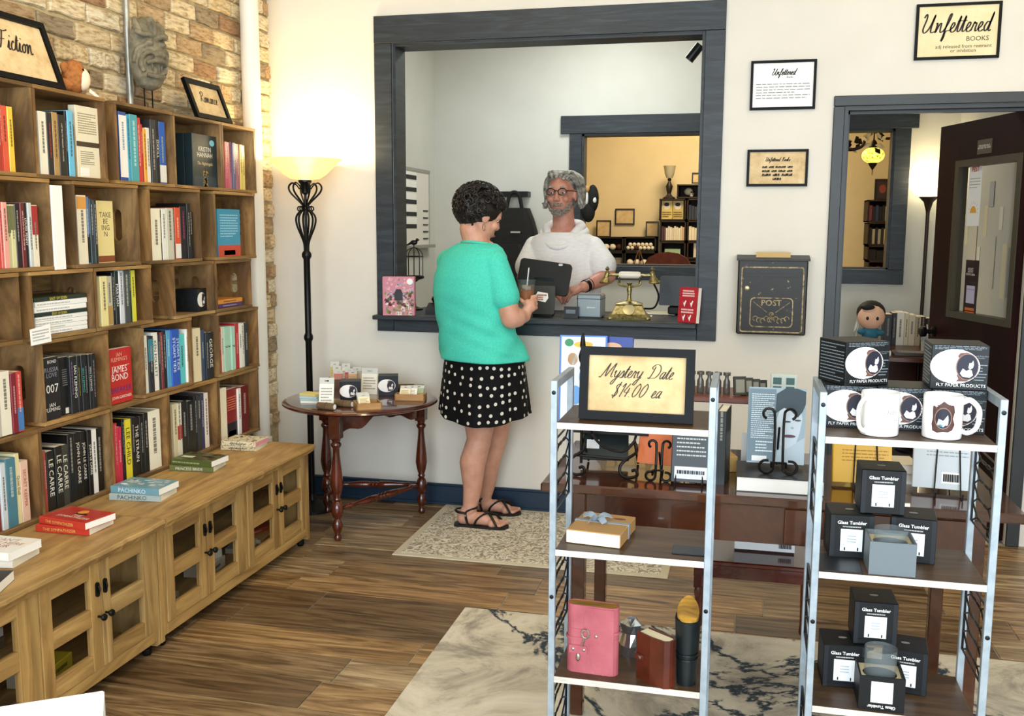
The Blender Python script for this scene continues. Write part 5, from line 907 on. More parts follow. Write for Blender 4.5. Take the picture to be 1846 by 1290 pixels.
for k in range(2):
    w=(c.x-a.x-.04)/2; h=(c.z-a.z)*.85; o=book(h,w-.004,.03,['d8c068','c8b058'][k],['left gold illustrated cover in upper left back room crate','right gold illustrated cover in upper left back room crate'][k],strip=False); orient(o,(a.x+.018+w*k,FY+.06,a.z+.013),(-1,0,0),(0,0,1)); disc(o,(-w*.45,.015,h*.72),-X3,Z3,w*.33,h*.2,mat('e8e0d0'),'portrait_print'); disc(o,(-w*.45,.016,h*.8),-X3,Z3,w*.25,h*.1,mat('2a2218'),'hair_print'); bars(o,(-w*.47,.015,h*.25),-X3,Z3,w*.8,h*.35,3,mat('5a4420'),'cover_print',k+1,.6)
a,c=CO[4]; o=box('storage_box',(a.x+.04,FY+.03,a.z+.0125),(c.x-.05,FY+.18,a.z+.11),mat('a8c8a8',.6)); tag(o,'pale green box in lower left back room crate','box')
a,c=CO[5]
for k in range(3): o=box('white_book',(a.x+.06,FY+.03,a.z+.0125+.045*k),(c.x-.02,FY+.18,a.z+.0125+.045*k+.044),mat(['e8dcc8','e4d8c0','ece4d4'][k],.6)); tag(o,['lowest','middle','topmost'][k]+' white book stacked in lower right back room crate','book')
# skull
a,c=CO[7]; sk=thing('skull','white skull ornament in the top back room crate','skull',((a.x+c.x)/2-.03,FY+.11,a.z+.013)); m_bone=mat('ece4d0',.6)
sk.scale=(.62,.62,.62); sm(MB().ell((-.012,0,.085),(.068,.06,.058)).ell((.04,-.02,.055),(.032,.035,.035)).ell((.035,-.025,.02),(.028,.028,.022)).obj('cranium',m_bone,sk)); sm(MB().ell((.035,-.05,.072),(.014,.01,.013),10,8).obj('eye_socket',m_blk,sk)); sm(MB().ell((.06,-.045,.07),(.01,.01,.012),10,8).obj('eye_socket',m_blk,sk)); sm(MB().ell((.055,-.055,.048),(.006,.006,.009),8,6).obj('nose_cavity',m_blk,sk))
a,c=CO[0]; x=onY(1212,340,FY+.1).x-.03; tl=thing('table_lamp','dark urn table lamp with frosted glass shade on back room crates','table lamp',(x,FY+.1,c.z)); sm(MB().lathe([(.06,0),(.06,.012),(.03,.03),(.018,.05),(.028,.09),(.034,.12),(.02,.15),(.012,.17),(.02,.185),(.012,.2)],20).obj('lamp_base',mat('1c130c',.5),tl)); sm(MB().lathe([(.03,.2),(.045,.24),(.055,.3),(.06,.315),(.054,.3),(.042,.24),(.028,.205)],22,close=False).obj('glass_shade',mat('cfc8ac',.5,trans=.3),tl))
for c_,l in(([(1110,376),(1145,376),(1144,405),(1109,404)],'small framed parchment on back room wall'),): wframe(c_,l,m_parch,.012,m_frame2,BY)
def sframe(px0,py0,px1,py1,Y,label):
    a=onY(px0,py1,Y); c=onY(px1,py0,Y); o=frame(c.x-a.x,c.z-a.z,label,'framed print',.012,.015,m_parch,'picture_frame',m_frame2); o.location=((a.x+c.x)/2,Y,a.z); return o
sframe(1075,397,1102,427,BY-.05,'framed parchment standing left of man\'s shoulder in back room'); sframe(1164,399,1188,427,BY-.05,'framed parchment standing beside the back room crates'); sframe(1247,311,1272,331,FY+.12,'framed print standing on the top back room crate')
for px0,py0,px1,py1,l in((1060,427,1124,453,'black cubby with dark and white yarn balls behind the man'),(1125,427,1183,453,'black cubby with white yarn balls'),(1060,454,1124,482,'lower black cubby holding a grey bin'),(1125,454,1183,482,'lower black cubby with white yarn balls')):
    CO.append(cubby(px0,py0,px1,py1,FY+.03,l,.24,.014,mat('14110d',.7)))
ry=random.Random(4); nb=0
PL=['back','front']
for ci,(n,zz) in((-4,(5,2)),(-3,(7,2)),(-1,(4,2))):
    a,c=CO[ci]; 
    for lv in range(zz):
        for k in range(n-lv):
            w=(c.x-a.x-.03)/n; r=min(.034,w*.49); x=a.x+.016+w*(k+.5+lv*.5); z=a.z+.0145+r+lv*r*1.75
            if z+r>c.z-.0155: continue
            col='4a2418' if (k==2 and lv==0 and ci==-3) or (ci==-4 and k==n-1-lv) else 'ece2d0'; o=sm(MB().ell((0,0,0),(r,r,r),12,8).obj('yarn_ball',nmat('yarn_'+str(nb),[(.4,col),(.6,'d8ccb4' if col[0]=='e' else '30160e')],(90,90,90),3,.9,bump=.5) if nb<1 else mat(col,.9))); nb+=1
            o.location=(x,FY+.03+r+.012,z); tag(o,f"{'brown' if col[0]=='4' else 'white'} yarn ball, {ORD[k+1]} in {['bottom','upper'][lv]} row of {'the cubby behind the man' if ci==-4 else ('the middle black cubby' if ci==-3 else 'the lowest black cubby')}",'yarn ball','yarn balls')
# bin in lower cubby
a,c=CO[-2]; o=box('storage_bin',(a.x+.12,FY+.06,a.z+.0145),(c.x-.02,FY+.2,a.z+.1),mat('8a8678',.6)); tag(o,'grey storage bin in lower cubby behind the man','bin')
# support below cubbies
o=thing('low_bookcase','dark low bookcase carrying the cubbies and crates in back room','bookcase',(0,0,0)); zz=min(CO[-1][0].z,CO[-2][0].z); x0=CO[-2][0].x; x1=CO[-1][1].x; box('carcass',(x0,FY+.0,0),(x1+.005,FY+.29,zz-.001),m_cr3,o); x2=CO[6][1].x; box('carcass',(CO[6][0].x,FY,0),(x2,FY+.29,CO[6][0].z-.001),m_cr3,o)
# rust velvet chair
ch=thing('velvet_chair','rust velvet chair back rising above the back room sill','chair',(onY(1203,470,7.75).x,7.75,0)); m_vel=nmat('rust_velvet',[(.3,'4a1c0c'),(.7,'6e2f16')],(14,14,14),4,.85)
out=[(-.18,.55),(.18,.55),(.19,1.2),(.15,1.27),(.08,1.305),(0,1.315),(-.08,1.305),(-.15,1.27),(-.19,1.2)]; MB().prism(out,.06).obj('backrest',m_vel,ch); box('seat',(-.22,-.4,.42),(.22,.02,.5),m_vel,ch,.02)
for sx in(-1,1):
    for y in(-.36,.04): box('leg',(sx*.2-.02,y-.02,0),(sx*.2+.02,y+.02,.42),m_cr3,ch)
ez=thing('wooden_easel','little wooden easel legs beside the rust chair','easel',(onY(1152,478,7.3).x,7.35,0)); 
zq=QZ0+.0125; ez.location=(onY(1152,478,7.17).x,7.16,zq)
for s in(-1,0,1): MB().tube([(s*.035,.02*(s==0),0),(s*.006,0,.1)],.004,6).obj('easel_leg',mat('7a5028',.5),ez)
# dark plush bird on the jamb of the back opening
pg=thing('plush_bird','black and white plush bird hanging beside the man on office trim','plush toy',(onY(1060,390,7.02).x,7.035,onY(1060,388,7.0).z)); 
sm(MB().ell((.03,0,.12),(.045,.04,.1)).obj('dark_wing',m_nylon,pg)); sm(MB().ell((-.02,-.01,.12),(.03,.03,.06)).obj('white_belly',m_white,pg)); box('wall_hook',(-.006,.02,.17),(.006,.041,.182),m_blk,pg); sm(MB().ell((-.018,-.01,.185),(.03,.03,.028)).obj('tan_head',mat('c89858',.9),pg)); sm(MB().ell((0,0,.03),(.05,.04,.08)).obj('dark_body',m_nylon,pg)); sm(MB().ell((.045,-.02,.11),(.018,.02,.03)).obj('white_band',m_white,pg))
# bookcase seen through the doorway
CD=[]
for i,(p0,p1,l) in enumerate([(360,400,'upper'),(401,442,'second'),(443,470,'third'),(471,505,'fourth')]): CD.append(cubby(1563,p0,1625,p1,9.45,l+' crate of dark bookcase seen through doorway',.3))
def rowd(i,cols,hf,nm):
    a,c=CD[i]; w=(c.x-a.x)*.9/len(cols); x=a.x+.016; h=(c.z-a.z-.026)*hf
    for k,col in enumerate(cols): o=book(h*(1-.08*(k%2)),.15,w-.001,col,f"{cname(col)} book, {ORD[k+1]} in {nm} doorway bookcase crate",group='books in doorway bookcase',strip=False); orient(o,(x+w/2,9.48,a.z+.0125),(0,-1,0),(0,0,1)); x+=w
rowd(0,['b05078','1c1816','2a3a60','161412','1c1816','d8d8d0','a8c8c0','161412','2a2a30'],.8,'upper'); rowd(1,['1c1816','c8c0a8','161412','a0a098','2a2622','d8c890','e0dcd0','161412','b04030','3a5048'],.82,'second'); rowd(2,['141210','181614','141210','3a2a20'],.8,'third'); rowd(3,['a83028','c8b8a0','a83028','e0d8c0','8a2420','1c1816','e0d8c8','c8a838'],.75,'fourth')
a,c=CD[3]; o=box('low_bookcase',(a.x,9.45,0),(c.x,9.75,a.z-.001),m_cr3); tag(o,'dark plinth under the bookcase beyond doorway','bookcase')
a,c=CD[0]; f_=frame(.14,.19,'small dark framed picture on doorway bookcase','framed print',.015,.015,mat('3a2a28',.4),'picture_frame',m_frame2); f_.location=(a.x+.13,9.55,c.z+.001); disc(f_,(0,-.009,.1),X3,Z3,.03,.04,mat('8a4038'),'picture_print'); f_=frame(.12,.22,'narrow dark framed picture at bookcase right end beyond doorway','framed print',.015,.015,mat('241c18',.4),'picture_frame',m_frame2); f_.location=(a.x+.31,9.55,c.z+.001)
# hanging lantern and foliage
LYY=8.0; p=onY(1574,280,LYY); ln=thing('hanging_lantern','yellow mosaic glass lantern hanging from iron foliage beyond doorway','lantern',(p.x,LYY,p.z)); m_ir=mat('241a0e',.5,.5)
sm(MB().ell((0,0,0),(.085,.085,.062),24,14).obj('mosaic_globe',nmat('mosaic_glass',[(.05,'6a6a10'),(.3,'d8d048'),(.6,'f0e878')],(45,45,45),2,.25,tex='voronoi'),ln)); ge=bpy.data.materials['mosaic_glass'].node_tree; bb_=ge.nodes['Principled BSDF']; ge.links.new(bb_.inputs['Base Color'].links[0].from_socket,bb_.inputs['Emission Color']); bb_.inputs['Emission Strength'].default_value=1.0
sm(MB().lathe([(.03,.055),(.035,.065),(.022,.1),(.006,.12),(.004,.2)],16).obj('lantern_cap',m_ir,ln)); sm(MB().lathe([(.002,-.15),(.003,-.11),(.02,-.085),(.035,-.06),(.03,-.05)],16).obj('lantern_finial',m_ir,ln)); MB().tube([(0,0,.12),(0,0,3.29-p.z)],.004,6).obj('chain',m_ir,ln)
fo=thing('iron_chandelier','dark iron chandelier arm with leaves and white glass petals beyond doorway','chandelier',(onY(1545,240,7.9).x,7.85,onY(1545,245,7.85).z)); MB().tube(cr([(-.12,0,-.05),(-.06,0,-.1),(.03,0,-.08),(.06,0,-.02),(.1,0,.02)],8),.012,7).obj('chandelier_arm',m_ir,fo); rl=random.Random(8); MB().tube([(0,0,.05),(0,0,3.29-fo.location.z)],.006,6).obj('chandelier_stem',m_ir,fo)
for i in range(26):
    c=V((rl.uniform(-.12,.2),rl.uniform(-.05,.05),rl.uniform(-.09,.06))); d=V((rl.uniform(-1,1),rl.uniform(-.5,.5),rl.uniform(-1,1))).normalized(); s=rl.uniform(.05,.085); w_=d.orthogonal().normalized()*s*.45
    MB().add([c,c+d*s*.5+w_,c+d*s,c+d*s*.5-w_,c+d*s*.5+d.cross(w_)*.4],[(0,1,4),(1,2,4),(2,3,4),(3,0,4)]).obj('leaf',m_ir if i%2 else mat('efe8c8',.4),fo)
MB().tube(cr([(.14,0,.05),(.2,0,-.02),(.27,0,.0),(.3,0,.08)],6),.01,6).obj('leaf_garland',m_ir,fo)
# boxed mug in third row crate
p=onX(350,530,CF-.06); mb_=mug_box('boxed mug with cat portrait in third row crate',(CF-.075,p.y,ZR[2][0]+.0135),1.5708+.15,.1,.1); 
# ================================================================== people
def remesh(o,vox,it=4):
    r=o.modifiers.new('remesh','REMESH'); r.mode='VOXEL'; r.voxel_size=vox; r.use_smooth_shade=True
    if it: s=o.modifiers.new('smooth','SMOOTH'); s.iterations=it; s.factor=.5
    return o
def cap(b,p,q,r0,r1=None,n=16):
    r1=r0 if r1 is None else r1; p,q=V(p),V(q); b.cyl(p,q,r0,r1,n); b.ell(p,(r0,)*3,n,10); b.ell(q,(r1,)*3,n,10)
def chain(b,pts,rs,n=14):
    for i in range(len(pts)-1): cap(b,pts[i],pts[i+1],rs[i],rs[i+1],n)
def dens(sp,k=4):
    out=[]
    for p,q in zip(sp,sp[1:]):
        for i in range(k): t=i/k; out.append((p[0]+(q[0]-p[0])*t,V(p[1]).lerp(V(q[1]),t) if len(p[1])>2 else p[1],p[2]+(q[2]-p[2])*t,p[3]+(q[3]-p[3])*t))
    return out+[sp[-1]]
def rings(spec,C,fw,n=36,sq=2.3,fold=None):
    """spec: (z, along image-right r, half width a, half depth b); fw forward unit (2d)"""
    out=[]; F=V((fw[0],fw[1],0)); Rt=V((fw[1],-fw[0],0))
    for z,c,a0,b0 in spec:
        l=[]
        for i in range(n):
            t=2*math.pi*i/n; ct,st=math.cos(t),math.sin(t); k_=fold(t,z) if fold else 1; a,b=a0*k_,b0*k_; l.append(V((C[0]+c[0],C[1]+c[1],z))+Rt*(a*abs(ct)**(2/sq)*(1 if ct>0 else -1))+F*(b*abs(st)**(2/sq)*(1 if st>0 else -1)))
        out.append(l)
    return out
def shift(b,O): b.v=[(x-O[0],y-O[1],z-O[2]) for x,y,z in b.v]; return b
def headframe(c,yaw,pitch,roll=0): return Matrix.Translation(c)@Matrix.Rotation(yaw,4,'Z')@Matrix.Rotation(pitch,4,'Y')@Matrix.Rotation(roll,4,'X')
def head_prims(b,M,k=1):
    R=M.to_3x3(); e=lambda c,r:b.ell(M@V([x*k for x in c]),[x*k for x in r],20,14,R)
    e((-.008,0,.03),(.098,.076,.09)); e((.018,0,-.035),(.074,.064,.075)); e((.046,0,-.085),(.036,.036,.026)); e((.055,0,.035),(.04,.06,.05))
    e((.092,0,-.022),(.016,.014,.012)); chain(b,[M@V((.084*k,0,.022*k)),M@V((.1*k,0,-.016*k))],[.009*k,.012*k],10); e((.084,0,-.058),(.012,.024,.007)); e((.082,0,-.067),(.012,.02,.007))
    for s in(-1,1): e((.07,s*.034,.028),(.02,.024,.01)); e((.068,s*.042,-.02),(.022,.02,.02)); e((-.005,s*.078,.0),(.022,.009,.033)); e((.096,s*.011,-.025),(.009,.008,.008))
def hand(b,W,d,palm_n,curl,k=1,spread=.019):
    """open relaxed hand: wrist W, direction d, palm normal; fingers bend toward palm_n"""
    d=V(d).normalized(); pn=V(palm_n); pn=(pn-d*pn.dot(d)).normalized(); s=d.cross(pn)
    for t in(-.5,0,.5): cap(b,V(W),V(W)+d*.075*k+s*t*.05*k,.02*k,.017*k,10)
    for i,(l,t) in enumerate(((.07,-1.5),(.078,-.5),(.073,.5),(.058,1.5))):
        p=V(W)+d*.082*k+s*t*spread*k; dd=d.copy(); pts=[p]
        for j,f in enumerate((.45,.32,.25)):
            dd=(dd*math.cos(curl)+pn*math.sin(curl)).normalized(); pn2=pn; p=p+dd*l*f*k; pts.append(p)
        chain(b,pts,[.0085*k,.008*k,.0075*k,.0065*k],8)
    p=V(W)+d*.03*k-s*.03*k; chain(b,[p,p+(d*.7-s*.6+pn*.3)*.035*k,p+(d*1.3-s*.6+pn*.6)*.05*k],[.011*k,.0095*k,.008*k],8)
m_skin=nmat('skin',[(.35,'c08a72'),(.65,'cf9c84')],(14,14,14),4,.5); m_skin2=nmat('skin_ruddy',[(.35,'b67a66'),(.65,'c88e78')],(16,16,16),4,.5)
# ------------------------------------------------------------------ woman
O=V((-1.235,4.655,.0075)); RT=V((.966,.26,0)); Fw=V((math.cos(1.02),math.sin(1.02),0)); Rw=V((Fw.y,-Fw.x,0))
SP=[(z,RT*r,a,d) for z,r,a,d in((1.435,-.045,.07,.062),(1.422,-.053,.105,.078),(1.4,-.06,.155,.092),(1.36,-.072,.197,.112),(1.26,-.085,.213,.14),(1.18,-.085,.213,.15),(1.08,-.072,.208,.152),(.98,-.05,.213,.162),(.9,-.028,.222,.172),(.845,-.018,.228,.178))]
sk=MB(); sk.loft(rings([(z,c,a-.012,d-.012) for z,c,a,d in SP],O,Fw)); sk.loft(rings([(.86,RT*-.02,.2,.15),(.78,RT*-.012,.21,.165),(.7,RT*-.01,.19,.15),(.66,RT*-.01,.15,.11)],O,Fw))
hipR,knR,anR=onY(866,690,4.6),onY(864,792,4.59),onY(847,915,4.565); hipL,knL,anL=onY(893,690,4.74),onY(893,790,4.76),onY(872,900,4.8)
for h,k_,a in((hipR,knR,anR),(hipL,knL,anL)):
    h=h.copy(); h.z=.74; mid=h.lerp(k_,.6); calf=k_.lerp(a,.33)-RT*.018; chain(sk,[h,mid,k_,calf,k_.lerp(a,.7),a],[.102,.085,.062,.066,.048,.036],20)
feet=[]
for a,toe in((anR,onZ(914,948,.02)),(anL,onZ(914,922,.02))):
    a=a.copy(); d=V((toe.x-a.x,toe.y-a.y,0)).normalized(); s=V((-d.y,d.x,0)); g=V((a.x,a.y,O.z)); feet.append((g,d,s))
    chain(sk,[a,g-d*.03+Z3*.045],[.037,.036],14); chain(sk,[g-d*.035+Z3*.038,g+d*.06+Z3*.042,g+d*.125+Z3*.028],[.032,.033,.026],14); cap(sk,g+d*.12+s*.022+Z3*.026,g+d*.12-s*.022+Z3*.026,.022,.022,12)
    for i,(t,l) in enumerate(((.034,.052),(.016,.05),(0,.044),(-.015,.037),(-.028,.028))):
        t=t if a is not None else t; cap(sk,g+d*.14+s*t*.95+Z3*.022,g+d*(.14+l*.8)+s*t+Z3*.02,.0105 if i else .013,.0095 if i else .0125,8)
ct0=O+RT*-.08
SR=V((ct0.x,ct0.y,0))+Rw*.165+Z3*1.325; SL=V((ct0.x,ct0.y,0))-Rw*.165+Z3*1.325
cupB=onY(949,547,4.655); cupB.z=max(cupB.z,1.135); ER=onY(921,574,4.53); WR=onY(945,569,4.6); ER.z=max(ER.z,1.05)
chain(sk,[SR,SR.lerp(ER,.5),ER,ER.lerp(WR,.45),WR],[.062,.058,.05,.048,.033],18)
cc=V((cupB.x,cupB.y,0)); hz=cupB.z-.034; pol=lambda a,r,z:cc+V((math.cos(a)*r,math.sin(a)*r,0))+Z3*z
chain(sk,[WR,pol(-1.2,.05,hz+.005),pol(-.9,.052,hz+.03)],[.031,.026,.022],12); cap(sk,pol(-1.25,.052,hz+.035),pol(-.8,.056,hz+.01),.02,.018,10)
for i in range(4): chain(sk,[pol(-.85+.02*i,.051,hz+.006+.019*i),pol(-.35,.052,hz+.008+.019*i),pol(.2,.05,hz+.008+.019*i),pol(.75,.047,hz+.007+.019*i)],[.0105,.0095,.0088,.0078],8)
chain(sk,[pol(-1.4,.05,hz+.03),pol(-1.9,.05,hz+.048),pol(-2.35,.047,hz+.058)],[.012,.0105,.009],8)
EL=V((SL.x+.03,SL.y+.12,1.09)); WL=V((EL.x+.2,4.80,1.1)); EL.y=min(EL.y,4.80); chain(sk,[SL,SL.lerp(EL,.5),EL,EL.lerp(WL,.5),WL],[.06,.056,.048,.044,.032],16); hand(sk,WL,(1,.0,-.08),(.1,.2,-1),.35,.9)
HC=onY(868,392,4.66); MH=headframe(HC,.62,.38); head_prims(sk,MH,.97); nb=V((O.x,O.y,0))+RT*-.05+Z3*1.4; chain(sk,[nb,MH@V((-.03,0,-.07))],[.066,.058],18)
wm=remesh(shift(sk,O).obj('person',m_skin),.0045,4); wm.location=O; tag(wm,'woman in mint green shirt and polka dot shorts holding iced drink','person')
rel=lambda p:V(p)-O
# shirt
sh=MB(); FO_=lambda t,z:1+max(0,min(1,(1.2-z)/.2))*(.024*math.sin(5*t+72*z)*(.5+.5*math.sin(2*t+9*z))+.022*math.sin(6*t-44*z))+.012*math.sin(3*t+14*z); sh.loft(rings(dens(SP[1:-2]+[(.9,RT*-.028,.232,.182)]+[(.85,RT*-.018,.242,.192)],5),O,Fw,72,2.3,FO_)); chain(sh,[SR,SR.lerp(ER,.32),SR.lerp(ER,.6)],[.066,.072,.075],20); chain(sh,[SL,SL.lerp(EL,.32),SL.lerp(EL,.6)],[.066,.07,.072],20)
m_mint=nmat('mint_jersey',[(.3,'3ec4ae'),(.7,'4ed2bc')],(120,120,120),3,.85,bump=.08)
so=remesh(shift(sh,O).obj('t_shirt',m_mint,wm),.006,6)
MB().tube([rel(V((O.x,O.y,0))+RT*-.05+Rw*(.088*math.cos(a))+Fw*(.07*math.sin(a))+Z3*(1.418-.012*math.sin(a))) for a in [2*math.pi*i/28 for i in range(28)]],.007,8,closed=True).obj('neckband',m_mint,so)
u=(ER-SR).normalized(); c_=SR.lerp(ER,.6)+u*.068; n1=u.orthogonal().normalized(); n2=u.cross(n1); 
# polka dot shorts
def skp(t,v):
    z=.885-.325*v; a=.212+.026*v; d=.166+.034*v; f=1+.03*v*math.sin(9*t)+.018*v*math.sin(17*t+1); ct_,st_=math.cos(t),math.sin(t); q=lambda x:abs(x)**(2/2.3)*(1 if x>0 else -1)
    zz=z+(.02*v*math.sin(2*t+.6)); return V((O.x,O.y,0))+RT*(-.018+.003*v)+Rw*(a*f*q(ct_))+Fw*(d*f*q(st_))+Z3*zz
N=72; b=MB(); rg_=[[rel(skp(2*math.pi*i/N,v)) for i in range(N)] for v in [k/10 for k in range(11)]]; rg_+= [[p*1 for p in [rel(skp(2*math.pi*i/N,v)).lerp(rel(O+RT*-.016+Z3*(.885-.325*v)),.03) for i in range(N)]] for v in (1,.8,.5)]
b.loft(rg_,cap=False); sc=sm(b.obj('shorts',mat('0b0b0d',.8,spec=.2),wm)); b=MB(); row=0
for row in range(8):
    v=.05+row*.128
    for k in range(27):
        t=2*math.pi*(k+.5*(row%2))/27+.06*math.sin(k*7.1+row*3); vv=v+.02*math.sin(k*5.3+row*2.1)
        if vv>.97 or vv<.02: continue
        P0=rel(skp(t,vv)); du_=(rel(skp(t+.02,vv))-P0).normalized(); dv_=(rel(skp(t,vv+.01))-P0).normalized(); nn=dv_.cross(du_).normalized(); out_=(P0-rel(O+Z3*(P0.z))); nn=nn if nn.dot(V((P0.x,P0.y,0)))>0 else -nn
        r_=.0088; b.add([P0+nn*.0016]+[P0+nn*.0012+du_*r_*math.cos(a)+dv_*r_*math.sin(a) for a in [2*math.pi*i/10 for i in range(10)]],[(0,1+i,1+(i+1)%10) for i in range(10)])
stuff(b.obj('polka_dots',mat('d8d2c6',.8),sc))
# sandals
m_strap=mat('0c0a09',.45)
for g,d,s in feet:
    G=g-O; out=[(-.075,-.028),(-.06,-.036),(.02,-.034),(.1,-.043),(.16,-.04),(.19,-.022),(.2,.004),(.195,.03),(.17,.045),(.1,.045),(.02,.034),(-.06,.036),(-.075,.028),(-.082,0)]
    sd=MB().prism([(a,c) for a,c in out],.012,G,d,s,Z3).obj('sandal_sole',m_strap,wm); P=lambda a,c,z:G+d*a+s*c+Z3*z
    for pts in([P(.03,-.034,.012),P(.05,-.037,.05),P(.09,-.015,.075),P(.13,.02,.062),P(.15,.042,.03),P(.15,.044,.012)],[P(.15,-.042,.012),P(.14,-.04,.035),P(.1,-.005,.073),P(.06,.03,.068),P(.03,.037,.03),P(.03,.036,.012)],[P(.0,-.036,.012),P(-.01,-.042,.06),P(-.005,-.04,.085),P(.04,-.01,.1),P(-.005,.04,.085),P(-.01,.042,.05),P(0,.036,.012)],[P(-.01,-.042,.075),P(-.05,-.037,.078),P(-.075,0,.08),P(-.05,.037,.078),P(-.01,.042,.075)]): MB().tube(cr(pts,5),.0068,8,flat=.45).obj('strap',m_strap,sd)
    MB().lathe([(.006,0),(.006,.003)],10,P(-.012,-.046,.065),-s).obj('buckle_stud',mat('b8b0a0',.3,.9),sd)
# curly hair
hb=MB(); Rm=MH.to_3x3(); hb.ell(MH@V((-.03,0,.05)),(.112,.1,.098),24,16,Rm); hb.ell(MH@V((-.07,0,.01)),(.07,.086,.08),20,14,Rm); hb.ell(MH@V((.03,0,.09)),(.075,.075,.05),18,12,Rm)
rh=random.Random(4); 
for i in range(620):
    z=rh.uniform(-.98,1); a=rh.uniform(0,2*math.pi); q=math.sqrt(max(0,1-z*z)); x_,y_=q*math.cos(a),q*math.sin(a)
    if x_>.55 and z<.55: continue
    if z<-.3 and x_>-.15: continue
    if abs(y_)>.6 and x_>.05 and z<.1: continue
    c=V((-.03+.122*x_,.108*y_,.045+.108*z)); nrm=V((x_,y_,z)); t1=nrm.orthogonal().normalized(); t2=nrm.cross(t1); r=rh.uniform(.009,.015); ph=rh.uniform(0,6)
    hb.tube([MH@(c+(t1*math.cos(ph+k*.75)+t2*math.sin(ph+k*.75))*r+nrm*(.0018*k)) for k in range(10)],[.0042]*8+[.003,.0015],5)
ho=sm(shift(hb,O).obj('curly_hair',nmat('dark_curls',[(.3,'0c0705'),(.7,'1d120c')],(70,70,70),3,.55),wm),1.2)
for s in(-1,1):
    p=MH@V((-.004,s*.084,-.04)); er=MB().tube([rel(p)+V((.0,0,-.012))+V((.007*math.cos(a),0,.016*math.sin(a))) for a in [2*math.pi*i/12 for i in range(12)]],.0018,6,closed=True).obj('earring',mat('a88a58',.3,.9),wm)
    ey=MB().ell(rel(MH@V((.068,s*.033,.012))),(.011,.011,.009),12,8).obj('eye',m_white,wm); MB().ell(rel(MH@V((.0775,s*.033,.01))),(.0035,.005,.005),10,6).obj('iris',mat('2a1a10',.3),ey)
    MB().tube([rel(MH@V((.09,s*(.018+.01*k),.034+.003*math.sin(k*1.2)))) for k in range(4)],.0035,6).obj('eyebrow',bpy.data.materials['dark_curls'],wm)
MB().ell(rel(MH@V((.092,0,-.062))),(.006,.021,.006),12,8,Rm).obj('lips',mat('9a5048',.4),wm)
# iced drink
dc=thing('iced_drink','clear plastic cup of amber iced drink with straw in woman\'s hand','drink cup',cupB); sm(MB().lathe([(.031,0),(.034,.004),(.044,.105),(.0455,.107),(.0455,.111),(.0425,.111),(.0415,.104),(.0325,.006)],28,close=False).obj('plastic_cup',mat('707878',.05,alpha=.13),dc)); sm(MB().lathe([(.0318,.005),(.0365,.06)],28).obj('amber_drink',mat('a85a1c',.15),dc)); sm(MB().lathe([(.0365,.0605),(.039,.085)],24).obj('foam',mat('b08a60',.3,alpha=.3),dc)); MB().tube([(-.005,0,.01),(.012,-.004,.17)],.0032,8).obj('straw',mat('d8dcdc',.3),dc)
for i,(x,y,z) in enumerate(((.01,.008,.07),(-.012,.004,.076),(.004,-.014,.072))): box('ice_cube',(x-.009,y-.009,z-.009),(x+.009,y+.009,z+.009),mat('e8e4dc',.1,alpha=.5),dc,.002)
# ------------------------------------------------------------------ man behind the counter
MO=V((onY(1016,480,5.62).x,5.62,0)); mf=V((-.12,-.99,0)).normalized(); mr=V((mf.y,-mf.x,0)); SM=[(z,(0,0),a,d) for z,a,d in((1.5,.075,.075),(1.475,.12,.09),(1.45,.17,.1),(1.41,.2,.11),(1.33,.212,.122),(1.22,.215,.13),(1.1,.215,.135),(.98,.22,.14),(.9,.222,.142),(.84,.222,.14))]
b=MB(); b.loft(rings([(z,c,a-.012,d-.012) for z,c,a,d in SM],MO,mf))
for s in(-1,1): h=MO+mr*(s*.1)+Z3*.88; chain(b,[h,h+Z3*-.42,h+Z3*-.8],[.1,.068,.045],16); cap(b,h+Z3*-.845-V((0,0,0)),h+Z3*-.85+mf*.16,.034,.03,12)
SmL=MO+mr*-.175+Z3*1.385; SmR=MO+mr*.175+Z3*1.385
if (SmL-MO).dot(X3)<0: SmL,SmR=SmR,SmL
mE=onY(1096,497,5.54); mW=onY(1052,517,5.36); chain(b,[SmL,SmL.lerp(mE,.5),mE,mE.lerp(mW,.4),mW],[.06,.054,.047,.043,.031],16); hand(b,mW,onY(1022,528,5.3)-mW,(-.2,.2,-1),.45)
mE2=onY(946,500,5.54); mW2=onY(985,522,5.38); chain(b,[SmR,SmR.lerp(mE2,.5),mE2,mE2.lerp(mW2,.4),mW2],[.06,.054,.047,.043,.031],16); hand(b,mW2,onY(1012,530,5.33)-mW2,(.2,.2,-1),.4)
mc=onY(1013,352,5.56); MM=headframe(mc,math.atan2(-1,-.12),.02,0); head_prims(b,MM,1.03); chain(b,[MO+Z3*1.45,MM@V((-.025,0,-.07))],[.068,.06],18)
mn_=remesh(shift(b,MO).obj('person',m_skin2),.0045,3); mn_.location=MO; tag(mn_,'grey haired bearded man in white hooded shirt behind the counter','person'); rel2=lambda p:V(p)-MO
m_wht=nmat('white_slub_knit',[(.35,'e2dedc'),(.65,'ece9e8')],(30,30,160),4,.9,bump=.06); b=MB(); b.loft(rings(dens([(z,c,a+.008,d+.01) for z,c,a,d in SM[1:-1]]+[(.8,(0,0),.235,.155)],5),MO,mf,72,2.3,lambda t,z:1+max(0,min(1,(1.4-z)/.2))*(.026*math.sin(8*t+7*z)+.016*math.sin(13*t-11*z))))
for S_,E_ in((SmL,mE),(SmR,mE2)): chain(b,[MO.lerp(S_,.8)*1.0,S_,S_.lerp(E_,.35),S_.lerp(E_,.66)],[.075,.078,.08,.08],18) if 0 else chain(b,[S_,S_.lerp(E_,.35),S_.lerp(E_,.64)],[.068,.076,.082],18)
st_=remesh(shift(b,MO).obj('hooded_shirt',m_wht,mn_),.006,6)
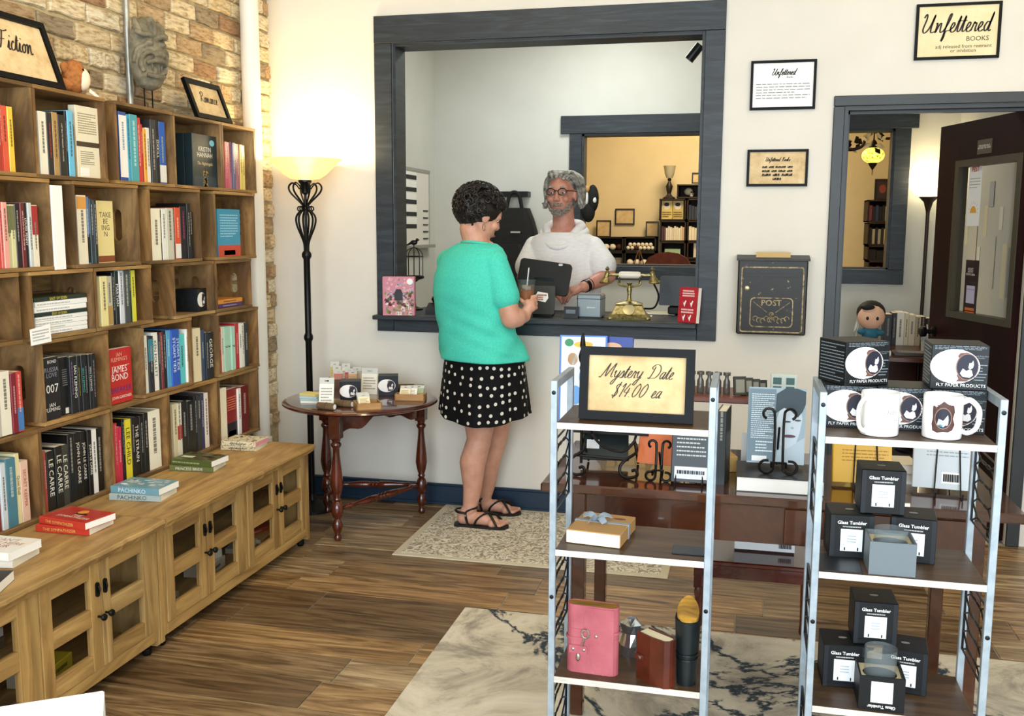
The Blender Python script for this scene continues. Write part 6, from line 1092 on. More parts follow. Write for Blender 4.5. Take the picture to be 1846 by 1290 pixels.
# hood and collar
for r_,zz,th in((.088,1.5,.03),(.108,1.47,.026)):
    sm(MB().tube([rel2(MO+mr*(r_*1.15*math.cos(a))+mf*(r_*math.sin(a)*(1.1 if math.sin(a)>0 else .9))+Z3*(zz-(.085*max(0,math.sin(a))**2)+.025*max(0,-math.sin(a)))) for a in [2*math.pi*i/30 for i in range(30)]],[th*(1-.35*max(0,math.sin(2*math.pi*i/30))) for i in range(30)],10,closed=True).obj('hood_roll',m_wht,st_))
for s in(-1,1): h=MO+mr*(s*.1)+Z3*.9; lg=MB(); chain(lg,[h,h+Z3*-.42,h+Z3*-.8],[.118,.09,.075],16); remesh(shift(lg,MO).obj('trouser_leg',mat('20242c',.85),mn_),.012,4)
for s in(-1,1): h=MO+mr*(s*.1); sb=MB(); cap(sb,h+Z3*.045,h+mf*.16+Z3*.04,.042,.038,12); remesh(shift(sb,MO).obj('shoe',mat('15130f',.6),mn_),.008,2)
# hair
hb=MB(); Rm=MM.to_3x3(); e=lambda c,r:hb.ell(MM@V(c),r,20,14,Rm); e((-.028,0,.05),(.098,.088,.09)); e((-.07,0,-.01),(.055,.078,.085)); e((-.005,0,.108),(.06,.066,.034))
rh=random.Random(9)
for s in(-1,1):
    for i in range(22):
        y0=s*rh.uniform(.006,.05); x0=rh.uniform(.03,.085); zt=.105+rh.uniform(-.012,.018); hb.tube([MM@p for p in cr([V((x0,y0,zt-.012)),V((x0-.02,y0+s*.022,zt+.012)),V((x0-.06,s*.085,.075+rh.uniform(-.01,.015))),V((x0-.085,s*(.096+rh.uniform(-.006,.008)),.015+rh.uniform(-.015,.015))),V((x0-.09,s*(.093+rh.uniform(0,.018)),-.045+rh.uniform(-.02,.02))),V((x0-.075,s*(.105+rh.uniform(0,.02)),-.062+rh.uniform(-.015,.02)))],4)],[.009]*8+[.0105]*6+[.009]*5+[.006,.003],6)
    for i in range(8): x0=-.02-.012*i; hb.tube([MM@p for p in cr([V((x0,s*.03,.135)),V((x0-.01,s*.085,.1)),V((x0-.015,s*.1,.03)),V((x0-.01,s*.098,-.04)),V((x0-.0,s*.108,-.06))],4)],[.011]*15+[.007,.004],6)
ho=sm(shift(hb,MO).obj('grey_hair',nmat('grey_hair',[(.3,'45423c'),(.5,'8c8880'),(.68,'c4c0b8')],(16,16,34),4,.5),mn_),1.2)
# beard and moustache
bb2=MB(); rb2=random.Random(3)
for i in range(1500):
    a=rb2.uniform(-1.45,1.45); z=rb2.uniform(-.115,-.02)
    chin=z<-.076 and abs(a)<1.2; jaw=abs(a)>.72 and z<-.035-.03*(1.45-abs(a)); mou=abs(a)<.52 and -.052<z<-.042
    if not(chin or jaw or mou) or z<-.112+.05*(abs(a)/1.25)**2: continue
    r0=.087 if z>-.07 else .087-(-.07-z)*.45; rx=(.014 if z<-.06 else .018)+r0*math.cos(a)*.86+(.006 if mou else 0); c=V((rx,.07*math.sin(a)*(1 if z>-.08 else .88),z)); bb2.tube([MM@c,MM@(c+V((.004*math.cos(a),.002*math.sin(a),-.007))),MM@(c+V((.002*math.cos(a),.001*math.sin(a),-.012)))],[.002,.002,.001],4)
shift(bb2,MO).obj('beard',nmat('grey_beard',[(.35,'5c5248'),(.65,'9c9286')],(90,90,90),3,.7),mn_)
m_gl=mat('14100e',.3)
gl=MB()
for s in(-1,1):
    P=[MM@V((.108-.006*abs(math.cos(a)),s*.034+.0245*math.cos(a)*(1),.018+.0185*(abs(math.sin(a))**.7)*(1 if math.sin(a)>0 else -1))) for a in [2*math.pi*i/24 for i in range(24)]]; gl.tube(P,.0026,6,closed=True); gl.tube([MM@V((.104,s*.058,.024)),MM@V((.05,s*.085,.024)),MM@V((-.01,s*.088,.02))],.0025,6)
    ey=MB().ell(rel2(MM@V((.0815,s*.034,.014))),(.011,.0125,.007),12,8).obj('eye',m_white,mn_); MB().ell(rel2(MM@V((.0915,s*.034,.013))),(.003,.0058,.0058),10,6,Rm).obj('iris',mat('2c3434',.3),ey)
    MB().tube([rel2(MM@V((.097-.002*k,s*(.018+.01*k),.043+.003*math.sin(k*1.1)))) for k in range(4)],.004,6).obj('eyebrow',bpy.data.materials['grey_hair'],mn_)
gl.tube([MM@V((.108,-.011,.022)),MM@V((.111,0,.026)),MM@V((.108,.011,.022))],.0026,6); go=shift(gl,MO).obj('glasses_frame',m_gl,mn_)
for s in(-1,1): MB().prism([(.022*math.cos(a),.0165*math.sin(a)) for a in [2*math.pi*i/20 for i in range(20)]],.0006,rel2(MM@V((.1065,s*.034,.018))),Rm@Y3,Rm@Z3,Rm@X3).obj('lens',mat('080808',.03,alpha=.06),go)
MB().ell(rel2(MM@V((.094,0,-.062))),(.006,.022,.005),12,8,Rm).obj('lips',mat('9a5a50',.4),mn_)
d_=(mW-mE).normalized(); wt=mE.lerp(mW,.9); MB().cyl(rel2(wt-d_*.011),rel2(wt+d_*.011),.037,.036,20).obj('watch_band',m_blk,mn_); MB().cyl(rel2(wt-d_*.03),rel2(wt-d_*.024),.036,.036,18).obj('bracelet',mat('241a14',.6),mn_)
# ================================================================== foreground shelves, console table
m_metal=nmat('painted_steel',[(.3,'8f9ba3'),(.7,'a7b2b9')],(30,30,30),3,.35,metal=.25); m_rust=nmat('rustic_board',[(.2,'2a1a10'),(.45,'45301e'),(.65,'5e452c'),(.85,'74593a')],(2.2,16,6),7,.42,dist=1.5,objrand=1,spec=.35); m_edge=nmat('board_edge',[(.3,'b8aea0'),(.7,'e0d8cc')],(8,8,60),4,.5)
SY0,SY1=2.2,2.435; SZ=[1.048,.739,.42,.105]
def rack(x0,x1,label):
    t=thing('display_rack',label,'display rack',((x0+x1)/2,SY0,0),0,'pair of metal and wood racks'); w=(x1-x0)/2; P=.0155; d=SY1-SY0
    for sx in(-1,1):
        xa=sx*w-(P if sx>0 else 0)
        for y in(0,d-P):
            po=box('post',(xa,y,.0095),(xa+P,y+P,1.146),m_metal,t,.001)
            if y==0:
                for z in(1.118,.62): MB().lathe([(.005,0),(.005,.002),(.002,.0025)],12,(xa+P/2,0,z),(0,-1,0)).obj('bolt',m_blk,po)
        box('top_rail',(xa+.0005,P,1.126),(xa+P-.0005,d-P,1.1455),m_metal,t)
        for z0,z1 in((.5,.68),(.82,1.0),(.16,.36)):
            xc=xa+P/2; b=MB(); q=lambda y,z:(xc,y,z)
            for k in range(4):
                for (ya,za),(yb,zb) in(((P+.004,z0+(z1-z0)*k/4),(d-P-.004,z0+(z1-z0)*(k+1)/4)),((d-P-.004,z0+(z1-z0)*k/4),(P+.004,z0+(z1-z0)*(k+1)/4))): b.tube(cr([q(ya,za),q((ya*2+yb)/3,(za*2+zb)/3+.01),q((ya+2*yb)/3,(za+2*zb)/3-.01),q(yb,zb)],4),.0022,5)
            b.tube([q(P,z0),q(d-P,z0),q(d-P,z1),q(P,z1)],.003,5,closed=True); b.obj('scroll_panel',m_blk,t)
    for z in SZ:
        bd=box('shelf_board',(-w+P,.0,z-.016),(w-P,d,z),m_rust,t,.001); box('edge_band',(-w+P,-.0012,z-.0155),(w-P,-.0001,z-.0005),m_edge,bd)
    return t
rack(-.431,-.051,'left metal and wood display rack with the mystery date sign'); rack(.171,.551,'right metal and wood display rack with mugs on top')
def L(px,py,z): return onZ(px,py,z)
# mystery date sign
p0,p1=L(1047,752,SZ[0]),L(1250,759,SZ[0]); w=.268; o=frame(w,.172,'black framed mystery date price sign on the left rack','framed sign',.02,.02,nmat('sign_parchment',[(.3,'b08c5c'),(.5,'ccae7c'),(.75,'dec69a')],(9,9,9),6,.8)); zc=SZ[0]
orient(o,((p0.x+p1.x)/2-.0,2.262,zc+.001),V((1,-.0,0)),V((0,.12,1)))
script('Mystery Date',o,(-.004,-.0095,.1),X3,Z3,.172,None,INK,th=.05,slant=.45); script('$14.00 ea',o,(-.002,-.0095,.055),X3,Z3,.115,None,INK,th=.05,slant=.45)
# kraft gift
p=L(1075,985,SZ[1]); g=thing('wrapped_book','kraft paper wrapped book tied with grey ribbon on left rack','gift',(p.x,p.y+.085,SZ[1]),-.12); m_kraft=mat('b58a52',.8)
MB().bbox((-.068,-.08,.0),(.068,.08,.034),.002).obj('kraft_wrap',m_kraft,g); box('page_block',(-.066,-.0812,.002),(.066,-.0795,.032),mat('f2ead4',.8),g); b=MB(); m_rib=mat('8f9aa2',.6)
box('ribbon_band',(-.0695,-.0,.0),(.0695,.014,.0352),m_rib,g)
for c,a in(((-.01,.01),2.6),((.0,.01),.5),((-.02,0),4.2),((.015,0),5.2)):
    u=V((math.cos(a),math.sin(a),0)); v=V((-math.sin(a),math.cos(a),0)); o0=V((-.015,.012,.036)); MB().tube(cr([o0,o0+u*.02+Z3*.012+v*.004,o0+u*.04+Z3*.004+v*.01],5),[.003]+[.008]*9+[.006],8,flat=.2).obj('ribbon_loop',m_rib,g)
disc(g,(.035,.045,.034),X3,Y3,.016,.008,mat('6a4420'),'stamp',.0004)
p=L(1245,985,SZ[1]); o=MB().bbox((-.045,-.03,0),(.045,.03,.003),.001).obj('dark_card',mat('14222c',.4)); tag(o,'dark blue card lying at right of the wrapped book','card'); o.location=(-.098,2.265,SZ[1]+.0003)
# pink journal
m_pink=nmat('pink_leather',[(.3,'9a4650'),(.6,'b45e66'),(.8,'c47880')],(9,9,9),5,.5,bump=.1); p=L(1067,1218,SZ[2]); w=.128; h=.172; th=.04
jr=thing('leather_journal','pink leather journal with wrap strap and key clasp on left rack','journal',(p.x-.003,p.y+.03,SZ[2]),-.06)
def stad(w,t,n=10): return [(w/2-t/2+t/2*math.cos(a),t/2*math.sin(a)) for a in [-math.pi/2+math.pi*i/n for i in range(n+1)]]+[(-w/2+t/2+t/2*math.cos(a),t/2*math.sin(a)) for a in [math.pi/2+math.pi*i/n for i in range(n+1)]]
ol_=stad(w,th); il=stad(w-.006,th-.006); MB().ringp(ol_,il,h,(0,0,0),X3,Y3,Z3).obj('cover',m_pink,jr); m_deck=nmat('deckle_pages',[(.3,'6e4a12'),(.6,'b48428'),(.8,'d8b058')],(8,90,8),5,.8)
MB().prism(il,h-.003,(0,0,.002),X3,Y3,Z3).obj('pages',m_deck,jr)
MB().prism([(.012,.004),(.03,.0),(.055,.004),(.055,h-.004),(-.012,h-.004),(-.02,h*.8),(-.014,h*.6),(-.004,h*.5),(-.004,h*.35),(0,h*.15)],.0015,(0,-th/2-.0016,0),X3,Z3,Y3).obj('front_flap',m_pink,jr)
for z,s in((.105,.01),(.085,-.012)): MB().ringp(stad(w+.004,th+.004),stad(w,th),.006,(0,0,z),X3,Y3,Z3).obj('strap',m_pink,jr).rotation_euler=(0,s*5*.3,0)
m_sil=mat('c8c8c4',.25,1); MB().tube([V((-.014+.009*math.cos(a),-th/2-.006,.103+.011*math.sin(a))) for a in [i*.63 for i in range(10)]],.0022,6,closed=True).obj('key_bow',m_sil,jr); MB().tube([(-.016,-th/2-.006,.092),(-.022,-th/2-.006,.07)],.0022,6).obj('key_shaft',m_sil,jr)
for x,z in((-.045,.06),(-.018,.06),(.012,.098)): sm(MB().ell((x,-th/2-.003,z),(.004,.002,.004),10,6).obj('stud',m_sil,jr))
MB().prism([(-.055,.05),(-.012,.05),(-.008,.06),(-.012,.07),(-.055,.07)],.0015,(0,-th/2-.003,0),X3,Z3,Y3).obj('strap_tab',m_pink,jr); sm(MB().ell((-.032,-th/2-.004,.04),(.005,.002,.01),10,6).obj('charm',m_sil,jr))
# brown journal
m_brn=nmat('brown_leather',[(.3,'3c150a'),(.6,'5c2412'),(.8,'7a3820')],(9,9,9),5,.35); p=L(1180,1237,SZ[2]); o=thing('leather_journal','small brown leather journal with snap tab standing open','journal',(p.x,p.y+.03,SZ[2]),.75)
MB().prism([(-.002,-.05),(.012,-.048),(.019,-.04),(.019,.04),(.016,.04),(.016,-.038),(.010,-.045),(-.002,-.046)],.118,(0,0,0),X3,Y3,Z3).obj('back_cover',m_brn,o); MB().prism([(-.02,.045),(-.024,.0),(-.02,-.04),(-.01,-.049),(0,-.05),(0,-.046),(-.009,-.045),(-.017,-.038),(-.0205,0),(-.0165,.045)],.118,(0,0,0),X3,Y3,Z3).obj('front_cover',m_brn,o); MB().prism([(-.016,.042),(.015,.042),(.015,-.037),(.009,-.044),(-.009,-.044),(-.016,-.036)],.112,(0,0,.003),X3,Y3,Z3).obj('pages',mat('e8d8b0',.8),o); MB().prism([(-.026,.046),(-.0245,.02),(-.0225,.02),(-.0235,.045),(.019,.045),(.019,.048),(-.024,.048)],.014,(0,0,.05),X3,Y3,Z3).obj('snap_tab',m_brn,o); sm(MB().lathe([(.005,0),(.005,.002),(.002,.003)],12,(-.0255,.03,.057),(-1,.1,0)).obj('snap',m_sil,o))
o.rotation_euler=(0,0,.95)
# black journal
p=L(1245,1238,SZ[2]); o=thing('leather_journal','tall black leather journal bound with cord, gold edged pages','journal',(p.x-.012,p.y+.022,SZ[2]),0); m_bl=mat('121a1c',.38); out=[(.026*math.cos(a)*(1+.12*math.cos(a*2)),.03*math.sin(a)) for a in [2*math.pi*i/24 for i in range(24)]]
k=24; rings=[[(x*s,y*s,z+( .03*max(0,y/.03) if z>.1 else 0)) for x,y in out] for z,s in((0,.78),(.08,.9),(.16,1.05))]; sm(MB().loft(rings).obj('cover',m_bl,o),.8); sm(MB().loft([[(x*.9,y*.9,z+.03*max(-.4,y/.03)) for x,y in out] for z in(.155,.178)]).obj('pages',m_deck,o),.5)
for z in(.07,.082): MB().tube([V((.026*math.cos(a)*1.0,.03*math.sin(a)*1.0,z+.004*math.sin(a))) for a in [2*math.pi*i/20 for i in range(20)]],.0014,5,closed=True).obj('cord',m_blk,o)
# cellophane bag between
p=L(1132,1200,SZ[2]); o=MB(); rc=random.Random(2); o.loft([[(.022*math.cos(a)*(1+rc.uniform(-.3,.3))*s,.018*math.sin(a)*(1+rc.uniform(-.3,.3))*s,z) for a in [2*math.pi*i/12 for i in range(12)]] for z,s in((0,.9),(.03,1.1),(.06,.9),(.085,1.1),(.1,.6))]); o=o.obj('cellophane_bag',mat('c8ccd0',.08,.9)); tag(o,'crinkled clear cellophane bag behind the pink journal','bag'); o.location=(p.x,2.36,SZ[2])
p=L(1160,1275,SZ[3]); o=MB().bbox((-.09,-.06,0),(.09,.06,.075),.003).obj('cardboard_box',mat('6a5a40',.8)); tag(o,'brown box on the lowest board of left rack','box'); o.location=(-.2,2.32,SZ[3]); box('lid_flap',(-.085,-.055,.075),(-.005,.055,.078),mat('7a684a',.8),o); box('lid_flap',(.005,-.055,.075),(.085,.055,.077),mat('6e5e44',.8),o)
o=MB(); o.loft([[(.03*math.cos(a)*(1+rc.uniform(-.3,.3))*s,.03*math.sin(a)*(1+rc.uniform(-.3,.3))*s,z) for a in [2*math.pi*i/12 for i in range(12)]] for z,s in((0,.9),(.03,1.1),(.06,.9),(.085,.4))]); o=o.obj('cellophane_bag',mat('dfe2e4',.08,.8)); tag(o,'crumpled clear wrap on lowest board of left rack','bag'); o.location=(-.35,2.33,SZ[3])
# ------------------------------------------------------------------ right rack: mugs and boxes
s=.118; zz=SZ[0]
for i,px in enumerate((1545,1632,1722)):
    mug_box(['left','middle','right'][i]+' boxed mug in the lower row on right rack',(.361+.1155*(i-1),2.365,zz),.0,.114,.098,True)
mug_box('turned boxed mug stacked at top left of right rack',(.255,2.37,zz+.0985),.48,.112,.1,True); mug_box('boxed mug stacked at top right of right rack',(.475,2.37,zz+.0985),-.03,.118,.1,True)
m_cer=mat('f3f0ea',.12,coat=.5)
def cylblob(par,r,ang,z,shape,m,name,off=.0004,sub=8):
    R=r+off; b=MB(); n=len(shape); cx_=sum(p[0] for p in shape)/n; cz_=sum(p[1] for p in shape)/n; vs=[]; fs=[]
    F=lambda u,v:(R*math.cos(ang+u/R),R*math.sin(ang+u/R),z+v)
    for k in range(sub+1):
        t=k/sub
        for (u,v) in shape: vs.append(F(cx_+(u-cx_)*t,cz_+(v-cz_)*t))
    for k in range(sub):
        for i in range(n): fs.append((k*n+i,k*n+(i+1)%n,(k+1)*n+(i+1)%n,(k+1)*n+i))
    return b.add(vs,fs).obj(name,m,par)
OVAL=lambda a,c,n=24:[(a*math.cos(2*math.pi*i/n),c*math.sin(2*math.pi*i/n)) for i in range(n)]
def mug(label,loc,hang,front):
    t=thing('coffee_mug',label,'mug',loc,0,'white mugs on right rack'); r=.041; h=.096
    sm(MB().lathe([(.036,0),(.04,.002),(r,.006),(r,h-.003),(r-.001,h),(r-.003,h-.001),(r-.0035,.008),(.002,.006)],48,close=False).obj('cup_body',m_cer,t),.6)
    u=V((math.cos(hang),math.sin(hang),0)); sm(MB().tube(cr([u*(r-.003)+Z3*.08,u*(r+.012)+Z3*.086,u*(r+.029)+Z3*.07,u*(r+.032)+Z3*.048,u*(r+.026)+Z3*.024,u*(r+.01)+Z3*.013,u*(r-.003)+Z3*.018],6),.0068,10,flat=.7).obj('handle',m_cer,t))
    return t,r
p=L(1588,783,zz); t,r=mug('white mug with cursive print, handle toward viewer left, right rack',(p.x-.004,2.255,zz),-2.35,0)
# curved lettering: small strokes on the cup
ang=-1.05
for i,wd in enumerate((.012,)):
    for k,(u,v) in enumerate([(-.010,.0),(-.004,.001),(.002,.0),(.007,.001),(.012,.0)]): cylblob(t,r,ang,.055,[(u-.0012,v-.004),(u+.0006,v-.004),(u+.0022,v+(.009 if k in(0,2) else .003)),(u+.001,v+(.009 if k in(0,2) else .003))],mat('8a8680'),'cursive_print')
cylblob(t,r,ang,.038,[(-.014,-.0006),(.016,-.0006),(.016,.0006),(-.014,.0006)],mat('8a8680'),'cursive_print')
p=L(1697,788,zz); t,r=mug('white mug with framed cat portrait, handle to the right',(p.x,2.255,zz),-.12,0); ang=-1.72
fr=[(a*(1+.07*math.sin(9*i)),c*(1+.06*math.cos(7*i))) for i,(a,c) in enumerate([(-.021,-.027),(-.01,-.031),(0,-.029),(.01,-.031),(.021,-.027),(.0235,-.014),(.021,0),(.0235,.014),(.021,.027),(.01,.029),(0,.036),(-.01,.029),(-.021,.027),(-.0235,.014),(-.021,0),(-.0235,-.014)])]
cylblob(t,r,ang,.049,fr,mat('4a2c24'),'ornate_frame_print'); cylblob(t,r,ang,.049,OVAL(.0178,.0235),mat('8a6454'),'ornate_frame_print',.0006); cylblob(t,r,ang,.049,OVAL(.0158,.0215),mat('141226'),'portrait_print',.0008)
cylblob(t,r,ang,.049,[(-.012,-.014),(.0,-.019),(.01,-.014),(.011,-.002),(.009,.008),(.005,.002),(.001,-.004),(-.004,-.006),(-.009,-.001)],mat('dcd8d8'),'cat_print',.001); cylblob(t,r,ang,.049,[(-.013,-.016),(0,-.014),(.0,-.0185)],mat('2a9aa8'),'cushion_print',.0012)
# tumbler boxes
m_tb=mat('0a0c0e',.5,spec=.3); m_tb2=mat('191e22',.5,spec=.3)
def tumbler_box(label,loc,rz,s=.098,h=.105):
    o=MB().bbox((-s/2,-s/2,0),(s/2,s/2,h),.002).obj('tumbler_box',m_tb); tag(o,label,'gift box','glass tumbler boxes'); o.location=loc; o.rotation_euler=(0,0,rz); box('lid_line',(-s/2-.0005,-s/2-.0005,h*.12),(s/2+.0005,s/2+.0005,h*.13),m_blk,o)
    panel(o,(0,-s/2-.0002,h*.42),X3,Z3,s*.5,h*.5,mat('eceeee'),'picture_label',.0005); txt('Glass Tumbler',o,(0,-s/2-.0003,h*.82),X3,Z3,s*.66,h*.1,mat('eceae4'),'box_lettering',bold=.02); bars(o,(0,-s/2-.0001,h*.725),X3,Z3,s*.42,h*.035,1,mat('a8a8a4'),'subtitle_print',4,.8)
    for x in(-.15,.15): panel(o,(x*s,-s/2-.0008,h*.22),X3,Z3,s*.03,h*.07,m_blk,'label_mark',.0003)
    bars(o,(0,-s/2-.0008,h*.45),X3,Z3,s*.2,h*.2,3,mat('9aa8b0'),'label_print',3,.3)
    for sx in(-1,1): panel(o,(sx*s*.44,-s/2-.0003,h*.5),X3,Z3,s*.1,h*.97,m_tb2,'edge_band',.0004)
    disc(o,(0,.0,h),X3,Y3,.01,.005,mat('8a8880'),'emblem',.0004); return o
def open_box(label,loc,rz,s=.1,h=.078,front=None):
    t=thing('open_gift_box',label,'gift box',loc,rz,'glass tumbler boxes'); m=mat('646d72',.6) if front is None else m_tb; T=.004
    for a,c in(((-s/2,-s/2,0),(s/2,-s/2+T,h)),((-s/2,s/2-T,0),(s/2,s/2,h)),((-s/2,-s/2+T,0),(-s/2+T,s/2-T,h)),((s/2-T,-s/2+T,0),(s/2,s/2-T,h)),((-s/2+T,-s/2+T,0),(s/2-T,s/2-T,T))): box('box_wall',a,c,m,t)
    MB().ringp(rect_n(s-2*T,s-2*T,16),OVAL(.038,.038,16),.003,(0,0,h-.014),X3,Y3,Z3).obj('paper_insert',mat('d8c69c',.8),t)
    if front: panel(t,(0,-s/2-.0002,h*.55),X3,Z3,s*.48,h*.62,mat('eceeee'),'picture_label',.0005); txt('Glass Tumbler',t,(0,-s/2-.0003,h*.12),-X3,-Z3,s*.62,h*.12,mat('eceae4'),'box_lettering',bold=.02)
    return t
def tumbler(label,loc,h=.1,r=.036):
    o=sm(MB().lathe([(r*.9,0),(r*.98,.004),(r,h),(r-.0016,h),(r*.94,.012),(.001,.01)],36,close=False).obj('glass_tumbler',mat('96a0a0',.03,alpha=.14))); tag(o,label,'glass','glass tumblers'); o.location=loc; return o
for lv,(z,tag_) in enumerate(((SZ[1],'upper'),(SZ[2],'lower'))):
    tumbler_box(f'black tumbler box at back left in {tag_} trio on right rack',(.262,2.355,z),.05); tumbler_box(f'black tumbler box at back right in {tag_} trio on right rack',(.405,2.36,z),-.12)
    tumbler_box(f'black tumbler box balanced on top of {tag_} trio on right rack',(.33,2.375,z+.1055),.02)
    x=.342-.006*lv; ob=open_box(f'open {"grey" if lv==0 else "black"} tumbler box at front of {tag_} group',(x,2.258,z),.0,.098,.075 if lv==0 else .08,None if lv==0 else 1)
    tumbler(f'clear glass tumbler set in the open box of {tag_} group',(x,2.258,z+.0045),.088 if lv==0 else .125)
o=MB().bbox((-.045,-.06,0),(.045,.06,.003),.001).obj('dark_card',mat('15181a',.4)); tag(o,'black card lying at left of upper tumbler boxes','card'); o.location=(.236,2.262,SZ[1]+.0003)
# ------------------------------------------------------------------ console table
m_cons=nmat('dark_console',[(.25,'2a130b'),(.5,'41200f'),(.75,'5a3018')],(2,14,4),6,.16,dist=1.2,coat=.5); TZ2=.75
ct=thing('console_table','long dark wooden console table behind the two racks','table',(.095,3.05,0)); hx=.662; hy=.3
box('table_top',(-hx,-hy,TZ2-.028),(hx,hy,TZ2),m_cons,ct,.005); box('front_apron',(-hx+.09,-hy+.05,TZ2-.15),(hx-.09,-hy+.07,TZ2-.028),m_cons,ct,.002); box('rear_apron',(-hx+.09,hy-.07,TZ2-.14),(hx-.09,hy-.05,TZ2-.028),m_cons,ct)
box('drawer_front',(.04,-hy+.042,TZ2-.145),(hx-.12,-hy+.05,TZ2-.04),m_cons,ct,.003)
for x in(-hx+.09,hx-.13):
    for y in(-hy+.04,hy-.08): box('leg',(x,y,.0095),(x+.04,y+.04,TZ2-.028),m_cons,ct,.003)
    box('side_apron',(x+.01,-hy+.08,TZ2-.14),(x+.03,hy-.08,TZ2-.028),m_cons,ct)
lt=thing('low_table','low mahogany table tucked beneath the console','table',(.07,3.4,0)); box('table_top',(-.21,-.21,.385),(.21,.21,.402),m_mahog,lt,.004); box('apron',(-.2,-.2,.34),(.2,-.185,.385),m_mahog,lt,.002); box('apron',(-.2,.185,.34),(.2,.2,.385),m_mahog,lt)
for x in(-.185,.185):
    for y in(-.185,.185): lg=box('leg',(x-.014,y-.014,.3),(x+.014,y+.014,.386),m_mahog,lt); sm(MB().lathe([(.008,.0095),(.013,.02),(.01,.05),(.013,.2),(.009,.26),(.014,.28),(.01,.3)],14,(x,y,0)).obj('turned_section',m_mahog,lg))
# book lying/standing on low table
o=book(.12,.2,.025,'e8ecee','white book with animal drawings under the console',strip=False,page=m_pagew); orient(o,(-.0,3.33,.4055),(-1,0,0),(0,.25,1)); rr3=random.Random(5)
bars(o,(-.17,.0125,.02),-X3,Z3,.045,.02,1,mat('2a2a2a'),'barcode',2,.9); blobs(o,(-.1,.0125,.07),-X3,Z3,[[(-.05,.01),(-.03,.02),(-.035,-.004)],[(-.01,.015),(.01,.018),(.004,-.012),(-.006,-.012)],[(.03,.02),(.055,.012),(.04,-.004)]],mat('7a5a48'),'animal_print',.0004)
# riser on the table
rs=thing('table_riser','reddish wooden riser shelf at back of the console','shelf riser',(-.02,3.22,TZ2)); m_ris=nmat('riser_wood',[(.3,'5a2a1c'),(.7,'7d4632')],(2,14,4),5,.35); box('riser_top',(-.2,-.11,.2),(.2,.11,.218),m_ris,rs,.003)
for x in(-.19,.17): box('riser_side',(x,-.1,0),(x+.02,.1,.2),m_ris,rs)
zr=TZ2+.2182
rg2=random.Random(12)
for i in range(5):
    px=1262+i*7; x=onY(px,700,3.2).x; o=sm(MB().lathe([(.011,0),(.012,.003),(.011,.04),(.006,.05),(.006,.058),(.012,.06),(.012,.07),(.002,.071)],14).obj('glass_vial',mat('6a6458',.1,trans=.5))); tag(o,ORD[i+1]+' little dark glass vial from left on the riser','vial','vials on riser'); o.location=(-.155+.028*i,3.19,zr)
for i in range(4):
    o=MB().bbox((-.02,-.006,0),(.02,.006,.06-.006*i),.001).obj('mini_frame',mat('2c2a20',.5)); tag(o,ORD[i+1]+' tiny dark frame leaning on the riser','tiny frame','tiny frames on riser'); o.location=(.0+.022*i,3.16+.02*i,zr+.002); o.rotation_euler=(-.2,0,.3); box('frame_picture',(-.014,-.0068,.008),(.014,-.006,.05-.006*i),mat('8a8474'),o)
o=MB().bbox((-.04,-.02,0),(.04,.02,.07),.001).obj('tin_box',mat('c8d2c8',.5)); tag(o,'pale mint window patterned tin on the riser','tin'); o.location=(.135,3.2,zr)
for x in(-.02,.02):
    for z in(.012,.04): panel(o,(x,-.0202,z+.01),X3,Z3,.026,.022,mat('4a6a68'),'window_print',.0004)
# easels and books on console
m_wi=mat('17130f',.4,.6)
def easel(label,loc,rz,h,w,scroll=True,lean=.28,foot=.05):
    t=thing('book_easel',label,'easel',loc,rz,'black iron easels'); u=X3
    for s in(-1,1):
        pts=[(s*w*.12,0,h*.35),(s*w*.12,lean*h*.25,h*.7),(s*w*.14,lean*h*.45,h*.9)]+[(s*w*(.14+.16-.16*math.cos(a)),lean*h*.45,h*(.9)+w*.16*math.sin(a)) for a in (.6,1.3,2.0,2.8,3.6,4.3)]
        MB().tube(cr(pts,4),.004,7).obj('upright',m_wi,t)
        pts=[(s*w*.12,0,h*.38),(s*w*.13,-.006,h*.14)]+[(s*(w*.13+w*.2*(1-math.cos(a))),-.012,h*.12-w*.19*math.sin(a)+0) for a in(.5,1.2,1.9,2.6,3.4,4.2,5.0)]
        mz=min(p[2] for p in pts); pts=[(a,b_,c-mz+.004) for a,b_,c in pts]
        MB().tube(cr(pts,4),.004,7).obj('scroll_foot',m_wi,t)
        MB().tube([(s*w*.2,-.014,.035),(s*w*.2,-.05,.03),(s*w*.2,-.054,.045)],.0035,6).obj('book_rest',m_wi,t)
    MB().tube([(0,lean*h*.25,h*.7),(0,lean*h*.25+.09,.004)],.0035,6).obj('rear_leg',m_wi,t); MB().tube([(-w*.22,-.014,.035),(w*.22,-.014,.035)],.0035,6).obj('cross_bar',m_wi,t)
    return t
def wire_easel(label,loc,rz,h,w):
    t=thing('book_easel',label,'easel',loc,rz,'black iron easels')
    MB().tube([(-w/2,-.05,.02),(-w/2,-.05,.003),(-w/2,0,.003),(-w/2*.8,.05,h),(w/2*.8,.05,h),(w/2,0,.003),(w/2,-.05,.003),(w/2,-.05,.02)],.0022,6).obj('wire_frame',m_wi,t); MB().tube([(-w/2*.7,.045,h*.8),(-w*.2,.1,.003),(w*.2,.1,.003),(w/2*.7,.045,h*.8)],.002,6).obj('wire_strut',m_wi,t); return t
def stand_book(label,px,py,Y,w,h,t,col,back=.25,rz=0,z=TZ2,dz=0,page=None,hard=True):
    x=onY(px,py,Y).x; o=book(h,w,t,col,label,strip=False,hard=hard,page=page); c,s=math.cos(rz),math.sin(rz); n=V((s,-c,0)); orient(o,V((x,Y,z+dz))-V((c,s,0))*w/2,(-c,-s,0),Z3-n*back); return o
def CV(o,w,h,t,u,v): return V((-w*u,t/2,h*v))
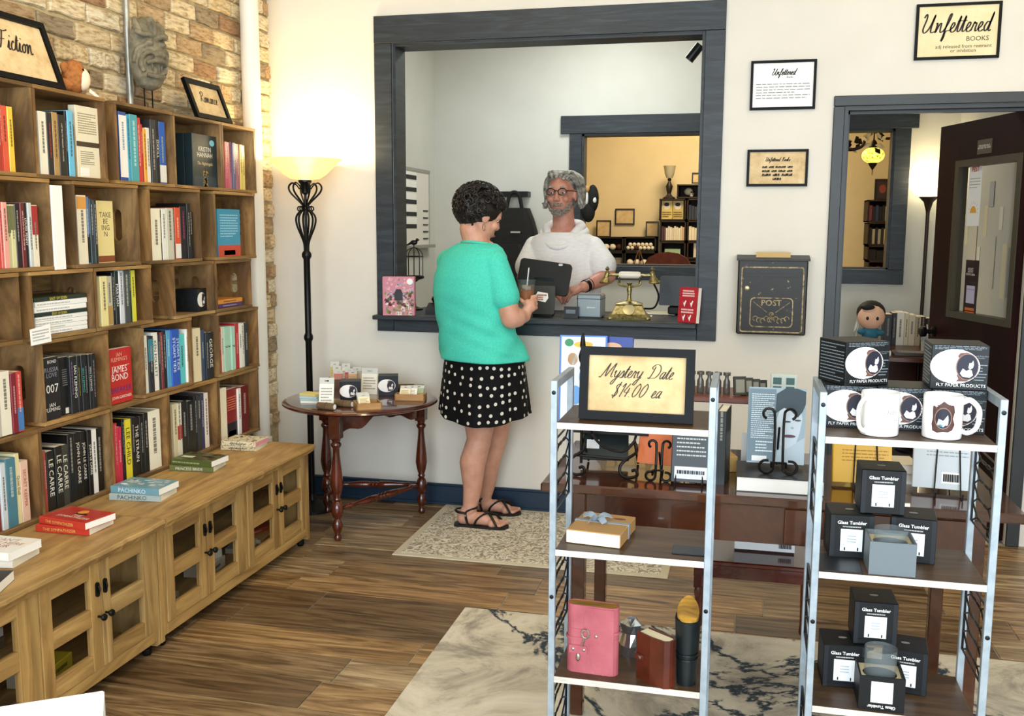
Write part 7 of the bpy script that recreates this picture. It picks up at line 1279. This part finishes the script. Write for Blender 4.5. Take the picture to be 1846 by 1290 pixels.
# portrait book on scroll easel
easel('black scrolled iron easel standing before the portrait book',(L(1398,858,TZ2).x,2.86,TZ2+.0445),0,.19,.1)
W_,H_,T_=.165,.225,.035; pbk=stand_book('large hardback showing a grey portrait photograph on back cover',1397,820,2.935,W_,H_,T_,'8fa3ae',.16,0,TZ2+.045,.012,m_pagew)
b=lambda pts:[(x*W_,y*H_) for x,y in pts]
blobs(pbk,CV(pbk,W_,H_,T_,.75,.5),-X3,Z3,[b([(-.25,-.5),(.25,-.5),(.25,-.14),(.12,-.2),(-.02,-.27),(-.2,-.24)])],mat('b4c4ce'),'portrait_coat'); blobs(pbk,CV(pbk,W_,H_,T_,.75,.5),-X3,Z3,[b([(-.2,-.24),(-.06,-.3),(.1,-.22),(.16,-.08),(.2,.1),(.16,.26),(.0,.3),(-.18,.24),(-.26,.05),(-.24,-.12)])],mat('c6d2da'),'portrait_face',.001)
blobs(pbk,CV(pbk,W_,H_,T_,.75,.5),-X3,Z3,[b([(-.27,.16),(-.12,.24),(.0,.2),(.12,.12),(.2,.2),(.25,.3),(.25,.46),(.1,.5),(-.1,.5),(-.26,.42)])],mat('39464e'),'portrait_hair',.0012)
for x,y,rx,ry,c in((-.06,.06,.045,.012,'3a4650'),(.12,.08,.04,.012,'3a4650'),(-.02,-.13,.08,.02,'5a3a44'),(.03,-.02,.02,.015,'9aacb6')): disc(pbk,CV(pbk,W_,H_,T_,.75+x,.5+y)+V((0,.0012,0)),-X3,Z3,W_*rx*1.4,H_*ry,mat(c),'portrait_detail',.0004)
panel(pbk,CV(pbk,W_,H_,T_,.25,.5),-X3,Z3,W_*.47,H_*.96,mat('71858f'),'text_panel',.0006); bars(pbk,CV(pbk,W_,H_,T_,.26,.62)+V((0,.0006,0)),-X3,Z3,W_*.4,H_*.6,22,mat('e4ecf0'),'blurb_lines',3,.35); bars(pbk,CV(pbk,W_,H_,T_,.3,.22)+V((0,.0006,0)),-X3,Z3,W_*.3,H_*.16,4,mat('e4ecf0'),'blurb_lines',5,.4); panel(pbk,CV(pbk,W_,H_,T_,.22,.06)+V((0,.0006,0)),-X3,Z3,W_*.26,H_*.07,m_white,'barcode_label',.0004)
# flat big book under easel
def flat_book(label,x,y,z,h,d,t,col,rz,page=None):
    o=book(h,d,t,col,label,hard=True,page=page,strip=False); s=V((math.sin(rz),-math.cos(rz),0)); hd=V((math.cos(rz),math.sin(rz),0)); orient(o,V((x,y,z+t/2))+hd*h/2,-s,-hd); o.location=V((x,y,z+t/2))+hd*h/2-s*0; return o
fb=flat_book('big dark hardback lying flat under the scrolled easel',.12,3.0,TZ2,.245,.2,.044,'2c2621',0,m_pagew); fb2=None
# black back-cover book on wire easel
bk=stand_book('black hardback back cover with barcode on wire easel',1245,860,2.85,.115,.17,.03,'172024',.14,0,TZ2,.006); bars(bk,CV(bk,.115,.17,.03,.5,.68),-X3,Z3,.085,.085,7,mat('c8ccc8'),'blurb_lines',6,.35); panel(bk,CV(bk,.115,.17,.03,.5,.16),-X3,Z3,.095,.036,mat('e4e8ea'),'barcode_label'); bars(bk,CV(bk,.115,.17,.03,.5,.17)+V((0,.001,0)),-X3,Z3,.08,.012,1,mat('2a3238'),'barcode',7,.9)
wire_easel('thin wire easel holding the black back cover book',(L(1240,880,TZ2).x,2.83,TZ2),0,.14,.08)
o=book(.22,.12,.028,'12181a','tall black hardback standing edge-on right of left rack',hard=True); x=onY(1300,850,2.9).x; orient(o,(x-.002,2.86,TZ2),(-.1,-1,0),(0,.03,1)); 
o=box('tray_card',(.01,3.098,TZ2),(.075,3.103,TZ2+.11),mat('e4e8ea',.6)); tag(o,'white card standing behind the tall black book','card'); 
o=MB().bbox((-.06,-.04,0),(.06,.04,.05),.002).obj('wooden_game_box',mat('c8a058',.6)); tag(o,'tan wooden box with dark lettering behind the racks','box'); o.location=(-.068,3.045,TZ2); o.rotation_euler=(0,0,.3); txt('MS',o,(.02,0,.05),X3,Y3,.04,.02,INK)
# orange book on small scroll easel
easel('small scrolled iron easel holding the orange book',(L(1186,848,TZ2).x+.012,2.86,TZ2),0,.12,.07)
ob_=stand_book('orange picture book leaning on small iron easel',1195,800,2.935,.16,.12,.012,'d8703c',.3,-.2,TZ2,.03)
# large lectern easel with picture books at left
le=thing('book_easel','large wrought iron easel with turned finial at console left end','easel',(-.44,2.93,TZ2),0)
sm(MB().lathe([(r_,z_*1.22) for r_,z_ in[(.0045,0),(.0045,.235),(.009,.24),(.009,.246),(.005,.25),(.011,.262),(.013,.272),(.009,.285),(.006,.29),(.009,.3),(.006,.32),(.0045,.325),(.002,.333)]],14,(-.03,-.03,.03)).obj('finial_post',m_wi,le))
for s,x in((-1,-.03),(1,.13)):
    MB().tube(cr([(x,.0,.1),(x+.01,-.03,.075),(x-.02,-.06,.055),(x-.035,-.07,.035),(x-.03,-.075,.012),(x-.005,-.08,.005),(x+.018,-.08,.014),(x+.014,-.08,.03),(x+.002,-.08,.027)],5),.005,7).obj('scroll_foot',m_wi,le)
    MB().tube([(x,.0,.1),(x,.12,.004)],.004,6).obj('rear_leg',m_wi,le)
MB().tube([(-.05,-.03,.055),(.12,-.05,.055)],.005,7).obj('cross_bar',m_wi,le); box('book_ledge',(-.07,.03,.112),(.17,.125,.12),m_wi,le); MB().tube([(-.03,-.03,.1),(-.03,.05,.112)],.004,6).obj('ledge_brace',m_wi,le); MB().tube([(.13,-.01,.1),(.13,.05,.112)],.004,6).obj('ledge_brace',m_wi,le); MB().tube(cr([(.0,-.02,.12),(.04,-.03,.085),(.1,-.03,.075),(.135,-.03,.11)],6),.0045,7).obj('scroll_brace',m_wi,le); MB().tube(cr([(-.03,-.03,.24),(-.01,-.02,.2),(.0,.0,.1)],6),.004,6).obj('page_arm',m_wi,le)
o1=stand_book('blue and white picture book with yellow duck on large easel',1050,700,2.985,.15,.29,.012,'3a70c0',.13,.12,TZ2,.125,m_pagew); P_=lambda u,v:CV(o1,.15,.29,.012,u,v)
panel(o1,P_(.5,.5),-X3,Z3,.138,.28,mat('dce8f2'),'cover_ground',.0004); off=V((0,.0005,0))
for u,v,rx,ry,c in((.28,.74,.016,.02,'e8a838'),(.3,.72,.024,.03,'f0f0ec'),(.35,.35,.02,.03,'6aa0d8'),(.62,.25,.03,.012,'e8b848'),(.55,.55,.02,.03,'7ab0e0'),(.75,.7,.018,.03,'3a8a58'),(.2,.92,.014,.012,'3a8a58'),(.5,.9,.03,.01,'e8b848'),(.6,.75,.025,.02,'2a60c0')): disc(o1,P_(u,v)+off,-X3,Z3,rx,ry,mat(c),'duck_print',.0004)
o2=stand_book('deep blue hardback behind the duck picture book',1092,640,3.02,.16,.27,.02,'1c3a8a',.13,-.1,TZ2,.14,m_pagew); disc(o2,CV(o2,.16,.27,.02,.6,.88),-X3,Z3,.03,.014,mat('d8a888'),'cover_print')
o=stand_book('black book with barcode leaning behind the large easel',1090,800,3.0,.15,.11,.012,'1c2422',.6,.1,TZ2,.02); panel(o,CV(o,.15,.11,.012,.25,.45),-X3,Z3,.04,.03,m_white,'barcode_label')
# right side: yellow and grey books on wire easels
yb_=stand_book('bright yellow back cover book on wire easel behind right rack',1553,855,2.95,.165,.19,.025,'d8a41c',.2,.05,TZ2,.01,m_pagew); panel(yb_,CV(yb_,.165,.19,.025,.55,.16),-X3,Z3,.05,.03,m_white,'barcode_label'); bars(yb_,CV(yb_,.165,.19,.025,.55,.17)+V((0,.001,0)),-X3,Z3,.042,.02,1,INK,'barcode',3,.9); bars(yb_,CV(yb_,.165,.19,.025,.55,.42),-X3,Z3,.13,.04,4,mat('a87818'),'blurb_lines',4,.3)
wire_easel('wire easel holding the yellow book',(L(1560,880,TZ2).x,2.92,TZ2),0,.16,.07)
gb=stand_book('pale grey back cover book leaning on wire easel behind right rack',1700,868,2.93,.165,.2,.025,'b9bec0',.22,-.1,TZ2,.012,m_pagew); panel(gb,CV(gb,.165,.2,.025,.62,.16),-X3,Z3,.05,.032,m_white,'barcode_label'); bars(gb,CV(gb,.165,.2,.025,.62,.16)+V((0,.001,0)),-X3,Z3,.042,.024,1,INK,'barcode',5,.9); bars(gb,CV(gb,.165,.2,.025,.55,.5),-X3,Z3,.11,.02,2,mat('8a8e90'),'blurb_lines',4,.3)
wire_easel('wire easel holding the pale grey book',(L(1705,890,TZ2).x,2.9,TZ2),-.1,.16,.07)
for i,(c,l) in enumerate((('e4e4de','lower white book stacked between yellow and grey books'),('d8ccb0','upper cream book stacked between yellow and grey books'))): flat_book(l,.43,3.12,TZ2+.03*i,.17,.12,.029,c,.1,m_pagew)
# white books corner, close to the camera at lower left
A=onZ(188,1243,.98); Bp=onZ(0,1272,.98); u=(A-Bp).normalized(); n=V((u.y,-u.x,0)); n=n if n.y<0 else -n
tbk=thing('display_table','pale display table just below the lower left frame corner','table',(A.x-.2,A.y-.15,0)); box('table_top',(-.35,-.3,.72),(.3,.25,.75),m_pine,tbk,.003)
for x in(-.32,.26):
    for y in(-.27,.21): box('leg',(x,y,0),(x+.04,y+.04,.72),m_pine,tbk)
z=.75
for i,(t_,l) in enumerate(((.06,'lowest white book of blurred stack at lower left corner'),(.06,'second white book of blurred stack at lower left corner'),(.055,'third white book of blurred stack at lower left corner'),(.0545,'top white book of blurred stack at lower left corner'))):
    o=book(.26,.2,t_-.0006,'f4f4f2',l,strip=False,page=m_pagew,group='white books near camera'); orient(o,A-V((0,0,A.z))+Z3*(z+t_/2),u,n); o.location=V((A.x,A.y,z+t_/2)); z+=t_
finish_text()
